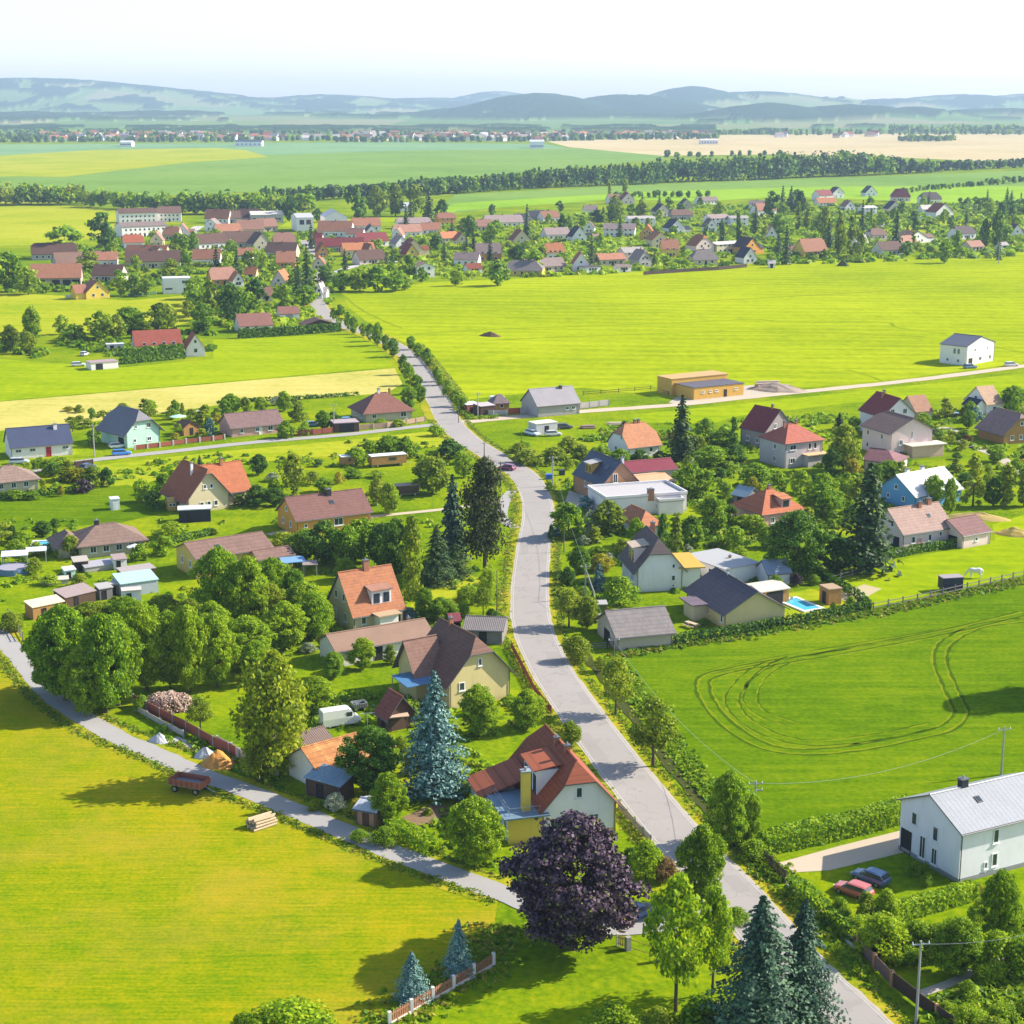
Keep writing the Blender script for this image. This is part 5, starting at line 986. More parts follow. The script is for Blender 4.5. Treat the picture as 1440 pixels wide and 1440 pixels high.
VILLAGE = [
 # western core
 (150, 396, 42, 3, 7, 'x', 0, 'd', 'g', "dark brown roofed barn right of the long orange-brown barn", 10),
 (75, 366, 60, 3.5, 8, 'x', .3, 'd', 'g', "wide dark brown barn roof left of the two big round trees", 14),
 (110, 378, 60, 3, 7, 'x', 0, 'b', 'g', "mauve-brown barn roof directly behind the long orange-brown barn", 10),
 (147, 376, 34, 3.5, 7.5, 'x', 0, 's', 'w', "white-walled barn with salmon roof below the dark round tree", 10),
 (214, 378, 74, 3.4, 8, 'x', 0, 'd', 'b', "long dark brown barn above the village meadow gardens", 12),
 (188, 350, 26, 3.5, 7.5, 'x', .3, 'r', 'w', "red-roofed house below the terrace of white school windows", 10),
 (205, 364, 58, 3.2, 6.5, 'x', 0, 's', 'c', "long salmon-roofed farm wing behind the dark brown barn", 9),
 (228, 366, 24, 3, 7, 'y', 0, 'o', 'w', "orange gable just right of the salmon farm wing", 9),
 (200, 334, 56, 6, 9, 'x', .2, 'l', 'w', "long two-storey white school with lilac roof, nearer of the two", 12),
 (193, 314, 50, 6.5, 10, 'x', .3, 'b', 'w', "long white two-storey school with brown roof at the village edge", 13),
 (238, 312, 32, 6.5, 9.5, 'x', .2, 'b', 'w', "right-hand part of the brown-roofed school", 12),
 (222, 347, 22, 3.6, 8, 'y', .2, 'p', 'c', "cream gabled house in front of the lilac-roofed school", 9),
 (240, 338, 22, 3.6, 8, 'x', .3, 's', 'c', "salmon roof between the school and the round square trees", 9),
 (258, 334, 22, 3.6, 8.5, 'y', 0, 'p', 'w', "pinkish gable just behind the round square trees", 9),
 (305, 314, 34, 3.8, 8.5, 'x', .1, 's', 'w', "salmon-roofed house left of the church-side sheds", 10),
 (299, 325, 22, 4, 8, 'y', 0, 'l', 'w', "white gable with lilac roof facing the village square", 9),
 (330, 300, 18, 4, 8, 'y', 0, 'w', 'p', "pale gable high above the western roofs", 9),
 (325, 314, 26, 3.6, 7.5, 'x', 0, 'b', 'g', "long brown roof behind the salmon terrace", 9),
 (350, 312, 34, 3.6, 8, 'x', 0, 'd', 'g', "dark mauve roof below the low factory hall", 10),
 (322, 334, 32, 3.6, 8, 'x', .2, 's', 'w', "salmon roof at the left end of the terrace on the square", 9),
 (352, 330, 36, 3.6, 8.4, 'x', 0, 'p', 'c', "pinkish roof in the middle of the terrace on the square", 10),
 (376, 326, 26, 3.6, 8, 'x', .2, 'p', 'c', "pinkish roof at the right end of the terrace on the square", 9),
 (300, 351, 40, 3.4, 7.8, 'x', .1, 'd', 'w', "low dark-roofed farm wing beside the village square", 10),
 (338, 349, 46, 3.4, 8.4, 'x', 0, 'b', 'b', "large brown barn roof right of the village square", 11),
 (290, 374, 38, 3.4, 8, 'x', 0, 's', 'w', "white-walled barn with salmon roof behind the dark village spruces", 11),
 (345, 368, 20, 3.2, 7, 'x', 0, 's', 'w', "short salmon roof right of the dark village spruces", 9),
 (372, 352, 30, 3.4, 9, 'y', 0, 'b', 'b', "dark steep pyramid-like gable in the western roofs", 12),
 (400, 350, 30, 3.4, 8.2, 'x', .4, 'p', 'b', "pinkish hipped roof left of the tall spruces on the street", 10),
 (395, 362, 42, 3.4, 8, 'x', 0, 'b', 'b', "brown roof running towards the tall street spruces", 10),
 (402, 377, 26, 3.4, 7.6, 'x', 0, 's', 'o', "orange-walled house left of the tall street spruces", 9),
 (315, 402, 34, 3.2, 7.6, 'x', .3, 'p', 'o', "pinkish-roofed house right of the white cube house", 10),
 (337, 404, 18, 3, 6.5, 'y', 0, 'o', 'w', "small orange gable beside the pinkish-roofed house", 8),
 (395, 405, 28, 2.8, 7.5, 'y', 0, 'o', 'p', "lilac gable with orange roof left of the tall street spruces", 10),
 (352, 392, 16, 2.6, 5.5, 'x', 0, 'o', 'c', "tiny orange shed roof among the western gardens", 5),
 (375, 424, 16, 2.6, 5.5, 'x', 0, 'p', 'c', "small pink shed roof above the long clipped hedge", 6),
 (456, 362, 18, 3.4, 7.5, 'y', 0, 'r', 'o', "red-roofed orange house right of the tall street spruces", 9),
 (450, 380, 22, 3, 6.5, 'y', .3, 'o', 'c', "small cream gable at the mouth of the village street", 8),
 (450, 420, 12, 2.8, 6, 'y', 0, 'w', 'w', "tiny white gable beside the road below the street mouth", 7),
 (470, 333, 48, 3.8, 9, 'x', 0, 's', 'w', "tall salmon roof on the factory lawn", 11),
 (444, 345, 16, 3.2, 7, 'x', 0, 'm', 'g', "maroon roof corner left of the long maroon barn", 8),
 (515, 325, 40, 3.6, 7.6, 'x', .2, 's', 'w', "salmon terrace right of the tall salmon roof", 9),
 (478, 355, 66, 3.6, 7.8, 'x', 0, 'm', 'g', "long maroon barn across the upper street", 10),
 (505, 361, 42, 3.4, 6.6, 'x', 0, 'o', 'c', "orange lean-to roof in front of the long maroon barn", 7),
 (525, 335, 22, 3.4, 8, 'y', 0, 'n', 'w', "white gable with navy roof behind the long maroon barn", 9),
 (498, 337, 24, 3.4, 7, 'x', 0, 'p', 'w', "pinkish roof between salmon roof and navy gable", 9),
 (525, 348, 40, 3.4, 7.6, 'x', 0, 'm', 'w', "right end of the maroon-roofed farm", 9),
 (524, 373, 36, 3.2, 7.5, 'x', .2, 'd', 'p', "dark brown roofed house with red gable above the street bushes", 10),
 (523, 366, 14, 3.4, 8, 'y', 0, 'r', 'c', "small steep red gable above the dark brown roofed house", 7),
 (560, 338, 18, 3.4, 7.5, 'y', 0, 'p', 'w', "pale pink gable left of the wide pink-grey roofs", 9),
 (583, 322, 46, 3.4, 7, 'x', .3, 'l', 'w', "lilac-grey wide roof below the yellow bush", 10),
 (575, 334, 36, 3.4, 7.5, 'x', 0, 'p', 'w', "pink-grey roof in front of the lilac-grey wide roof", 9),
 (605, 330, 28, 3.4, 7.5, 'x', .2, 's', 'w', "salmon roof right of the lilac-grey wide roof", 9),
 (568, 352, 22, 3.4, 8, 'y', 0, 'l', 'w', "white gable left of the yellow-roofed house", 9),
 (585, 360, 30, 3.6, 9, 'y', 0, 'r', 'c', "tall house with red and yellow gables above the white villa", 10),
 (582, 366, 22, 3.6, 8, 'y', 0, 'm', 'y', "yellow-walled house with maroon roof above the white villa", 9),
 (602, 391, 30, 5.2, 7, 'y', 0, 't', 'w', "white villa with shallow brown gable on the field edge", 10),
 (629, 318, 24, 5, 8, 'x', .4, 's', 'o', "orange two-storey house with salmon hip roof on the upper slope", 9),
 (634, 342, 22, 3, 6.4, 'x', 0, 'o', 'c', "flat orange roof in the central gardens", 8),
 (652, 346, 22, 3.4, 7.5, 'y', 0, 'r', 'c', "red gable in the central gardens", 9),
 (655, 374, 34, 3.2, 6.5, 'x', 0, 'l', 'w', "lilac roof left half of the pair above the field edge", 10),
 (688, 368, 34, 4.6, 8.8, 'x', 0, 'l', 'o', "tall lilac roof right half of the pair above the field edge", 10),
 (668, 385, 20, 2.6, 4.4, 'x', 0, 'r', 'w', "low reddish sheds on the field edge in the village centre", 6),
 # central north
 (680, 325, 24, 3.4, 7, 'x', 0, 'p', 'c', "pink house left of the long lilac-roofed row", 9),
 (710, 320, 52, 3.4, 7.4, 'x', .2, 'l', 'w', "long lilac-roofed row house in the centre", 11),
 (735, 318, 18, 3.4, 7.6, 'x', .3, 'n', 'g', "navy hip roof at the right end of the lilac row", 9),
 (758, 312, 22, 3.6, 7.4, 'x', 0, 'n', 'p', "pink house with dark roof right of the tall village spruce", 9),
 (776, 313, 24, 3.4, 7.4, 'x', 0, 's', 'w', "salmon-roofed white house left of the dark thuja pair", 9),
 (737, 344, 30, 3.2, 8.2, 'y', 0, 'r', 'c', "cream gable with wide red roof below the tall village spruce", 10),
 (786, 338, 34, 3.4, 6.8, 'x', 0, 'l', 'w', "white-walled long house above the mustard field's left end", 10),
 (818, 341, 26, 3.6, 8.6, 'y', 0, 'n', 'w', "white gable with two round windows left of the mustard field", 10),
 (840, 340, 18, 2.8, 4.6, 'x', .2, 't', 'c', "cream garage block right of the white gable", 7),
 (870, 333, 44, 4.6, 8, 'x', 0, 'l', 'w', "long white house with lilac roof above the mustard field", 10),
 (830, 328, 18, 3.4, 7.4, 'y', 0, 'b', 'w', "small brown gable behind the white gable", 8),
 (903, 318, 38, 5, 6, 'x', .3, 'w', 'w', "large pale flat-pitched house in the centre north", 11),
 (912, 338, 24, 4.6, 9.4, 'y', 0, 'r', 'o', "steep red and orange gabled house at the right of the mustard field", 10),
 (932, 350, 30, 4.8, 9.6, 'y', 0, 'o', 'c', "large orange-roofed house right of the mustard field", 11),
 (943, 362, 24, 4.8, 9.4, 'x', .3, 's', 'y', "yellow-fronted house with salmon roof below the large orange roof", 9),
 (956, 330, 28, 4, 9, 'y', 0, 'n', 'w', "white gable with navy roof above the large orange roof", 10),
 (866, 287, 16, 3.6, 7.4, 'x', 0, 'p', 'w', "pale pink house under the two slim poplars", 9),
 (886, 287, 22, 3.8, 8.4, 'y', 0, 'm', 'p', "maroon-roofed house right of the slim poplars", 9),
 (832, 302, 18, 3.4, 7, 'x', 0, 'l', 'w', "lilac-roofed house among the upper gardens", 9),
 (935, 305, 24, 4, 8.4, 'y', 0, 'n', 'p', "pink gable with navy roof in the upper gardens", 9),
 (968, 298, 24, 4.4, 9, 'y', 0, 'n', 'b', "beige steep gable with dark roof near the far green field", 9),
 (960, 310, 30, 3.6, 7, 'x', .5, 'b', 'g', "wide brown hip roof right of the pink gable", 11),
 (998, 288, 28, 3.4, 6, 'x', 0, 'l', 'w', "long low pale house at the edge of the far green field", 8),
 (734, 388, 56, 3, 6.8, 'x', .8, 'g', 'y', "yellow bungalow with grey hip roof on the field edge", 11),
 (770, 384, 54, 3, 6, 'x', 0, 'l', 'c', "long mauve-roofed bungalow joined right of the yellow bungalow", 10),
 (781, 366, 26, 4.6, 8.4, 'x', .3, 'o', 'w', "orange double-roofed house above the mauve-roofed bungalow", 10),
 (820, 382, 28, 4, 9, 'y', 0, 'r', 'w', "white gable with red roof above the dark carport", 10),
 (834, 384, 22, 2.5, None, 'x', 0, 'k', 'w', "low near-black carport on the field edge", 6),
 (862, 374, 38, 3, 6, 'x', 0, 's', 'c', "long salmon-roofed low house left of the cream block", 8),
 (893, 369, 30, 5, 7, 'x', 0, 'w', 'p', "cream block with pale roof on the field edge", 9),
 (910, 376, 22, 4.6, 8.4, 'y', .2, 'l', 'g', "grey-lilac house with mauve roof on the field edge", 9),
 (878, 383, 20, 2.4, 3.4, 'x', 0, 'l', 'w', "low lilac shed on the field edge below the cream block", 5),
 # eastern part
 (1013, 318, 30, 4.8, 7, 'x', .2, 'l', 'w', "white row house left end of the northern villas", 10),
 (1040, 318, 26, 4.8, 6.6, 'x', 0, 'w', 'w', "white row house right end of the northern villas", 10),
 (1003, 326, 20, 3.6, 8, 'y', 0, 'b', 'w', "white porch gable between dark thujas", 8),
 (1065, 295, 24, 4.8, 7.2, 'x', .3, 'l', 'w', "pale lilac villa left of the dark spruce wood", 9),
 (1080, 304, 28, 4.2, 9, 'x', .35, 's', 'w', "white villa with salmon half-hip roof by the dark spruce wood", 10),
 (996, 358, 34, 5.2, 10, 'y', .3, 'o', 'p', "tall pinkish house with orange roof right of the gardens", 10),
 (1030, 357, 44, 4.8, 6, 'x', .5, 'w', 'c', "cream house with wide pale shallow roof", 12),
 (1062, 358, 28, 4.4, 9, 'y', 0, 'k', 'o', "orange gabled house with near-black roof on the field edge", 10),
 (1058, 371, 24, 3.2, 7.6, 'y', 0, 'n', 'w', "white gable with navy roof on the field edge", 9),
 (993, 373, 34, 3, 7, 'x', .7, 'g', 'c', "bungalow with dark left and grey right hip roof", 10),
 (1087, 337, 18, 3.4, 8.4, 'y', 0, 'p', 'w', "steep pale pink A-frame roof among eastern conifers", 9),
 (1149, 361, 36, 3.2, 9, 'x', .2, 's', 'y', "yellow house with large salmon roof below the eastern poplars", 10),
 (1213, 352, 18, 4, 8, 'x', 0, 'w', 'w', "white-roofed house in the eastern gardens", 9),
 (1238, 338, 22, 3, 6.4, 'x', .5, 'b', 'p', "brown hip roof at the left of the pasture", 9),
 (1256, 360, 32, 3, 7, 'x', 0, 'b', 'w', "white house with brown roof and arched gable below the pasture", 10),
 (1298, 343, 40, 3.4, 7, 'y', 0, 'b', 'w', "wide white gable with brown roof below the pasture", 11),
 (1280, 348, 26, 3, 6, 'x', 0, 'p', 'w', "pinkish low roof left of the wide white gable", 9),
 (1362, 337, 28, 3.4, 7.4, 'x', .3, 'k', 'w', "white house with near-black roof right of the wide white gable", 10),
 (1376, 354, 22, 3, 5.6, 'x', 0, 'p', 'c', "pinkish shed roof below the near-black roof", 8),
 (1433, 335, 24, 3.4, 8.4, 'y', 0, 'k', 'w', "white gable with dark roof at the right edge", 9),
 (1414, 351, 12, 2.6, 4, 'x', 0, 'w', 'w', "tiny white-roofed shed near the right edge", 5),
 (1163, 282, 22, 4, 8, 'x', 0, 'm', 'w', "maroon-roofed white house at the north end of the wood", 9),
 (1182, 279, 22, 4.4, 9, 'y', 0, 'k', 'w', "white gable with near-black roof north of the conifers", 9),
 (1165, 290, 28, 3, 6, 'x', 0, 'o', 'w', "orange low roof in front of the maroon-roofed white house", 8),
 (1228, 276, 22, 3.6, 8.4, 'y', 0, 'n', 'w', "navy-roofed white house on the northern edge", 9),
 (1266, 283, 26, 4.2, 9.4, 'x', .8, 'm', 'p', "pale house with maroon pyramid roof on the northern edge", 10),
 (1262, 300, 26, 4, 8.6, 'y', 0, 'n', 'p', "lilac gable with navy roof above the pasture", 9),
 (1225, 302, 20, 5, 6.6, 'x', .2, 'w', 'w', "pale block house above the pasture track", 9),
 (1198, 297, 18, 3.6, 7.4, 'y', 0, 'p', 'w', "small pale gable near the northern conifers", 8),
 (1312, 287, 28, 4.2, 8.8, 'x', .6, 'k', 'w', "white house with dark hip roof on the northern edge", 10),
 (1334, 307, 36, 4.4, 9.6, 'y', 0, 'r', 'w', "large white house with red steep roof right of the pasture track", 11),
 (1305, 300, 16, 3, 5.6, 'x', 0, 'w', 'w', "low white bungalow left of the large red steep roof", 7),
 (1085, 377, 10, 2.4, 3.6, 'x', 0, 'w', 'w', "tiny pale hut on the field edge near the navy gable", 4),
 (1118, 358, 16, 2.8, 4.6, 'x', 0, 'b', 'c', "low brown shed left of the yellow house with salmon roof", 6),
]
for i, v in enumerate(VILLAGE):
    dd = v[10] if len(v) > 10 else 9
    vh(*v[:10], d=dd, wing=(v[5] == 'y' and i % 4 == 1))
    ANCH.append((None, G(v[0], v[1] - 2), 7))
# factory halls
house("factory_hall", "tall white factory hall with grey roof and big windows behind the factory lawn", (417, 306), (441, 305.6), 9, 11, d=26, near=False, ridge='x', cat="hall", wall=W_WHITE, roof=plain("hall_roof", (0.42, 0.42, 0.45)), oh=.3, wins=wf([('f', 2, 6, 3, 3)]))
house("factory_hall", "second pale factory hall with gabled grey roof beside the dark trees", (457, 305), (488, 304.5), 9, 13, d=22, near=False, ridge='y', cat="hall", wall=W_WHITE, roof=plain("hall_roof", (0.42, 0.42, 0.45)), oh=.3, wins=wf([('f', 6, 1.8, 1.4, 2.0)]))
house("factory_hall", "long low factory wing with cream roof left of the dark spruce", (353, 302), (398, 301.3), 5.5, 7.5, d=16, near=False, ridge='x', cat="hall", wall=W_GREY, roof=plain("cream_hall_roof", (0.58, 0.52, 0.45)), oh=.3, wins=wf([('f', 8, 2.5, 2, 1.6)]))
house("barn", "pale metal-roofed barn half hidden behind the poplars", (556, 290), (580, 289.6), 4, 6.5, d=12, near=False, ridge='x', cat="barn", wall=W_WHITE, roof=plain("hall_roof", (0.42, 0.42, 0.45)), oh=.3, wins=wf([('f', 3, 3, 1.5, 1.5)]))
# ---- distant town on the plain, houses only a few pixels across
def far_town():
    rng = random.Random(5); protos = []
    for rc, wc in (('r', 'w'), ('s', 'p'), ('o', 'w'), ('l', 'w'), ('b', 'c'), ('w', 'w')):
        mb = MB(); wall_block(mb, 14, 10, 5.5, 10, 0, 0, V_[wc]); thick(mb, roof_surf(14, 10, 5.5, 10, .5, 0, 0), .3, T(R_[rc])); protos.append((RN[rc], mb.mesh("town_house")))
    n = 0
    for (x0, x1, r0, r1, cnt) in ((60, 330, 190, 199, 70), (330, 480, 193, 198, 18), (480, 800, 191, 199, 85), (800, 1010, 189, 194, 30), (1090, 1240, 190, 194, 8)):
        for i in range(cnt):
            p = G(rng.uniform(x0, x1), rng.uniform(r0, r1)); nm, me = rng.choice(protos)
            o = bpy.data.objects.new("house", me); link(o); o.location = p; o.rotation_euler.z = rng.uniform(-.6, .9); o.scale = (rng.uniform(1.0, 1.7), rng.uniform(1, 1.4), rng.uniform(1, 1.4))
            zone = "left part" if x1 <= 330 else "middle" if x1 <= 800 else "right part"
            tag(o, "tiny %s-roofed house in the %s of the distant town on the plain" % (nm, zone), "house", "%s-roofed houses in the %s of the distant town" % (nm, zone)); n += 1
far_town()
for (a, b, he, hr, lb) in (((330, 199), (368, 199), 9, 12, "long dark-roofed shed at the near edge of the distant town"), ((168, 200), (185, 200), 8, 11, "pale warehouse at the left near edge of the distant town"),
                           ((745, 199), (765, 199), 12, 15, "pale block at the middle of the distant town"), ((985, 197), (1010, 197), 8, 10, "long white hall at the right end of the distant town")):
    house("warehouse", lb, a, b, he, hr, d=25, near=False, cat="warehouse", wall=W_WHITE, roof=T(R_['w' if 'white' in lb or 'pale' in lb else 'n'], 'plain'), oh=.5, wins=wf([('f', 6, 4, 3, 2)]))
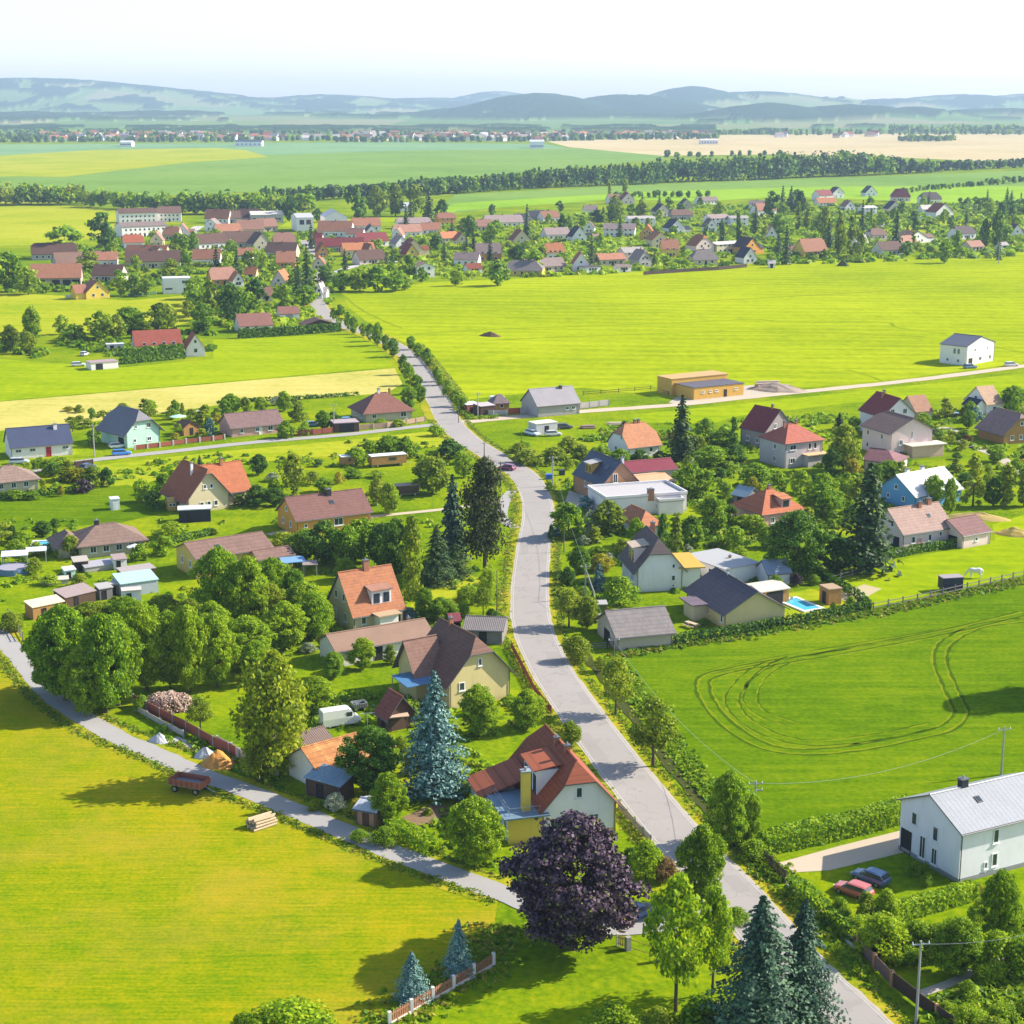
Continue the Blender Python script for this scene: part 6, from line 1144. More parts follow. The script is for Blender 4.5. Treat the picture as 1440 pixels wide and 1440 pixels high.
# ------------------------------------------------------------------ trees: kind, px, base row, top row, width px [, label]
LM['teal'] = leafmat('teal', (0.014, 0.045, 0.026), (0.04, 0.095, 0.055), (0.13, 0.22, 0.11), .12)
KINDS['ash'] = ('lime', 'airy', 'leafy_tree', 'open-crowned bright green tree')
KINDS['tspruce'] = ('teal', 'conifer', 'spruce_tree', 'grey-green spruce')
KINDS['plum'] = ('beech', 'bush', 'bush', 'dark purple bush')
TR = """
beech 805 1335 1146 196 |large purple-leaved beech in front of the red-roofed house
lime 986 1272 1160 74 |round light green maple at the right edge of the main road bend
ash 950 1425 1226 112 |tall thin-crowned tree on a bare trunk right of the purple beech
ash 1002 1398 1245 76 |slender light green tree between the thin-crowned tree and the spruces
tspruce 1066 1480 1260 168 |largest grey-green spruce at the bottom edge
tspruce 1126 1455 1264 112 |slimmer grey-green spruce behind the largest one at the bottom edge
lbush 862 1462 1410 80 |feathery light green shrub at the bottom edge below the beech lawn
bush 985 1460 1402 90
obush 925 1462 1415 70
bush 1035 1300 1275 40
rbush 934 1236 1204 46 |rust-brown shrub between the purple beech and the maple
bush 908 1236 1180 56 |dark round shrub beside the road at the end of the house hedge
dbush 885 1225 1192 30
blue 645 1370 1292 42 |small blue spruce beside the brown fence, farther of the two
blue 580 1406 1338 50 |small blue spruce beside the brown fence, nearer of the two
bush 408 1462 1411 125 |wide bright green shrub at the bottom edge of the meadow
bush 345 1458 1424 46
thuja 1216 1302 1254 34 |golden brown conical shrub beside the parked cars
lbush 1246 1298 1250 40 |bright green round shrub behind the parked cars
bush 1284 1232 1211 21 |largest of three clipped ball shrubs at the white house
bush 1301 1230 1213 15 |smallest of three clipped ball shrubs at the white house
bush 1303 1247 1226 18 |nearest of three clipped ball shrubs at the white house
lime 1345 1372 1290 84 |large round tree below the white house at the right edge
lime 1404 1330 1222 60 |loose light green tree in front of the white house wall
lbush 1442 1378 1310 70
lbush 1378 1300 1262 40
lbush 1400 1372 1310 70
lbush 1240 1348 1285 84
lbush 1290 1342 1296 70
bush 1205 1318 1290 44
bush 1180 1296 1262 36
lbush 1388 1385 1352 44
lbush 1360 1455 1412 56
lbush 1410 1448 1412 56
lbush 1445 1440 1400 50
obush 1395 1478 1430 80
bush 1330 1428 1408 26
ybush 1375 1262 1240 18
broad 1024 1190 1082 72 |dark round tree left of the pole with the crossarms
broad 1052 1186 1112 42 |smaller tree just behind the pole with the crossarms
bush 1062 1205 1180 50
fruit 866 1005 922 62 |apple tree on the roadside edge of the crop field, farther of two
fruit 918 1078 978 82 |larger apple tree on the roadside edge of the crop field
obush 812 930 893 44 |greyish round bush where crop field meets the road
fruit 800 882 826 52
olive 826 884 838 40
fruit 845 945 925 26
dbush 798 822 797 24
blue 842 830 790 26 |small blue spruce in the white half-hipped house's front garden
ybush 845 803 778 40 |golden yellow shrubs in the front garden beside the road
bush 872 852 808 56
broad 800 757 708 52 |round leafy tree beside the road above the blue car
wbush 831 752 718 34 |white flowering shrub right of the round roadside tree
olive 856 752 703 54
bbush 823 716 697 26
dbush 775 762 738 14
column 931 784 722 24 |dark columnar tree behind the white half-hipped house, left of the pair
thuja 951 788 724 26 |olive columnar tree behind the white half-hipped house, right of the pair
broad 972 768 725 42
lime 1000 750 698 50
wbush 967 780 765 16
spruce 958 650 556 46 |tall dark spruce between the orange cottage roof and the dirt track
column 1031 644 586 16 |slim dark columnar tree left of the maroon-roofed house
broad 992 622 588 34
broad 1016 626 602 34
olive 980 640 612 34
broad 1002 664 626 54
dark 1034 662 624 40
lime 975 702 652 58 |large round light green tree right of the white flat-roofed house
broad 1063 684 650 46
lbush 1025 668 648 34
ybush 1040 656 642 26
broad 872 662 630 36
dark 900 660 632 28
lime 846 650 628 30
dark 928 650 634 22
obush 800 638 613 46
obush 780 650 628 40
obush 744 652 632 56
obush 818 648 626 34
obush 730 640 622 30
lime 735 636 620 24
pine 682 802 640 80 |tallest brownish green pine beside the main road
tspruce 637 792 668 52 |blue-green spruce leaning against the tallest pine
spruce 614 822 738 54
spruce 640 812 762 44
thuja 580 844 724 34 |tall olive conifer right of the orange-roofed house
dark 556 812 728 50
broad 512 790 728 60
dark 458 792 732 60
broad 488 800 738 50
broad 430 788 742 54
dark 538 800 735 44
olive 400 776 748 46
lime 486 815 784 32
broad 597 872 826 34
bbush 575 872 854 34
lbush 660 852 820 36
lbush 686 842 794 30
ybush 650 846 832 22
birch 413 696 634 44 |pale willow-like tree left of the orange bungalow
dark 364 668 638 26
obush 440 682 662 24
birch 530 710 670 34
lime 547 722 678 38
olive 608 694 642 64 |broad olive round tree left of the road bend
lime 652 672 638 28
bush 500 654 628 38
bush 522 646 619 40
broad 548 644 611 46
bush 572 644 613 36
dbush 632 646 618 52
bush 650 652 634 34
bush 613 613 597 26
bush 498 672 660 28
broad 575 575 543 30
broad 590 566 540 20
bush 618 542 520 16
bush 630 558 534 18
bush 642 572 546 22
bush 651 580 557 18
broad 567 527 498 15
broad 576 542 512 18
broad 586 554 526 18
broad 478 458 428 17
broad 490 464 437 16
broad 498 470 444 14
lime 511 474 454 11
broad 521 480 454 15
broad 531 486 452 17
broad 543 494 470 14
broad 553 502 474 18
broad 578 492 472 16
broad 588 502 482 17
broad 601 514 489 17
broad 615 537 516 14
lime 470 450 432 12
obush 123 602 589 26
lbush 142 610 596 18
dbush 130 628 604 24
obush 112 592 584 18
broad 246 584 562 15
thuja 257 586 566 9
obush 270 592 574 20
lbush 252 613 595 15
ybush 305 597 580 18
wbush 250 582 574 12
broad 324 584 552 30
olive 346 584 558 18
bbush 296 614 588 19
obush 284 616 602 20
ybush 246 618 608 16
lime 400 578 550 28
lime 367 580 558 22
obush 420 592 568 28
broad 455 604 576 26
lbush 402 616 592 32
bush 428 612 592 18
lbush 535 600 588 26
lbush 560 600 589 24
bush 382 590 576 20
dbush 345 592 582 14
bush 55 658 644 30
bush 85 660 648 26
obush 130 678 655 30
plum 118 692 674 30 |dark purple shrub in the garden right of the left-edge bungalow
dbush 150 684 656 24
bush 22 702 688 34
bush 46 702 690 26
ybush 86 698 682 12
thuja 62 694 674 10
bush 200 706 674 34
dbush 216 716 688 32
bush 230 694 664 30
bush 243 676 660 20
spruce 258 666 648 9
spruce 281 655 640 10
dark 362 712 682 34
dark 388 712 686 32
lbush 242 756 733 48
obush 300 752 742 14
bush 385 700 672 24
dark 16 762 738 24
dark 60 754 732 26
lbush 22 776 758 30
column 79 772 742 13
obush 100 784 752 32
lbush 152 778 760 26
lbush 174 774 756 28
obush 50 806 783 24
bush 34 780 766 24
bush 230 780 752 38
bush 196 788 764 30
dark 78 744 728 16
lbush 70 822 808 34
obush 110 824 806 30
bush 90 815 805 26
broad 92 985 850 100 |largest round tree overhanging the left end of the lane
broad 150 1002 862 88 |second large round tree overhanging the left end of the lane
lime 120 1008 905 62
broad 72 972 866 76
lime 168 992 864 78
lime 208 972 846 72
lime 240 968 858 62
lime 268 974 852 62
lime 306 966 862 66
broad 180 892 838 58
olive 232 890 836 66
olive 130 890 846 66
broad 312 888 768 80 |tall dark green tree left of the orange-roofed cream house
lime 352 892 782 74
olive 380 888 820 66
broad 414 872 800 54
lime 346 942 866 84
lime 402 912 846 74
broad 442 898 832 56
lime 300 932 846 74
olive 268 912 842 64
broad 384 858 784 66
lime 428 886 818 70
lime 456 890 842 36
broad 360 960 900 50
birch 388 1092 903 124 |large drooping birch beside the lane with a long shadow
birch 366 1096 1026 58 |small birch at the foot of the large drooping birch
lime 446 1006 950 50
dark 524 1116 1022 92 |dark dense tree beside the orange garage roof
lime 548 1160 1086 54 |lime-green conical tree at the hedge end by the lane
blue 612 1118 943 102 |tallest blue spruce in the middle of the gardens
broad 470 954 916 38
lime 510 942 896 40
thuja 549 934 906 22
lime 673 1036 962 62 |light green tree beside the yellow gabled house
lime 742 1026 970 54 |light green tree between yellow gable and main road
obush 802 1048 1013 38
lime 668 1218 1120 88 |weeping light green tree left of the red-roofed house
bush 648 1122 1098 42
rbush 628 1112 1090 20
fruit 282 1024 980 48
obush 15 886 860 44
bush 200 1000 976 26
obush 455 910 890 20
bush 600 868 858 18
olive 1186 662 596 56 |ochre-tinged tree right of the lilac-grey house
dark 1168 668 628 26
spruce 1180 604 580 18
broad 1200 610 585 24
lbush 1094 694 664 32
lbush 1126 694 661 36
bush 1160 696 664 36
lbush 1190 694 664 28
broad 1156 730 680 60
dark 1120 812 718 92 |large dark round tree beside the tallest eastern spruce
spruce 1217 805 652 80 |tallest dark spruce left of the pink paddock house
dark 1172 806 756 48
broad 1250 676 646 34
dark 1230 680 652 24
broad 1312 712 666 32
lime 1336 722 672 24
thuja 1368 712 638 34 |broad dark cone tree right of the blue longhouse
thuja 1344 666 644 17
poplar 1414 712 648 28
poplar 1440 712 652 26
dark 1396 712 672 26
broad 1428 674 644 24
fruit 1336 628 610 18
fruit 1353 634 616 20
bush 1298 600 580 26
bbush 1370 594 572 20
bush 1385 614 592 32
bush 1402 602 588 22
broad 1424 580 541 40
bush 1290 640 630 18
rbush 1358 624 610 20
obush 1340 618 606 18
bush 1090 830 808 24
plum 1120 824 806 20
lbush 1196 858 838 18
obush 1172 860 846 14
bush 1145 822 808 20
lime 1060 752 724 40
lbush 1045 742 722 30
lime 1078 770 740 30
lime 1040 790 768 26
bush 1100 772 750 30
broad 1530 975 830 110 |large tree just outside the right edge
lbush 930 872 858 18
bush 990 880 868 14
bush 1180 652 636 20
obush 800 660 645 18
bush 772 690 676 16
broad 92 362 316 58 |large round tree left of the dark round tree behind the village barns
dark 147 348 295 52 |dark round tree beside the school
broad 14 410 352 52
lime 40 414 374 38
lime -18 415 340 50
bush 60 412 398 20
bush 80 410 398 18
olive 125 382 352 40
lime 170 416 388 30
lime 190 416 384 26
lime 206 417 392 22
olive 240 391 363 34
broad 262 380 358 16
broad 258 354 329 22
broad 272 352 324 18
spruce 305 392 348 18
lime 322 392 356 26
spruce 334 396 348 18
olive 295 450 392 34
dark 326 456 398 42
dark 347 436 408 30
dark 270 444 420 26
lime 370 380 354 18
spruce 432 408 344 18
spruce 419 414 362 20
spruce 438 350 314 13
spruce 485 380 350 12
broad 480 410 378 36
lime 506 410 375 42
broad 531 410 374 38
broad 556 410 380 36
lime 569 408 388 22
lime 461 394 368 18
dark 407 312 273 22
dark 447 312 293 18
dark 501 312 260 32
olive 530 306 260 36
olive 556 304 256 38
olive 582 304 258 32
spruce 578 318 278 14
spruce 603 312 266 24
dark 622 314 280 26
spruce 571 322 288 11
ybush 597 316 305 13
dark 661 336 302 26
lime 690 350 314 24
spruce 543 374 352 8
spruce 552 376 350 10
lime 576 390 356 24
bush 592 398 376 20
lime 641 402 378 24
spruce 741 338 288 16
dark 790 330 300 13
dark 800 330 302 11
broad 700 402 364 36
dark 728 368 344 30
broad 752 386 350 34
poplar 857 282 256 7
poplar 879 282 252 9
spruce 870 308 276 12
dark 840 312 294 26
olive 865 312 274 26
olive 902 310 280 24
spruce 839 374 358 13
spruce 920 378 352 10
dark 992 340 312 8
dark 1015 340 308 9
dark 1037 342 296 11
poplar 1122 325 284 12
poplar 1135 326 288 12
spruce 1062 330 290 14
spruce 1105 372 318 17
dark 1085 306 266 26
spruce 1100 300 262 16
spruce 1112 298 262 16
dark 1125 300 268 20
broad 1096 330 300 30
olive 1160 340 290 24
spruce 1165 350 308 20
olive 1180 362 300 22
poplar 1196 360 304 14
olive 1206 365 320 20
spruce 1212 330 282 12
spruce 1260 348 296 16 |lone spruce standing in front of the pasture
dark 1400 350 294 20
dark 1384 350 306 18
spruce 1404 366 330 10
broad 1328 370 338 26
broad 1345 362 322 18
lime 1290 352 340 18
bush 1315 360 340 36
bush 1355 360 344 30
broad 1275 360 338 26
dark 1120 290 266 22
"""
for ln in TR.strip().splitlines():
    a, _, lb = ln.partition('|'); q = a.split()
    plant(q[0], *map(float, q[1:5]), label=lb.strip() or None)
# gardens between the village houses
def fill(n, x0, x1, ya, yb, kinds, hpx, wpx, seed, minpx=7):
    """trees scattered through a strip whose rows run linearly from ya=(front,back) at x0 to yb at x1"""
    rng = random.Random(seed); k = 0; tries = 0
    while k < n and tries < n * 12:
        tries += 1; x = rng.uniform(x0, x1); t = (x - x0) / (x1 - x0); f = ya[0] + (yb[0] - ya[0]) * t; b = ya[1] + (yb[1] - ya[1]) * t
        y = b + (f - b) * rng.random() ** 1.2; p = G(x, y)
        if any((abs(c.x - p.x) < r * .9 + 2 and abs(c.y - p.y) < r * 1.5 + 4) for _, c, r in ANCH): continue
        if any((o[3] - p).length < minpx * mpp(p) * .6 for o in TREES[-n:]): continue
        kd = rng.choice(kinds); s = rng.uniform(.7, 1.2) * (y - 150) / 200
        hh = rng.uniform(*hpx) * s; ww = rng.uniform(*wpx) * s
        if KINDS[kd][1] in ('column',): ww *= .45; hh *= 1.2
        if KINDS[kd][1] == 'conifer': ww *= .65; hh *= 1.35
        if KINDS[kd][1] == 'bush': hh *= .5; ww *= .8
        plant(kd, x, y, y - hh, ww); k += 1
random.seed(11)
fill(60, 470, 1000, (392, 318), (372, 282), ['broad', 'lime', 'olive', 'dark', 'spruce', 'bush', 'lbush', 'broad', 'obush'], (16, 26), (14, 24), 3)
fill(56, 1000, 1440, (368, 285), (356, 282), ['broad', 'lime', 'olive', 'dark', 'spruce', 'poplar', 'bush', 'broad'], (18, 30), (14, 24), 4)
fill(40, 150, 470, (405, 330), (395, 320), ['broad', 'lime', 'bush', 'lbush', 'obush', 'olive'], (14, 20), (13, 20), 5)
fill(26, 270, 470, (450, 400), (425, 395), ['broad', 'lime', 'dark', 'bush', 'obush'], (18, 26), (18, 26), 6)
fill(9, 0, 175, (498, 470), (500, 462), ['broad', 'olive', 'bush', 'lime'], (22, 30), (18, 28), 8)
fill(9, 180, 300, (480, 462), (470, 440), ['broad', 'olive', 'bush'], (20, 28), (20, 28), 9)

UB = ['bush', 'lbush', 'obush', 'dbush', 'bush', 'lbush', 'ybush', 'fruit', 'broad', 'thuja', 'wbush']
fill(8, 0, 120, (690, 650), (690, 655), UB, (9, 14), (9, 14), 21); fill(12, 330, 620, (720, 660), (712, 640), UB, (8, 15), (9, 15), 22)
fill(6, 0, 90, (790, 765), (785, 765), UB, (9, 15), (9, 14), 23); fill(12, 430, 700, (960, 890), (900, 860), UB, (7, 12), (7, 12), 24)
fill(16, 800, 960, (850, 760), (860, 770), UB, (8, 13), (8, 12), 25); fill(28, 960, 1240, (790, 640), (740, 640), UB, (9, 17), (9, 15), 26)
fill(26, 1240, 1440, (700, 590), (690, 580), UB, (8, 15), (8, 14), 27); fill(12, 850, 1100, (690, 610), (660, 610), UB, (9, 15), (9, 14), 28)
fill(14, 430, 700, (1180, 1030), (1210, 1060), UB, (6, 10), (6, 10), 29); fill(8, 1220, 1440, (1400, 1300), (1440, 1290), UB, (6, 10), (6, 11), 30)
fill(24, 90, 500, (622, 575), (600, 560), UB, (8, 14), (8, 13), 31)
# ------------------------------------------------------------------ hedges, tree belts and far woods
def hedge(name, label, pts, w, h, kind='hedge', leaf=.28, dens=26, group=None, cat="hedge", z0=0.0, lumpy=.12):
    rng = random.Random(len(label) * 7 + int(pts[0][0])); V = []; F = []; P = [G(*p) for p in pts]; mat = LM[kind]
    for i in range(len(P) - 1):
        a, b = P[i], P[i + 1]; L = (b - a).length; t = (b - a).normalized(); n = Vector((-t.y, t.x, 0))
        cnt = int(L * (2 * h + w) * dens)
        for _ in range(cnt):
            u = rng.random() * L; s = rng.random() * (2 * h + w)
            lump = 1 + lumpy * noise.noise(((a.x + u * .4), (a.y), 2.0)) * 2
            if s < h: q = (-w / 2, s); nn = -n
            elif s < h + w: q = (s - h - w / 2, h * lump); nn = Vector((0, 0, 1))
            else: q = (w / 2, s - h - w); nn = n
            p = a + t * u + n * (q[0] + rng.uniform(-.1, .06)) + Vector((0, 0, z0 + min(q[1], h * lump) + rng.uniform(-.08, .08)))
            leafquad(V, F, p, (nn + Vector((rng.gauss(0, .4), rng.gauss(0, .4), rng.gauss(.2, .4)))).normalized(), leaf * rng.uniform(.7, 1.3), rng)
    me = bpy.data.meshes.new(name); o0 = P[0]; V = [(x - o0.x, y - o0.y, z) for x, y, z in V]
    me.from_pydata(V, [], F); me.materials.append(mat); o = link(bpy.data.objects.new(name, me)); o.location = (o0.x, o0.y, 0)
    return tag(o, label, cat, group)
hedge("hedge", "long bushy hedge between crop field and the white house driveway", [(1072, 1198), (1150, 1182), (1225, 1164), (1284, 1146)], 2.4, 2.2)
hedge("hedge", "clipped hedge behind the picket fence below the white house driveway", [(1112, 1248), (1150, 1283), (1200, 1325)], 1.5, 1.6)
hedge("hedge", "clipped flat-topped hedge in front of the parked cars", [(1198, 1318), (1280, 1288), (1368, 1262)], 1.6, 1.7)
hedge("hedge", "clipped diagonal hedge along the lane left of the weeping tree", [(548, 1170), (580, 1184), (612, 1205)], 1.6, 1.7)
hedge("hedge", "short clipped thuja hedge beside the garden hut", [(548, 1014), (585, 1006)], 1.6, 2.2, 'hedge')
hedge("hedge", "dark hedge between crop field and slate-roofed house", [(948, 907), (1010, 897), (1105, 881), (1222, 857)], 1.0, 1.5, 'dark', leaf=.35, dens=16)
hedge("hedge", "dark green hedge on the far side of the pool garden", [(1222, 857), (1205, 842), (1180, 826), (1150, 812)], .9, 1.4, 'dark', leaf=.35, dens=16)
hedge("hedge", "dark green fence-hedge along the pink paddock house", [(1232, 790), (1290, 778), (1352, 768)], .5, 1.6, 'dark', leaf=.35, dens=16)
hedge("hedge", "tall clipped hedge hiding the brick red roofed house", [(170, 512), (258, 504)], 2.5, 4.6, 'dark', leaf=.7, dens=6)
hedge("hedge", "long low clipped hedge beside the street above the hay meadow", [(336, 476), (400, 472), (478, 466)], 2.0, 3.0, 'dark', leaf=.7, dens=7)
hedge("hedge", "thin hedge strip along the straw field behind the lane houses", [(330, 566), (420, 562), (505, 556)], .8, 1.0, 'dark', leaf=.5, dens=6)
hedge("hedge", "dark clipped hedge left of the orange bungalow", [(330, 712), (372, 706), (395, 702)], 1.6, 2.0, 'dark', leaf=.4, dens=12)
hedge("hedge", "low bushy hedge along the eastern gardens of the big cream house", [(1322, 598), (1350, 594), (1362, 592)], 1.2, 1.4, 'hedge', leaf=.5, dens=8)
hedge("hedge", "low hedge below the pink garden houses", [(1000, 770), (1060, 760), (1110, 755)], .8, 1.1, 'olive', leaf=.4, dens=9)
hedge("hedge", "rough hedge on the far side of the main road above the junction", [(592, 492), (622, 528), (655, 572)], 2.0, 1.8, 'olive', leaf=.5, dens=6)
hedge("hedge", "hedge beside the white longhouse at the left edge", [(48, 660), (92, 654)], 1.4, 1.5, 'hedge', leaf=.4, dens=10)
hedge("hedge", "dark hedge below the hip bungalow at the left edge", [(-20, 702), (30, 700), (110, 692)], 1.2, 1.3, 'dark', leaf=.4, dens=10)
hedge("hedge", "clipped hedge between cream house and orange bungalow", [(218, 770), (262, 760), (296, 752)], 1.0, 1.3, 'dark', leaf=.4, dens=10)
hedge("hedge", "rough grassy hedge along the lower edge of the lime field", [(640, 575), (665, 590), (700, 588)], 1.5, .8, 'hedge', leaf=.4, dens=8)

def belt(name, label, spec, seed, leaf=1.6, mats=('dark', 'broad')):
    """spec: (x0, x1, base0, base1, top0, top1, count, conifer share); a wood edge seen as one mass"""
    rng = random.Random(seed); V = []; F = []; MI = []; ms = [LM[m] for m in mats]
    for (x0, x1, b0, b1, t0, t1, n, con) in spec:
        for i in range(n):
            u = (i + rng.random()) / n; x = x0 + (x1 - x0) * u; b = b0 + (b1 - b0) * u - rng.random() * 2.0; t = t0 + (t1 - t0) * u
            p = G(x, b); H = h_for(p, t) * rng.uniform(.72, 1.06); k = rng.randrange(len(mats)) if rng.random() > con else 0
            if rng.random() < con:
                w = H * rng.uniform(.16, .22)
                for j in range(42):
                    z = rng.random() ** .7; r = w * (1 - z) + .3; a = rng.uniform(0, 2 * pi)
                    d = Vector((cos(a), sin(a), .5)).normalized(); q = p + Vector((cos(a) * r, sin(a) * r, z * H))
                    leafquad(V, F, q, (d + Vector((rng.gauss(0, .3), rng.gauss(0, .3), rng.gauss(0, .3)))).normalized(), leaf * rng.uniform(.8, 1.5), rng); MI.append(0)
            else:
                w = H * rng.uniform(.32, .5)
                for c in range(7):
                    a = rng.uniform(0, 2 * pi); cz = H * rng.uniform(.25, .85); rr = w * rng.uniform(.1, .7); cc = p + Vector((cos(a) * rr, sin(a) * rr, cz)); cr = w * rng.uniform(.35, .55)
                    for j in range(13):
                        d = Vector((rng.gauss(0, 1), rng.gauss(0, 1), rng.gauss(.3, 1))).normalized()
                        leafquad(V, F, cc + d * cr, (d + Vector((rng.gauss(0, .3), rng.gauss(0, .3), .2))).normalized(), leaf * rng.uniform(.9, 1.7), rng); MI.append(k)
    me = bpy.data.meshes.new(name); me.from_pydata(V, [], F)
    for m in ms: me.materials.append(m)
    me.polygons.foreach_set("material_index", MI); o = link(bpy.data.objects.new(name, me)); o["label"] = label; o["kind"] = 'stuff'; return o
belt("woodland", "leafy tree belt between the left fields and the pale green field", [(-80, 130, 290, 289, 250, 262, 46, .05), (120, 240, 292, 298, 266, 272, 30, .0), (230, 440, 302, 302, 268, 270, 60, .1), (0, 120, 288, 288, 262, 262, 30, 0)], 1, mats=('dark', 'broad', 'olive'))
belt("woodland", "dark conifer belt behind the centre of the village", [(420, 640, 284, 272, 262, 250, 50, .2), (600, 760, 276, 265, 252, 240, 60, .5), (740, 930, 266, 259, 238, 226, 90, .85), (560, 760, 272, 262, 250, 240, 40, .3)], 2, mats=('dark', 'spruce', 'broad'), leaf=1.9)
belt("woodland", "mixed forest belt above the eastern villas", [(920, 1110, 258, 252, 224, 215, 100, .6), (1090, 1200, 252, 248, 214, 216, 50, .1), (1180, 1320, 249, 243, 211, 226, 60, .1), (1300, 1440, 243, 236, 227, 222, 40, .1), (1440, 1700, 236, 236, 222, 220, 40, .2)], 3, mats=('dark', 'broad', 'spruce'), leaf=2.2)
belt("woodland", "row of bushes crossing the green field above the eastern villas", [(1270, 1380, 272, 262, 263, 254, 26, 0), (1380, 1480, 262, 254, 252, 240, 22, 0), (1350, 1440, 290, 296, 276, 280, 20, 0), (1400, 1500, 300, 305, 285, 290, 14, 0)], 4, mats=('dark', 'broad'), leaf=1.4)
belt("woodland", "trees and gardens around the distant town on the plain", [(-60, 340, 201, 200, 191, 191, 60, .1), (340, 480, 199, 198, 191, 191, 20, .1), (470, 820, 201, 199, 192, 191, 50, .1), (800, 1010, 198, 196, 188, 186, 46, .3), (0, 340, 196, 196, 187, 187, 60, .1), (480, 800, 196, 195, 187, 187, 56, .1), (0, 1000, 191, 190, 182, 182, 110, 0)], 5, mats=('dark', 'broad'), leaf=5)
belt("woodland", "distant tree rows across the tan field", [(1080, 1440, 191, 190, 180, 182, 50, .2), (1265, 1345, 200, 199, 190, 190, 26, .1), (930, 1100, 222, 219, 213, 212, 10, .5), (1000, 1100, 190, 190, 182, 182, 30, .2), (1250, 1500, 188, 188, 175, 175, 60, .1)], 6, mats=('dark', 'broad'), leaf=4.5)
belt("woodland", "shrubs between the lime field and the sage field behind the factory", [(370, 500, 278, 272, 262, 262, 30, .4), (860, 1000, 279, 278, 268, 268, 16, .2)], 7, mats=('dark', 'broad'), leaf=1.6)
# ------------------------------------------------------------------ low plants nobody could count
ROADPTS = []
for path, hw in ((ROADC, 4.0), ([(0, 895), (31, 929), (72, 977), (122, 1012), (171, 1040), (214, 1058), (285, 1090), (371, 1122), (457, 1158), (570, 1206), (705, 1256), (880, 1305)], 2.4), ([(650, 594), (720, 587), (945, 570), (1200, 544), (1440, 515)], 3.5), ([(618, 597), (480, 612), (360, 622), (140, 646), (0, 672)], 2.6),
                 ([(1090, 1222), (1180, 1205), (1280, 1178)], 4.0), ([(377, 752), (522, 727), (625, 716)], 1.4)):
    P_ = smooth([G(*p) for p in path], 8)
    for a, b in zip(P_, P_[1:]): ROADPTS.append((a, b, hw))
def on_road(p, extra=0):
    for a, b, hw in ROADPTS:
        d = b - a; L2 = d.length_squared
        if L2 < 1e-6: continue
        t = max(0, min(1, (p - a).dot(d) / L2))
        if (a + d * t - p).length < hw + extra: return True
    return False
def undergrowth(name, label, quad, n, size, seed, mats=('hedge', 'broad', 'lime', 'olive'), quads=12, leaf=.3, thr=.0, nscale=14.0):
    rng = random.Random(seed); V = []; F = []; MI = []; A, B, C_, D = [G(*q) for q in quad]; k = 0; tr = 0
    while k < n and tr < n * 30:
        tr += 1; u, v = rng.random(), rng.random(); x = (A.x * (1 - u) + B.x * u) * (1 - v) + (D.x * (1 - u) + C_.x * u) * v; y = (A.y * (1 - u) + B.y * u) * (1 - v) + (D.y * (1 - u) + C_.y * u) * v
        p = Vector((x, y, 0))
        if noise.noise((x / nscale, y / nscale, seed)) < thr: continue
        if any(abs(c.x - x) < r * .8 and abs(c.y - y) < r * .9 for _, c, r in ANCH) or on_road(p): continue
        s = rng.uniform(*size); m = rng.randrange(len(mats)); k += 1
        for i in range(quads):
            d = Vector((rng.gauss(0, 1), rng.gauss(0, 1), abs(rng.gauss(.3, .8)))).normalized()
            leafquad(V, F, p + Vector((d.x * s, d.y * s, .05 + d.z * s * .9)), (d + Vector((rng.gauss(0, .5), rng.gauss(0, .5), rng.gauss(.2, .4)))).normalized(), leaf * s * rng.uniform(.7, 1.5), rng); MI.append(m)
    me = bpy.data.meshes.new(name); me.from_pydata(V, [], F)
    for m in mats: me.materials.append(LM[m])
    me.polygons.foreach_set("material_index", MI); o = link(bpy.data.objects.new(name, me)); o["label"] = label; o["kind"] = 'stuff'
undergrowth("garden_plants", "low garden plants and beds of the left middle plots", [(0, 690), (700, 650), (700, 610), (0, 650)], 220, (.3, .8), 1, leaf=.9)
undergrowth("garden_plants", "low garden plants around the allotments and the orange-roofed house", [(0, 880), (700, 900), (700, 730), (0, 730)], 420, (.25, .7), 2, leaf=.9)
undergrowth("garden_plants", "low garden plants of the right middle plots", [(780, 860), (1240, 790), (1440, 680), (790, 640)], 1150, (.3, .9), 3, leaf=.9)
undergrowth("garden_plants", "low garden plants of the upper right plots", [(700, 655), (1440, 690), (1440, 570), (860, 600)], 950, (.3, 1.0), 4, leaf=.9)
undergrowth("garden_plants", "low plants of the gardens beside the lane", [(200, 1030), (700, 1230), (760, 1000), (430, 880)], 700, (.2, .7), 5, leaf=.8)
undergrowth("garden_plants", "overgrown plot in the bottom right corner", [(1290, 1470), (1460, 1470), (1460, 1370), (1320, 1410)], 700, (.3, .9), 6, leaf=.8, thr=-.5)
undergrowth("garden_plants", "weeds between hedge and road at the lower right", [(1110, 1290), (1240, 1400), (1200, 1330), (1110, 1250)], 260, (.15, .5), 7, leaf=.8, thr=-.4)
undergrowth("garden_plants", "shrubby gardens of the western village", [(0, 412), (470, 405), (470, 325), (150, 340)], 1100, (.8, 2.2), 8, leaf=1.0, quads=10, thr=-.1)
undergrowth("garden_plants", "shrubby gardens of the central village", [(470, 402), (1000, 380), (1000, 288), (600, 318)], 2400, (.8, 2.4), 9, leaf=1.0, quads=10, thr=-.1)
undergrowth("garden_plants", "shrubby gardens of the eastern village", [(1000, 376), (1440, 362), (1440, 288), (1000, 290)], 2200, (.8, 2.6), 10, leaf=1.0, quads=10, thr=-.1)
undergrowth("garden_plants", "scrub of the left orchard by the meadow", [(0, 505), (300, 498), (300, 462), (0, 470)], 260, (.6, 1.8), 11, leaf=1.0, thr=0)
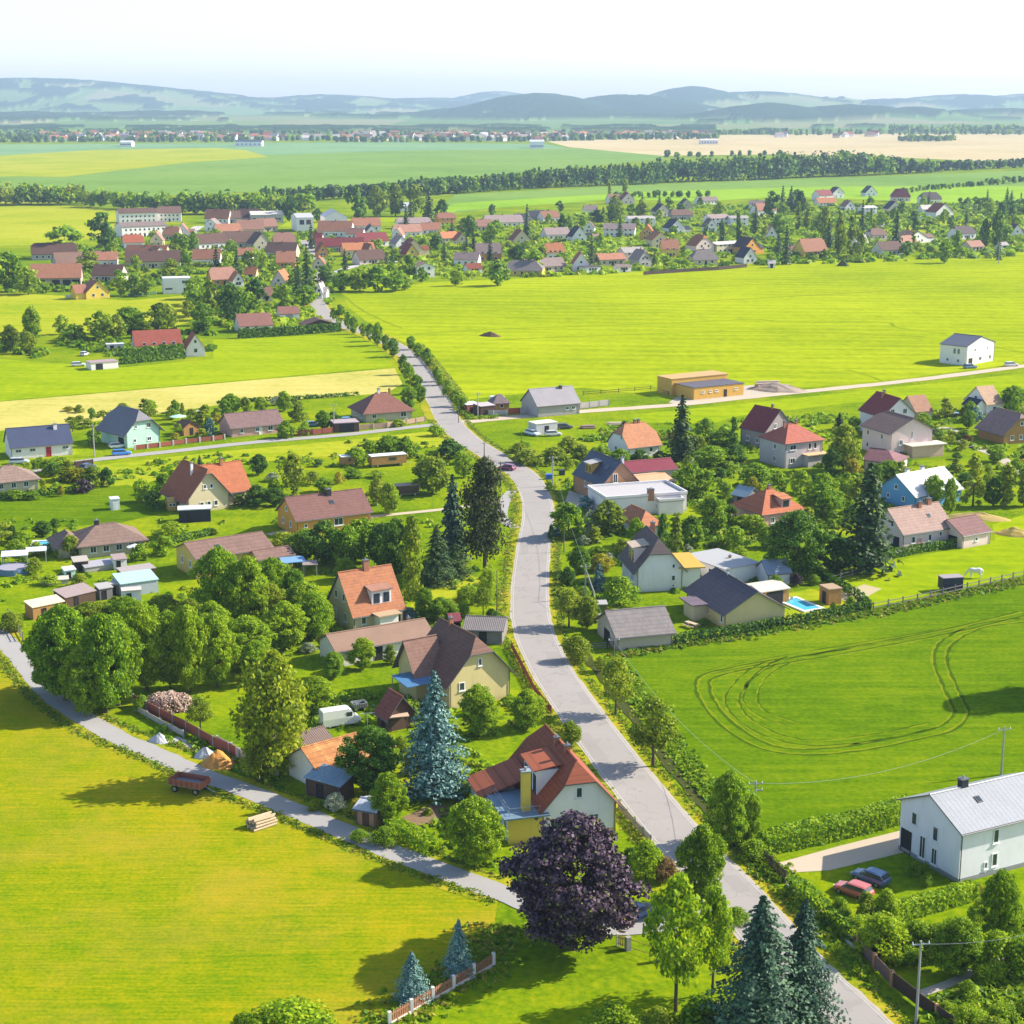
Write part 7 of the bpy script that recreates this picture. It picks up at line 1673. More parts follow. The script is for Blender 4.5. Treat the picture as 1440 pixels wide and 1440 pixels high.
undergrowth("garden_plants", "scrub around the hamlet below the village", [(270, 465), (470, 460), (470, 400), (270, 415)], 420, (.6, 1.8), 12, leaf=1.0, thr=-.1)
LM['dry'] = leafmat('dry', (0.13, 0.17, 0.01), (0.26, 0.27, 0.02), (0.45, 0.38, 0.07), .4)
LM['grass'] = leafmat('grass', (0.05, 0.14, 0.003), (0.14, 0.27, 0.005), (0.28, 0.38, 0.01), .4)
def tufts(name, label, path, off, spread, n, seed, h=.35, mats=('dry', 'grass', 'grass')):
    rng = random.Random(seed); V = []; F = []; MI = []; P = smooth([G(*p) for p in path], 6)
    seg = [(a, b, (b - a).length) for a, b in zip(P, P[1:])]; tot = sum(s[2] for s in seg)
    for _ in range(n):
        t = rng.random() * tot
        for a, b, L in seg:
            if t < L: break
            t -= L
        d = (b - a).normalized(); nn = Vector((-d.y, d.x, 0)); p = a + d * min(t, L) + nn * (off + rng.gauss(0, spread)); m = rng.randrange(len(mats)); s = h * rng.uniform(.5, 1.5)
        for i in range(4):
            q = p + Vector((rng.uniform(-.25, .25), rng.uniform(-.25, .25), s * .3)); n_ = Vector((rng.gauss(0, 1), rng.gauss(0, 1), .7)).normalized(); leafquad(V, F, q, n_, s * rng.uniform(.5, .95), rng); MI.append(m)
    me = bpy.data.meshes.new(name); me.from_pydata(V, [], F)
    for m in mats: me.materials.append(LM[m])
    me.polygons.foreach_set("material_index", MI); o = link(bpy.data.objects.new(name, me)); o["label"] = label; o["kind"] = 'stuff'
tufts("verge_grass", "tufted grass on the right verge of the main road", ROADC[:18], -4.5, .4, 3000, 1, .3)
tufts("verge_grass", "tufted grass on the left verge of the main road", ROADC[:18], 4.5, .5, 3000, 2, .3)
tufts("ditch_grass", "long grass on the field bank beyond the ditch", [(1100, 1240), (1060, 1190), (1020, 1140), (970, 1078), (925, 1020), (885, 960), (860, 925)], 0, .9, 2200, 3, .5, ('grass', 'grass', 'hedge'))
tufts("verge_grass", "tufted grass between lane and meadow", [(-30, 880), (20, 945), (60, 990), (110, 1025), (200, 1063), (275, 1100), (360, 1133), (450, 1170), (560, 1216), (700, 1266)], -.5, .4, 2400, 4, .26)
tufts("verge_grass", "tufted grass on the upper side of the lane", [(60, 940), (110, 990), (165, 1020), (230, 1045), (380, 1108), (470, 1145), (580, 1190), (700, 1240)], 0.6, .35, 1300, 5, .26)
tufts("verge_grass", "rough grass along the upper edge of the crop field", [(862, 925), (905, 914), (1000, 902), (1100, 883), (1230, 862), (1440, 817)], 0, .9, 1800, 6, .5, ('grass', 'dry', 'grass'))
tufts("verge_grass", "tussocks of the meadow at the fence and the two small spruces", [(520, 1450), (600, 1400), (690, 1335), (705, 1300)], 0, 1.6, 900, 7, .4, ('grass', 'grass', 'dry'))
# ------------------------------------------------------------------ vehicles
TYRE = plain("tyre_rubber", (0.02, 0.02, 0.02), 0.9); RIM = plain("wheel_rim", (0.45, 0.46, 0.48), 0.3, 0.8)
LAMP = plain("headlight_glass", (0.7, 0.7, 0.68), 0.15); TAIL = plain("tail_light", (0.35, 0.01, 0.01), 0.3)
def paint(c):
    k = "car paint" + str(c)
    if k not in MATS:
        m = plain(k, c, 0.28, 0.1, var=.04, spec=.5); m.name = "car_paint"; m.node_tree.nodes["Principled BSDF"].inputs["Coat Weight"].default_value = .5
    return MATS[k]
def loft(mb, secs, mat):
    """body from cross-sections (x, half width at the sill, half width at the shoulder, z low, z high)"""
    n = len(secs); rings = []
    for (x, w0, w1, z0, z1) in secs:
        rings.append([(x, -w0, z0), (x, -w1 * 1.02, z0 + (z1 - z0) * .45), (x, -w1 * .94, z1 - .06), (x, -w1 * .72, z1), (x, w1 * .72, z1), (x, w1 * .94, z1 - .06), (x, w1 * 1.02, z0 + (z1 - z0) * .45), (x, w0, z0)])
    for i in range(n - 1):
        for j in range(8):
            k = (j + 1) % 8; mb.face([rings[i][j], rings[i][k], rings[i + 1][k], rings[i + 1][j]], mat)
    mb.face(rings[0], mat); mb.face(rings[-1][::-1], mat)
def wheel(root, x, y, r=.31, w=.2):
    q = MB(); q.cyl((x, y - w / 2, r), (x, y + w / 2, r), r, r, TYRE, 14); wh = q.build("wheel", root)
    s_ = 1 if y > 0 else -1; q = MB(); q.cyl((x, y + s_ * w / 2, r), (x, y + s_ * (w / 2 + .02), r), r * .6, r * .6, RIM, 10); q.build("rim", wh)
def car(name, label, px, py, rz, c, kind='hatch', group=None, cat="car", loc=None, s=1.0):
    p = loc or G(px, py); root = empty(name, p, rz, label, cat, group); root.scale = (s, s, s); m = paint(c); q = MB()
    if kind == 'van':
        loft(q, [(-2.6, .88, .92, .45, 2.3), (-2.55, .9, .95, .35, 2.5), (1.0, .9, .95, .35, 2.5), (1.35, .9, .94, .35, 2.35), (1.95, .9, .93, .35, 1.35), (2.5, .88, .9, .35, 1.15), (2.65, .8, .82, .45, .85)], m); q.build("body", root)
        g = MB(); M = Matrix.Translation((1.68, 0, 1.86)) @ Matrix.Rotation(radians(58), 4, 'Y'); g.box((0, 0, 0), (1.05, 1.5, .05), glassy(), M=M); g.build("windscreen", root)
        for sy in (-1, 1): g = MB(); g.box((1.05, sy * .95, 1.75), (.8, .05, .55), glassy()); g.build("side_window", root)
        wx = (-1.65, 1.75); zf = .85; xf = 2.62
    else:
        L = {'hatch': 4.1, 'estate': 4.5, 'pickup': 4.6}[kind]; a = L / 2
        loft(q, [(-a, .7, .78, .4, .82), (-a + .1, .8, .86, .28, .95), (-a + .6, .82, .88, .24, .98), (a - 1.15, .82, .88, .24, .95), (a - .25, .8, .84, .26, .78), (a, .66, .72, .36, .66)], m); q.build("body", root)
        g = MB(); e = -a + (.18 if kind != 'pickup' else 1.9)
        loft(g, [(e, .72, .74, .9, 1.0), (e + .28, .74, .74, .9, 1.36), (a - 2.0, .76, .74, .9, 1.42), (a - 1.7, .76, .72, .9, 1.38), (a - 1.05, .74, .72, .88, .97)], glassy()); cb = g.build("cabin_glass", root)
        r = MB(); loft(r, [(e + .2, .72, .72, 1.36, 1.40), (e + .4, .73, .73, 1.38, 1.46), (a - 2.0, .73, .73, 1.38, 1.47), (a - 1.65, .70, .70, 1.36, 1.42)], m); r.build("roof", root)
        wx = (-a + .8, a - .8); zf = .62; xf = a - .06
    for x in wx:
        for y in (-.78, .78): wheel(root, x, y)
    for sy in (-1, 1):
        q = MB(); q.box((xf, sy * .56, zf), (.1, .3, .14), LAMP); q.build("headlight", root)
        q = MB(); q.box((-(xf) + (0 if kind == 'van' else -.0), sy * .66, zf + .15), (.1, .16, .26), TAIL); q.build("tail_light", root)
    return root
D_ = radians
car("delivery_van", "white delivery van parked on the lawn left of the garden hut", 478, 1020, D_(24), (0.75, 0.74, 0.72), 'van', cat="van")
car("parked_car", "dark blue hatchback parked on the shaded lawn of the white house", 1224, 1240, D_(135), (0.05, 0.11, 0.22), 'hatch')
car("parked_car", "faded red and white small car parked beside the dark blue hatchback", 1200, 1258, D_(138), (0.52, 0.13, 0.11), 'hatch')
car("moving_car", "purple-red car driving on the main road bend beside the pines", 713, 661, D_(150), (0.25, 0.03, 0.10), 'hatch')
car("parked_car", "dark teal car in the tree shade at the right edge of the main road", 780, 752, D_(100), (0.04, 0.12, 0.18), 'hatch')
car("parked_car", "bright blue car parked on the lane before the mint green house", 171, 640, D_(22), (0.06, 0.25, 0.62), 'estate')
car("parked_car", "white car standing under the mint green house's carport", 166, 630, D_(30), (0.7, 0.7, 0.7), 'hatch')
car("parked_car", "dark car beside the garden gate below the white longhouse", 124, 660, D_(60), (0.03, 0.05, 0.09), 'hatch')
car("parked_car", "silver car behind the left-edge bungalow's roof", 27, 652, D_(10), (0.55, 0.6, 0.65), 'estate')
car("parked_car", "dark blue car half hidden under the purple beech", 895, 1290, D_(40), (0.05, 0.09, 0.2), 'estate')
car("parked_van", "white camper van behind the curved garden wall at the track junction", 702, 570, D_(-20), (0.75, 0.74, 0.72), 'van', cat="van")
car("parked_car", "white old car parked left of the white container", 749, 612, D_(-50), (0.62, 0.68, 0.75), 'estate')
car("parked_car", "dark wreck with white hood right of the white container", 793, 603, D_(15), (0.06, 0.06, 0.07), 'estate')
car("parked_car", "white small car below the white container", 778, 613, D_(15), (0.6, 0.6, 0.6), 'hatch')
car("parked_car", "blue-grey car in front of the lone white house", 1364, 518, D_(20), (0.1, 0.18, 0.3), 'estate')
car("parked_car", "white car on the dirt track right of the lone white house", 1422, 515, D_(12), (0.65, 0.65, 0.65), 'estate')
car("parked_car", "blue car left of the small white cottage with tan roof", 1346, 588, D_(-30), (0.2, 0.4, 0.65), 'hatch')
car("parked_car", "white car beside the long low shed in the left meadow", 110, 515, D_(14), (0.68, 0.68, 0.68), 'estate')
car("parked_car", "white car behind the other one at the left meadow shed", 119, 500, D_(80), (0.66, 0.66, 0.66), 'hatch')
car("parked_car", "blue car behind the carport of the pyramid-roofed bungalow", 490, 594, D_(20), (0.1, 0.3, 0.55), 'hatch')
car("parked_car", "silver-blue car at the lane behind the pink cottage hedge", 440, 600, D_(20), (0.05, 0.1, 0.2), 'hatch')
car("parked_car", "left white car parked at the village pasture track", 1285, 309, D_(10), (0.7, 0.7, 0.7), 'hatch')
car("parked_car", "right white car parked at the village pasture track", 1295, 308, D_(10), (0.7, 0.7, 0.7), 'hatch')
car("parked_car", "dark car standing on the lime field edge below the eastern gardens", 1393, 361, D_(15), (0.05, 0.03, 0.05), 'estate', s=1.5)
# farm trailer, horse trailer, wagons
def trailer(name, label, px, py, rz, L, w, zb, h, wall, cat, roof=None, open_top=True, legs=True):
    root = empty(name, G(px, py), rz, label, cat); q = MB()
    q.box((0, 0, zb), (L, w, .14), GREYM); q.build("chassis", root)
    for nm, c, d in (("side_board", (0, -w / 2, zb + h / 2), (L, .07, h)), ("side_board", (0, w / 2, zb + h / 2), (L, .07, h)), ("tail_board", (-L / 2, 0, zb + h / 2), (.07, w - .1, h)), ("head_board", (L / 2, 0, zb + h / 2), (.07, w - .1, h))):
        q = MB(); q.box(c, d, wall)
        if open_top:
            n = 6
            for i in range(n):
                if nm == "side_board": q.box((-L / 2 + (i + .5) * L / n, c[1] + (.05 if c[1] > 0 else -.05), c[2]), (.08, .06, h), plain("rust_brown", (0.14, 0.05, 0.04)))
        q.build(nm, root)
    if not open_top:
        q = MB(); q.box((0, 0, zb + h + .05), (L + .2, w + .2, .12), roof or WHITE); q.build("roof", root)
        q = MB(); q.box((L * .1, -w / 2 - .04, zb + h * .6), (L * .22, .05, h * .35), glassy()); q.build("window", root)
    for x in (-L * .33, L * .33):
        q = MB(); q.cyl((x, -w * .42, .42), (x, w * .42, .42), .06, .06, GREYM, 6); q.build("axle", root)
        for y in (-w * .42, w * .42): wheel(root, x, y, .42, .22)
    q = MB(); q.cyl((L / 2, 0, zb - .1), (L / 2 + 1.3, 0, .35), .05, .05, GREYM, 6); q.build("drawbar", root)
trailer("farm_trailer", "rusty red open farm trailer standing on the meadow edge beside the lane", 267, 1112, D_(-22), 4.4, 2.3, .95, .75, plain("rusty_red_board", (0.30, 0.10, 0.06), .8, var=.3), "trailer")
trailer("horse_trailer", "dark horse trailer beside the paddock rail fence", 1336, 830, D_(12), 3.6, 2.0, .5, 1.9, plain("dark_trailer_side", (0.03, 0.035, 0.06), .5), "trailer", plain("mauve_lid", (0.3, 0.25, 0.27)), False)
trailer("site_wagon", "long wooden wagon with white roof in front of the shrubs", 545, 655, D_(22), 8.2, 2.6, .7, 1.9, B_WOOD, "wagon", plain("white_wagon_roof", (0.7, 0.7, 0.72)), False)
trailer("site_wagon", "small wooden wagon with white roof left of the long wagon", 488, 655, D_(20), 3.0, 2.4, .6, 1.7, B_WOOD, "wagon", plain("white_wagon_roof", (0.7, 0.7, 0.72)), False)
trailer("site_wagon", "brown timber wagon behind the orange bungalow's lawn", 572, 697, D_(18), 4.6, 2.4, .7, 1.7, B_DARK, "wagon", plain("brown_wagon_roof", (0.3, 0.22, 0.18)), False)
trailer("car_trailer", "small grey trailer between the white van and the garden hut", 505, 998, D_(24), 1.9, 1.4, .5, .6, plain("galvanised", (0.4, 0.42, 0.42), .5, .3), "trailer")
# ------------------------------------------------------------------ poles and wires
CONCP = plain("concrete_pole", (0.36, 0.35, 0.34), .9); WOODP = plain("weathered_pole", (0.13, 0.11, 0.10), .9)
POLES = {}
def pole(key, label, px, base, top, m=CONCP, r=.16, arms=1, lamp=False, extra=None):
    p = G(px, base); h = h_for(p, top); root = empty("power_pole" if not lamp else "street_lamp", p, D_(8), label, "pole")
    q = MB(); q.cyl((0, 0, -.3), (0, 0, h), r, r * .62, m, 8); q.build("post", root)
    for i in range(arms):
        q = MB(); z = h - .35 - i * .8; q.box((0, 0, z), (1.7, .1, .1), GREYM)
        ca = q.build("crossarm", root)
        for x in (-.75, 0, .75): q = MB(); q.cyl((x, 0, z + .05), (x, 0, z + .28), .06, .04, WHITE, 6); q.build("insulator", ca)
    if lamp: q = MB(); q.box((.6, 0, h), (1.2, .12, .1), GREYM); q.build("lamp_head", root)
    if extra == 'box': q = MB(); q.box((0, -.25, 1.4), (.6, .35, 1.0), WHITE); q.build("meter_box", root)
    if extra == 'strut': q = MB(); q.cyl((1.9, 0, -.2), (.05, 0, h * .86), r * .8, r * .55, m, 8); q.build("strut", root)
    POLES[key] = p + Vector((0, 0, h - .3)); return root
pole('a', "tall concrete power pole at the lower right corner", 1288, 1442, 1323, arms=1)
pole('b', "concrete power pole with white box at the crop field hedge", 1060, 1176, 1098, arms=2, extra='box')
pole('c', "grey power pole rising behind the white house roof", 1408, 1090, 1022, GREYM, arms=1)
pole('d', "power pole beside the road at the corner of the crop field", 863, 934, 897, WOODP, .14)
pole('e', "power pole in front of the white half-hipped house garden", 823, 842, 794, CONCP, .16, extra='strut')
pole('f', "power pole beside the brick house with the navy roof", 777, 684, 642, CONCP, .16)
pole('g', "wooden pole on the verge below the pines", 699, 860, 802, WOODP, .12, arms=0)
pole('h', "wooden pole at the road beside the purple-red car", 704, 678, 649, WOODP, .14)
pole('i', "wooden pole on the left verge between junction and pines", 681, 646, 621, WOODP, .14)
pole('j', "power pole at the mouth of the dirt track", 672, 588, 552, CONCP, .15)
pole('k', "grey pole at the lane left of the mint green house", 133, 642, 597, CONCP, .15)
pole('l', "grey pole at the lane before the pyramid-roofed bungalow", 470, 607, 568, CONCP, .15)
pole('m', "thin pole at the road junction on the left side", 645, 595, 571, WOODP, .12, arms=0)
pole('n', "tall pole standing in the lime field near the eastern gardens", 1404, 371, 341, CONCP, .25)
pole('o', "wooden pole right of the junction in the rough grass", 733, 632, 605, WOODP, .12, arms=0)
pole('p', "thin pole on the roadside right of the blue-shaded car", 793, 776, 745, WOODP, .12, arms=0)
def wire(a, b, label, sag=1.0):
    A, B = [POLES[k] if isinstance(k, str) else k for k in (a, b)]; mb = MB(); n = 10; last = None
    for i in range(n + 1):
        t = i / n; p = A.lerp(B, t) - Vector((0, 0, sag * 4 * t * (1 - t)))
        if last: mb.cyl(last, p, .018, .018, GREYM, 4, False)
        last = p
    tag(mb.build("power_line"), label, "wire")
wire('a', G(1500, 1300, 8), "overhead wire from the lower right pole to the right edge", .6)
wire('b', 'c', "overhead wire across the crop field between the two right-hand poles", 2.0)
wire('b', 'd', "overhead wire along the ditch beside the main road", 2.0)
wire('e', 'd', "overhead wire between the field corner pole and the front garden pole", 1.0)
wire('e', 'f', "overhead wire above the round roadside tree", 1.5)
wire('h', 'i', "overhead wire between the two wooden poles above the pines", .6)
# ------------------------------------------------------------------ fences and walls
def fence(label, pts, h, step, post, panel, kind='board', name="fence", pw=.14, base=None, cat="fence", z=0, rails=3):
    P = [G(*p) for p in pts]; root = empty(name, P[0], 0, label, cat); o = P[0]; posts = []
    for i in range(len(P) - 1):
        L = (P[i + 1] - P[i]).length; n = max(1, round(L / step))
        for k in range(n): posts.append(P[i].lerp(P[i + 1], k / n))
    posts.append(P[-1])
    for p in posts[:95]: q = MB(); q.box((p.x - o.x, p.y - o.y, (h + .12) / 2), (pw, pw, h + .12), post, rz=.4); q.build("post", root)
    for a, b in list(zip(posts, posts[1:]))[:95]:
        c = (a + b) / 2 - o; L = (b - a).length - pw; rz = atan2((b - a).y, (b - a).x); q = MB()
        if kind == 'board': q.box((c.x, c.y, h * .5 + .08), (L, .05, h - .16), panel, rz=rz)
        elif kind == 'rail':
            for r in range(rails): q.box((c.x, c.y, h * (r + .7) / rails), (L + .1, .06, .12), panel, rz=rz)
        elif kind == 'picket':
            for zz in (h * .25, h * .8): q.box((c.x, c.y, zz), (L, .04, .08), panel, rz=rz)
            n = max(2, int(L / .22)); t = (b - a).normalized()
            for k in range(n):
                e = a - o + t * (pw / 2 + L * (k + .5) / n); q.box((e.x, e.y, h * .5 + .05), (.12, .03, h - .1), panel, rz=rz)
        elif kind == 'net':
            for zz in (h * .3, h * .95): q.box((c.x, c.y, zz), (L, .03, .04), panel, rz=rz)
        q.build({'board': "panel", 'rail': "rails", 'picket': "pickets", 'net': "wires"}[kind], root)
        if base: q = MB(); q.box((c.x, c.y, .14), (L, .2, .28), base, rz=rz); q.build("base", root)
    return root
PINKW = plain("brown_picket_stain", (0.36, 0.16, 0.09), .8, var=.2); WPOST = plain("white_post", (0.66, 0.62, 0.58), .8); DWOOD = plain("dark_fence_wood", (0.07, 0.045, 0.035), .85); GWOOD = plain("grey_fence_wood", (0.20, 0.18, 0.16), .9, var=.25)
RWOOD = plain("red_fence_wood", (0.28, 0.08, 0.05), .85, var=.2)
fence("brown picket fence with white posts at the bottom edge by the two blue spruces", [(548, 1442), (694, 1358)], 1.25, 3.1, WPOST, PINKW, 'picket', pw=.3, base=WPOST)
fence("short brown gate between stone posts beside the purple beech", [(883, 1336), (928, 1352)], 1.3, 3.4, plain("stone_post", (0.3, 0.28, 0.25)), RWOOD, 'net', name="gate", pw=.5, cat="gate")
fence("short pink picket panel left of the stone-post gate", [(868, 1330), (881, 1334)], 1.2, 2, WPOST, PINKW, 'picket')
fence("low red-brown roadside fence left of the main road by the dark brown roof", [(719, 912), (738, 948), (752, 975), (775, 1004)], 1.1, 2.6, RWOOD, RWOOD, 'picket', pw=.12)
fence("low fence along the verge right of the red-roofed house", [(870, 1138), (893, 1165), (915, 1188)], 1.1, 2.4, GWOOD, GWOOD, 'picket', pw=.12)
fence("dark picket gate at the start of the white house driveway", [(1068, 1206), (1084, 1222), (1104, 1242)], 1.4, 2.0, DWOOD, DWOOD, 'picket', pw=.2)
fence("low pale plinth fence along the clipped hedge by the main road", [(1106, 1246), (1150, 1288), (1206, 1338)], .9, 2.6, WPOST, GREYM, 'net', pw=.12, base=WPOST)
fence("brown brick and board wall at the lower right below the flat hedge", [(1206, 1338), (1254, 1388)], 1.5, 3.0, W_BRICK, plain("mauve_brick", (0.22, 0.13, 0.12)), 'board', pw=.35, name="wall", cat="wall")
fence("dark board gate at the lower right beside the tall concrete pole", [(1254, 1388), (1290, 1416)], 1.6, 3.0, DWOOD, DWOOD, 'board', pw=.25, name="gate", cat="gate")
fence("brown board fence running out of the bottom right corner", [(1290, 1416), (1370, 1472)], 1.5, 2.6, W_BRICK, DWOOD, 'board', pw=.25)
fence("three-rail wooden paddock fence along the crop field", [(1228, 858), (1290, 846), (1360, 830), (1440, 812), (1520, 795)], 1.3, 3.0, GWOOD, GWOOD, 'rail', rails=2, pw=.16)
fence("short rail fence below the tallest eastern spruce", [(1165, 820), (1215, 806), (1236, 800)], 1.2, 3.0, GWOOD, GWOOD, 'rail', rails=2, pw=.16)
fence("dark wooden rail fence below the grey-roofed barn", [(828, 914), (880, 911), (950, 906)], 1.1, 2.4, DWOOD, GWOOD, 'rail', rails=3, pw=.16)
fence("grey concrete panel fence in front of the grey barn", [(733, 583), (778, 580)], 1.8, 3.0, CONCP, W_GREY, 'board', pw=.18)
fence("right-hand grey concrete panel fence along the dirt track", [(788, 579), (856, 571)], 1.8, 3.0, CONCP, W_GREY, 'board', pw=.18)
fence("red gate in the concrete fence, nearer the road junction", [(714, 583), (732, 582)], 1.7, 4.0, WPOST, plain("red_gate", (0.42, 0.10, 0.04)), 'board', name="gate", cat="gate")
fence("red gate in the concrete fence in front of the grey barn", [(779, 580), (787, 579)], 1.8, 3.0, CONCP, plain("red_gate", (0.42, 0.10, 0.04)), 'board', name="gate", cat="gate")
fence("curved pale concrete wall at the track junction", [(651, 567), (660, 578), (674, 584), (694, 585), (712, 584)], 1.5, 2.5, WPOST, W_GREY, 'board', name="wall", cat="wall")
fence("fence of white pillars and red boards before the mint green house", [(190, 633), (225, 629), (262, 624), (300, 620), (316, 618)], 1.2, 3.2, WPOST, RWOOD, 'board', pw=.35)
fence("red-brown board fence along the lane right of the pink cottage", [(404, 614), (440, 612), (468, 609)], 1.5, 3.0, RWOOD, RWOOD, 'board', pw=.15)
fence("beige wall with red gate along the lane before the pyramid-roofed bungalow", [(472, 608), (505, 605), (545, 602), (598, 593)], 1.4, 3.2, W_BEIGE, plain("tan_fence", (0.42, 0.27, 0.18)), 'board', pw=.3, name="wall", cat="wall")
fence("dark garden fence below the white longhouse", [(93, 660), (131, 655)], 1.5, 2.4, DWOOD, DWOOD, 'board')
fence("weathered gate at the left edge of the lane", [(12, 868), (22, 884), (32, 902)], 1.4, 2.2, GWOOD, GWOOD, 'rail', name="gate", cat="gate")
fence("brown garden fence along the lane below the wood heap", [(188, 992), (225, 1012), (262, 1030), (300, 1052), (345, 1072)], 1.6, 3.4, CONCP, RWOOD, 'board', pw=.18)
fence("pale concrete retaining wall in front of the brown garden fence", [(190, 1000), (225, 1020), (258, 1037)], .9, 3.0, CONCP, W_GREY, 'board', pw=.2, name="wall", cat="wall")
fence("pale concrete slab wall right of the sand pile", [(306, 1052), (326, 1062), (348, 1078)], 1.6, 2.4, CONCP, W_GREY, 'board', pw=.3, name="wall", cat="wall")
fence("low white picket fence in front of the bright yellow village house", [(92, 419), (120, 419), (150, 417)], 1.3, 3.0, WPOST, WPOST, 'board')
fence("white-posted garden fence right of the bright yellow village house", [(180, 417), (200, 416), (220, 414)], 1.3, 3.0, WPOST, plain("green_net", (0.06, 0.14, 0.05)), 'board')
fence("grey garden fence left of the timber building on the lime field", [(820, 556), (870, 552), (915, 548), (940, 556)], 1.1, 5, DWOOD, DWOOD, 'rail', rails=2)
fence("dark fence on the field edge below the village centre", [(905, 387), (960, 383), (1010, 380), (1050, 376)], 1.8, 6, DWOOD, DWOOD, 'board')
fence("wooden frame fence along the cream house terrace", [(322, 714), (350, 708), (362, 705)], 1.0, 2, DWOOD, DWOOD, 'rail', rails=2)
# ------------------------------------------------------------------ pools
WATER = plain("pool_water", (0.10, 0.48, 0.62), .08, var=.15, spec=.5)
def pool(label, px, py, rz, L, w, deck=True, h=.25):
    root = empty("swimming_pool", G(px, py), rz, label, "pool"); q = MB()
    for x, y, a, b in ((0, -w / 2 - .25, L + 1, .5), (0, w / 2 + .25, L + 1, .5), (-L / 2 - .25, 0, .5, w), (L / 2 + .25, 0, .5, w)): q.box((x, y, h / 2), (a, b, h), WHITE)
    q.build("rim", root); q = MB(); q.box((0, 0, h * .35), (L, w, h * .7), WATER); q.build("water", root)
    if deck: q = MB(); q.box((-L / 2 + .6, w * .1, h), (.1, .5, .9), GREYM); q.build("ladder", root)
pool("rectangular blue swimming pool on the lawn behind the slate-roofed house", 1125, 851, D_(-62), 6.6, 3.2)
pool("small rectangular pool in the garden left of the brown hip bungalow", 61, 770, D_(10), 3.2, 3.4, False, .9)
def round_pool(label, px, py, r):
    root = empty("round_pool", G(px, py), 0, label, "pool"); q = MB(); q.cyl((0, 0, 0), (0, 0, 1.1), r, r, plain("pool_wall", (0.12, 0.2, 0.33)), 24, False); q.build("wall", root)
    q = MB(); q.cyl((0, 0, .1), (0, 0, .95), r - .05, r - .05, plain("pool_cover", (0.3, 0.28, 0.33)), 24); q.build("cover", root)
round_pool("round above-ground pool below the pale canopy at the left edge", 20, 805, 2.7)
def canopy(label, px, py, rz, L, w, h, roof, post=GREYM, name="canopy", t=.12):
    root = empty(name, G(px, py), rz, label, "canopy"); q = MB(); q.box((0, 0, h), (L, w, t), roof, M=Matrix.Rotation(radians(5), 4, 'X')); q.build("roof", root)
    for x in (-L / 2 + .2, L / 2 - .2):
        for y in (-w / 2 + .2, w / 2 - .2): q = MB(); q.cyl((x, y, 0), (x, y, h - .15), .07, .07, post, 6); q.build("post", root)
PALE = plain("pale_sheet", (0.58, 0.6, 0.64), .6); MAUVE = plain("mauve_sheet", (0.30, 0.23, 0.22), .8, var=.25); CREAM = plain("cream_sheet2", (0.6, 0.52, 0.36), .8, var=.2); TURQ = plain("turquoise_sheet", (0.36, 0.55, 0.5), .6, var=.15)
canopy("long pale canopy above the round pool, left half", 22, 796, D_(14), 4.6, 3.0, 2.4, PALE); canopy("long pale canopy above the round pool, right half", 52, 790, D_(14), 3.6, 2.4, 2.4, PALE)
canopy("blue-white tarpaulin pavilion among the dark garden trees", 412, 806, D_(20), 4.2, 3, 2.5, plain("tarp", (0.16, 0.3, 0.5))); canopy("grey carport roof beside the tarpaulin pavilion", 436, 808, D_(10), 2.6, 2.4, 2.2, MAUVE)
# allotment sheds of the lower left gardens
def mini(name, label, a, b, he, hr, d, wall, roof, mono=True):
    house(name, label, a, b, he, hr, d=d, ridge='x', mono=mono, cat="shed", wall=wall, roof=roof, oh=.15, near=True, gut=False, doors=lambda L, d: [('f', L * .35, .8, 1.6, DARK)] if he > 1.5 else ())
mini("shed", "small pale turquoise shed at the left end of the junk row", (91, 803), (106, 801), 1.9, 2.1, 1.6, W_MINT, PALE)
mini("shed", "low shed with grey-beige roof behind the junk row", (104, 791), (124, 789), 1.8, 2.1, 2.4, B_DARK, plain("grey_beige_sheet", (0.40, 0.35, 0.30)))
mini("greenhouse", "long low glass cold frame in the junk row", (120, 799), (160, 793), .9, 1.3, 2.2, W_GREY, plain("frame_glass", (0.35, 0.33, 0.36), .3))
mini("shed", "small shed with white front at the right end of the junk row", (160, 788), (178, 786), 1.8, 2.2, 2.2, W_WHITE, MAUVE)
mini("shed", "flat pale shed at the left corner of the glass house", (154, 822), (170, 822), 1.9, 2.0, 3.0, B_GREY, plain("pale_pink_sheet", (0.5, 0.44, 0.4)))
mini("greenhouse", "pale glass house with turquoise sheet roof in the allotments", (170, 822), (222, 815), 2.2, 2.8, 4.5, plain("milky_glazing", (0.42, 0.47, 0.52), .35), TURQ)
mini("shed", "blue-grey shed in front of the turquoise-roofed glass house", (172, 832), (198, 830), 2.0, 2.1, 1.6, W_LBLUE, plain("pale_pink_sheet", (0.5, 0.44, 0.4)))
mini("shed", "mauve sheet roof behind the turquoise-roofed glass house", (172, 806), (218, 799), 2.3, 2.5, 2.6, B_DARK, plain("mauve_grey_sheet", (0.34, 0.29, 0.28)))
mini("woodshed", "open woodshed with cream sheet roof above the big round trees", (46, 855), (90, 846), 2.0, 2.4, 2.8, B_WOOD, CREAM)
mini("shed", "long mauve-grey sheet roof in the middle of the allotment row", (92, 841), (134, 831), 1.8, 2.4, 3.4, B_DARK, MAUVE)
mini("shed", "small grey roof at the right end of the allotment row", (140, 829), (158, 826), 1.9, 2.2, 2.2, B_GREY, plain("grey_sheet", (0.36, 0.34, 0.33)))
mini("greenhouse", "low foil tunnel on the allotment lawn", (60, 818), (96, 815), .7, 1.0, 1.4, plain("foil", (0.5, 0.47, 0.4), .4), plain("foil", (0.5, 0.47, 0.4), .4))
mini("shed", "white-roofed shed behind the curved wall at the junction", (657, 570), (674, 568), 2.2, 2.4, 3, RWOOD, PALE)
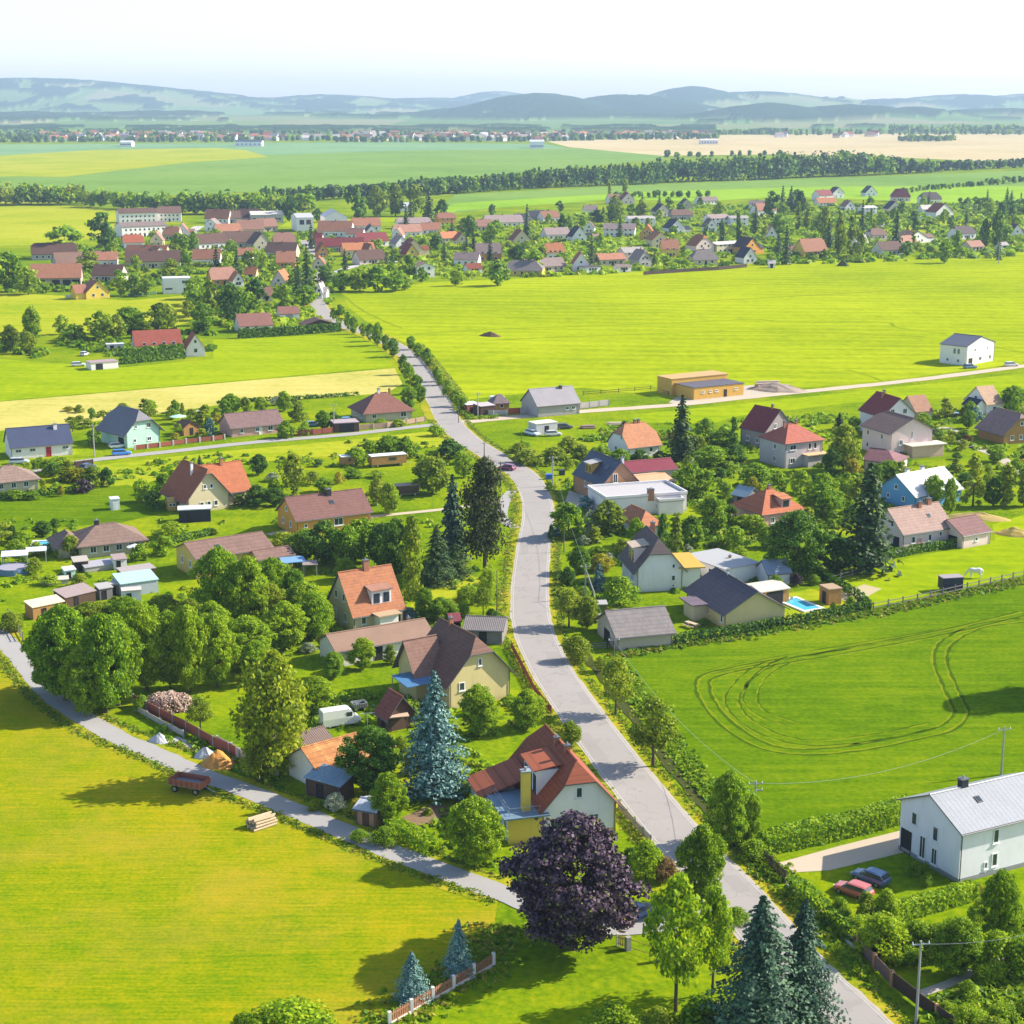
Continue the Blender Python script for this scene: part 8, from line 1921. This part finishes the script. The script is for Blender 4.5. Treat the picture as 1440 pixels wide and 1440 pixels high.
mini("shed", "dark shed with pale roof beside the camper van", (676, 572), (696, 570), 2.6, 2.8, 4, B_DARK, plain("lilac_sheet", (0.45, 0.38, 0.38)))
house("shed", "brown hip-roofed shed right of the camper van", (695, 566), (716, 565), 2.4, 4.2, d=5, ridge='x', k=(1, 1), cat="shed", wall=B_WOOD, roof=T((0.2, 0.16, 0.18)), oh=.4, near=False, wins=wf([('f', 1, 1.4, .8, .8)]))
mini("shed", "grey lean-to with flat roof right of the red-roofed house by the crop", (850, 873), (862, 872), 2.0, 2.2, 2.5, B_WOOD, plain("grey_sheet", (0.36, 0.34, 0.33)))
mini("porch", "red gabled sheds behind the dark spruce shade by the lane", (548, 1052), (556, 1048), 2.0, 3.0, 2.2, B_WOOD, T(ORANGE), False)
canopy("small brown canopy with pale roof beside the thuja hedge", 560, 1026, D_(15), 2.6, 1.8, 2.2, plain("peach_sheet", (0.5, 0.35, 0.26)), DWOOD)
canopy("grey pergola roof at the corner of the crop field barn", 842, 866, D_(5), 2.6, 2.0, 2.3, plain("grey_sheet", (0.36, 0.34, 0.33)), DWOOD)
canopy("corrugated blue awning attached beside the yellow gabled house", 584, 988, D_(32), 5.2, 4.6, 3.6, T((0.07, 0.19, 0.36), 'metal'), GREYM, "awning")
# ------------------------------------------------------------------ piles, logs, small things
def log_pile(label, px, py, rz, n, L, r, mat, name="log_pile"):
    root = empty(name, G(px, py), rz, label, "log pile"); rng = random.Random(n); k = 0; rowc = int(sqrt(2 * n)) + 1; z = r; left = n; y0 = 0
    while left > 0 and rowc > 0:
        for i in range(min(rowc, left)):
            y = (i - rowc / 2) * 2 * r; q = MB(); l = L * rng.uniform(.8, 1.05); off = rng.uniform(-.3, .3); rr = r * rng.uniform(.75, 1.02)
            q.cyl((-l / 2 + off, y, z), (l / 2 + off, y + rng.uniform(-.1, .1), z), rr, rr * .88, mat, 7); q.build("log", root)
        left -= rowc; rowc -= 1; z += r * 1.7
log_pile("stack of pale cut logs on the meadow beside the lane", 368, 1160, D_(40), 22, 3.0, .17, plain("pale_log", (0.50, 0.38, 0.24), .9, var=.35, scale=5))
log_pile("stack of timber behind the new timber building", 1078, 546, D_(10), 16, 7, .35, plain("timber", (0.52, 0.42, 0.32), .9, var=.3))
log_pile("small stack of boards left of the timber building", 946, 548, D_(40), 9, 4, .3, plain("timber", (0.52, 0.42, 0.32), .9, var=.3))
log_pile("pile of planks on the grass below the dirt track", 826, 602, D_(10), 8, 4, .25, plain("brown_timber", (0.3, 0.2, 0.16), .9, var=.3))
log_pile("scattered poles on the grass near the white orange-roofed cottage", 868, 597, D_(8), 7, 5, .2, plain("timber", (0.52, 0.42, 0.32), .9, var=.3))
def heap(name, label, px, py, r, h, mat, cat, seed=1, sx=1.3, kind=None, res=18):
    bm = bmesh.new(); rng = random.Random(seed); n = res; ring = []
    me = bpy.data.meshes.new(name); V = [(0, 0, h)]; F = []
    for i in range(1, 7):
        t = i / 6
        for j in range(n):
            a = 2 * pi * j / n; rr = r * t * (1 + .2 * noise.noise((cos(a) * 1.5 + seed, sin(a) * 1.5, t))); z = h * (1 - t) ** .9 * (1 + .3 * noise.noise((cos(a) * t * 3 + seed, sin(a) * t * 3, 1))) if i < 6 else -.05
            V.append((rr * cos(a) * sx, rr * sin(a), z))
    for j in range(n): F.append((0, 1 + j, 1 + (j + 1) % n))
    for i in range(5):
        for j in range(n): a = 1 + i * n + j; b = 1 + i * n + (j + 1) % n; F.append((a, a + n, b + n, b))
    me.from_pydata(V, [], F); me.materials.append(mat); o = link(bpy.data.objects.new(name, me)); o.location = G(px, py); o.rotation_euler.z = -.4
    return tag(o, label, cat, kind=kind)
heap("sand_pile", "orange sand pile against the slab wall beside the lane", 306, 1075, 1.9, 2.0, plain("orange_sand", (0.55, 0.25, 0.06), .95, var=.2, scale=2), "sand pile", 3)
heap("gravel_pile", "pale gravel pile left of the orange sand pile", 289, 1064, 1.3, 1.3, plain("grey_gravel", (0.42, 0.41, 0.42), .95, var=.3, scale=8), "gravel pile", 5)
heap("gravel_pile", "low heap of grey stone blocks on the lane verge", 224, 1042, 1.2, 1.1, plain("grey_gravel", (0.42, 0.41, 0.42), .95, var=.3, scale=8), "gravel pile", 8)
heap("hay_heap", "golden hay heap at the right edge of the paddock", 1428, 752, 2.2, 1.6, plain("hay", (0.45, 0.33, 0.08), .95, var=.3), "hay heap", 9, 2.0)
heap("earth_heap", "low brown earth bank behind the pink annex", 1376, 728, 2.5, 1.2, plain("dry_earth", (0.42, 0.30, 0.10), .95, var=.3), "earth heap", 11, 2.6)
heap("dung_heap", "dark heap lying in the lime field above the road", 690, 473, 1.8, 1.8, plain("dung", (0.16, 0.09, 0.05), .95, var=.3), "heap", 13, 2.4)
heap("earth_heap", "dark mound with weeds in the lime field below the village", 1185, 374, 2.6, 3.6, plain("weedy_earth", (0.06, 0.08, 0.02), .95, var=.3), "heap", 15, 1.3)
heap("rubble_heap", "rubble heap right of the timber building", 1092, 549, 4.0, 2.4, plain("rubble", (0.34, 0.26, 0.2), .95, var=.4), "heap", 17, 2.2)
def wood_heap(label, px, py):
    rng = random.Random(2); mb = MB(); m1 = plain("split_wood", (0.50, 0.36, 0.28), .9, var=.4, scale=3); m2 = plain("split_wood_dark", (0.20, 0.12, 0.09), .9, var=.4, scale=3)
    for i in range(1500):
        a = rng.uniform(0, 2 * pi); t = sqrt(rng.random()); x = cos(a) * t * 4.2; y = sin(a) * t * 2.3; z = 2.0 * (1 - t ** 3.0) * (1 + .2 * noise.noise((x, y, 0))) + rng.uniform(-.1, .1)
        d = Vector((rng.gauss(0, 1), rng.gauss(0, 1), rng.gauss(0, .6))).normalized() * .22; p = Vector((x, y, max(.1, z)))
        mb.cyl(p - d, p + d, .09, .09, rng.choice((m1, m1, m2)), 5)
    o = mb.build("firewood_heap"); o.location = G(px, py); o.rotation_euler.z = .15; tag(o, label, "firewood heap", kind='stuff'); del o["category"]
wood_heap("big rounded heap of split firewood below the round trees", 236, 996)
def picnic(px, py):
    root = empty("picnic_table", G(px, py), D_(-50), "pale wooden picnic table with two benches beside the slate-roofed house", "table"); m = plain("bleached_wood", (0.5, 0.38, 0.28), .9)
    q = MB(); q.box((0, 0, .74), (2.2, .8, .06), m); q.build("tabletop", root)
    for y in (-.8, .8): q = MB(); q.box((0, y, .44), (2.2, .32, .05), m); q.build("bench", root)
    for x in (-.8, .8): q = MB(); q.box((x, 0, .42), (.08, 1.8, .08), m); q.box((x, -.3, .36), (.08, .08, .72), m); q.box((x, .3, .36), (.08, .08, .72), m); q.build("leg", root)
picnic(972, 882)
def bin_(label, px, py, c):
    root = empty("waste_bin", G(px, py), D_(10), label, "bin"); q = MB(); q.box((0, 0, .62), (1.25, .9, 1.0), c); q.build("body", root)
    q = MB(); q.box((0, .02, 1.16), (1.32, .95, .1), c, M=Matrix.Rotation(radians(4), 4, 'X')); q.build("lid", root)
    for x in (-.5, .5): q = MB(); q.cyl((x, -.45, .1), (x, -.3, .1), .1, .1, TYRE, 8); q.build("wheel", root)
bin_("blue waste container beside the pole by the brick house", 772, 674, plain("blue_plastic", (0.04, 0.15, 0.55), .5))
bin_("dark waste container right of the blue one", 790, 668, plain("dark_plastic", (0.04, 0.05, 0.05), .5))
def parasol(label, px, py, c, r=1.5):
    root = empty("parasol", G(px, py), 0, label, "parasol"); q = MB(); q.cyl((0, 0, 0), (0, 0, 2.3), .04, .03, GREYM, 6); q.build("pole", root)
    q = MB(); q.cyl((0, 0, 1.95), (0, 0, 2.45), r, .05, plain("parasol_" + c, {'w': (0.7, 0.7, 0.68), 't': (0.4, 0.62, 0.55)}[c]), 8, False); q.build("shade", root)
parasol("white parasol right of the brown hip bungalow", 190, 783, 'w'); parasol("pale turquoise parasol in the garden right of the mint green house", 251, 596, 't', 2.2)
parasol("white parasol in the garden before the pink cottage trees", 284, 588, 'w', 1.6)
def clothes(px, py):
    root = empty("clothes_airer", G(px, py), .3, "white T-shaped clothes airer on the lawn right of the van", "airer"); q = MB(); q.cyl((0, 0, 0), (0, 0, 1.9), .05, .05, WHITE, 6); q.build("post", root); q = MB(); q.box((0, 0, 1.9), (1.9, .06, .06), WHITE); q.build("crossbar", root)
clothes(517, 1022)
# ------------------------------------------------------------------ the white horse
def horse(label, px, py, rz):
    q = MB(); mat = plain("white_horse_coat", (0.72, 0.68, 0.62), .8, var=.12)
    def limb(*pts):
        for (a, ra), (b, rb) in zip(pts, pts[1:]): q.cyl(a, b, ra, rb, mat, 12)
        for (a, ra) in pts:
            for k in range(3): v = [(0, 0, 1), (1, 0, 0), (0, 1, 0)][k]; w = Vector(v) * ra * .8; q.cyl(Vector(a) - w, Vector(a) + w, ra * .62, ra * .62, mat, 10)
    limb(((-.85, 0, 1.15), .22), ((-.55, 0, 1.2), .33), ((-.05, 0, 1.12), .34), ((.45, 0, 1.17), .32), ((.68, 0, 1.2), .22))
    limb(((.6, 0, 1.25), .22), ((.92, 0, 1.1), .16), ((1.15, 0, .8), .12), ((1.27, 0, .58), .12), ((1.40, 0, .34), .085), ((1.46, 0, .22), .07))
    for s_ in (-1, 1):
        limb(((.5, .15 * s_, 1.0), .15), ((.54 + .1 * s_, .16 * s_, .56), .08), ((.52 + .1 * s_, .16 * s_, .14), .055), ((.56 + .1 * s_, .16 * s_, .03), .07))
        limb(((-.6, .16 * s_, 1.0), .22), ((-.5 - .08 * s_, .17 * s_, .74), .12), ((-.78 - .08 * s_, .17 * s_, .5), .075), ((-.72 - .08 * s_, .17 * s_, .14), .055), ((-.68 - .08 * s_, .17 * s_, .03), .07))
        limb(((1.12, .07 * s_, .93), .04), ((1.10, .09 * s_, 1.03), .02))
    limb(((-.92, 0, 1.25), .06), ((-1.05, 0, .9), .09), ((-1.06, 0, .5), .05))
    o = q.build("horse"); m = o.modifiers.new("remesh", 'REMESH'); m.mode = 'VOXEL'; m.voxel_size = .035; m.use_smooth_shade = True
    sm = o.modifiers.new("smooth", 'SMOOTH'); sm.iterations = 6; sm.factor = .6
    o.location = G(px, py); o.rotation_euler.z = rz; o.scale = (1.25,) * 3; tag(o, label, "horse")
    for nm, c, e in (("mane", (.7, 0, 1.42), (1.1, 0, 1.02)), ):
        w = MB(); w.cyl(c, e, .07, .05, plain("horse_mane", (0.5, 0.45, 0.38)), 6); w.build(nm, o)
horse("white horse grazing in the paddock behind the dark horse trailer", 1371, 813, D_(170))
# ------------------------------------------------------------------ describe what each plant stands beside
def rowof(p):
    d = p - Vector((0, 0, CAM_H)); zc = d.y * cos(PITCH) - d.z * sin(PITCH); yc = d.y * sin(PITCH) + d.z * cos(PITCH)
    return 720 + FPX * d.x / zc, 720 - FPX * yc / zc
def describe():
    A = [(n, c) for n, c, r in ANCH if n] + [(n, G(x, y)) for n, x, y in LANDMARKS]
    A = [(n, c, rowof(c)) for n, c in A]
    used = {}; out = []
    for (o, kind, lb, p, H, wd) in TREES:
        if lb: continue
        px, py = rowof(p); m = mpp(p)
        best = sorted(A, key=lambda a: ((a[2][0] - px) ** 2 + ((a[2][1] - py) * 1.6) ** 2))[:3]
        n, c, (ax, ay) = best[0]; dx, dy = px - ax, (py - ay) * 1.6
        rel = ("right of" if dx > 0 else "left of") if abs(dx) > abs(dy) else ("in front of" if dy > 0 else "behind")
        size = "large" if wd * H > 110 else "small" if wd * H < 22 else ""
        out.append([o, size, KINDS[kind][4 - 1], rel, n, best[1][0], px, py, wd])
    groups = {}
    for r in out:
        groups.setdefault((r[2], r[3], r[4]), []).append(r)
    for key, rs in groups.items():
        desc, rel, n = key; the = "the " + n
        if len(rs) == 1:
            rs[0][0]["label"] = ("%s %s %s" % (desc, rel, the)).strip()
        else:
            rs.sort(key=lambda r: r[6]); N = len(rs)
            ords = ["leftmost", "second from left", "third from left", "fourth from left", "fifth from left", "sixth from left", "seventh from left", "eighth from left"]
            for i, r in enumerate(rs):
                w = "rightmost" if i == N - 1 else ords[i] if i < len(ords) else "one"
                r[0]["label"] = "%s of the %ss %s %s" % (w, desc, rel, the)
                if w == "one": r[0]["group"] = "%ss %s %s" % (desc, rel, the)
LANDMARKS = [("school", 205, 316), ("factory lawn", 480, 316), ("village square", 275, 352), ("mustard field", 890, 352), ("village pasture", 1330, 318), ("left orchard by the meadow", 90, 485), ("village street mouth", 450, 395),
             ("white villa on the field edge", 602, 391), ("long maroon barn", 478, 355), ("tall red roof in the centre", 737, 344), ("northern white villas", 1025, 318), ("salmon-roofed yellow house", 1149, 361),
             ("dark spruce wood", 1100, 300), ("large orange-roofed village house", 932, 350), ("yellow bungalow with grey hip roof", 734, 388), ("far conifer belt", 760, 280), ("near-black roofed orange gable", 1062, 358), ("wide white gable by the pasture", 1298, 343),
             ("road junction", 640, 600), ("road bend", 745, 680), ("vegetable bed", 605, 1148), ("crop field corner", 862, 925), ("swimming pool", 1125, 850), ("parked cars", 1215, 1235), ("long birch by the lane", 386, 1085), ("pines beside the road", 680, 790),
             ("clipped long hedge", 400, 472), ("upper bend of the main road", 555, 490), ("wood pile", 236, 985), ("lane bend by the big round tree", 120, 1000)]
describe()
0 and print("COUNTS", {k: sum(1 for t in TREES if KINDS[t[1]][2] == k) for k in set(KINDS[t[1]][2] for t in TREES)})
def shorten(lb):
    for a, b in ((" yellow-green", " green"), ("bright ", ""), ("open-crowned ", ""), ("pale yellowish ", ""), (" with drooping twigs", ""), ("brownish green ", ""), ("dark green ", "dark "), (" broad tree", " tree"), (" by the garden trees", ""), (" near the dirt track", "")):
        if len(lb.split()) <= 16: break
        lb = lb.replace(a, b)
    if len(lb.split()) > 16: lb = lb.replace(" from left", " one").replace(" of the ", " ", 1)
    for a in (" the dark", " the white", " by the", " on the"):
        if len(lb.split()) > 16: print("LONG", lb)
        break
    return " ".join(lb.split()[:16])
for o, *_ in TREES:
    o["label"] = shorten(o["label"])
# every label once only: any clash left gets a shared group
seen = {}
for o in SC.objects:
    if o.parent is None and "label" in o and o.get("kind") not in ('structure', 'stuff'): seen.setdefault(o["label"], []).append(o)
for lb, os_ in seen.items():
    if len(os_) > 1:
        for o in os_:
            if "group" not in o: o["group"] = lb
# ------------------------------------------------------------------ air
def make_haze():
    mb = MB(); s = bpy.data.materials.new("haze_air"); s.use_nodes = True; t = s.node_tree
    t.nodes.remove(t.nodes["Principled BSDF"])
    v = t.nodes.new("ShaderNodeVolumePrincipled"); v.inputs["Color"].default_value = (0.57, 0.75, 1.0, 1)
    v.inputs["Density"].default_value = 0.000078; v.inputs["Anisotropy"].default_value = 0.1
    t.links.new(v.outputs[0], t.nodes["Material Output"].inputs["Volume"])
    mb.box((0, 6500, 127), (22000, 14500, 256), s); o = mb.build("haze"); o["kind"] = 'stuff'; o["label"] = "thin bluish summer haze over the plain and hills"
make_haze()
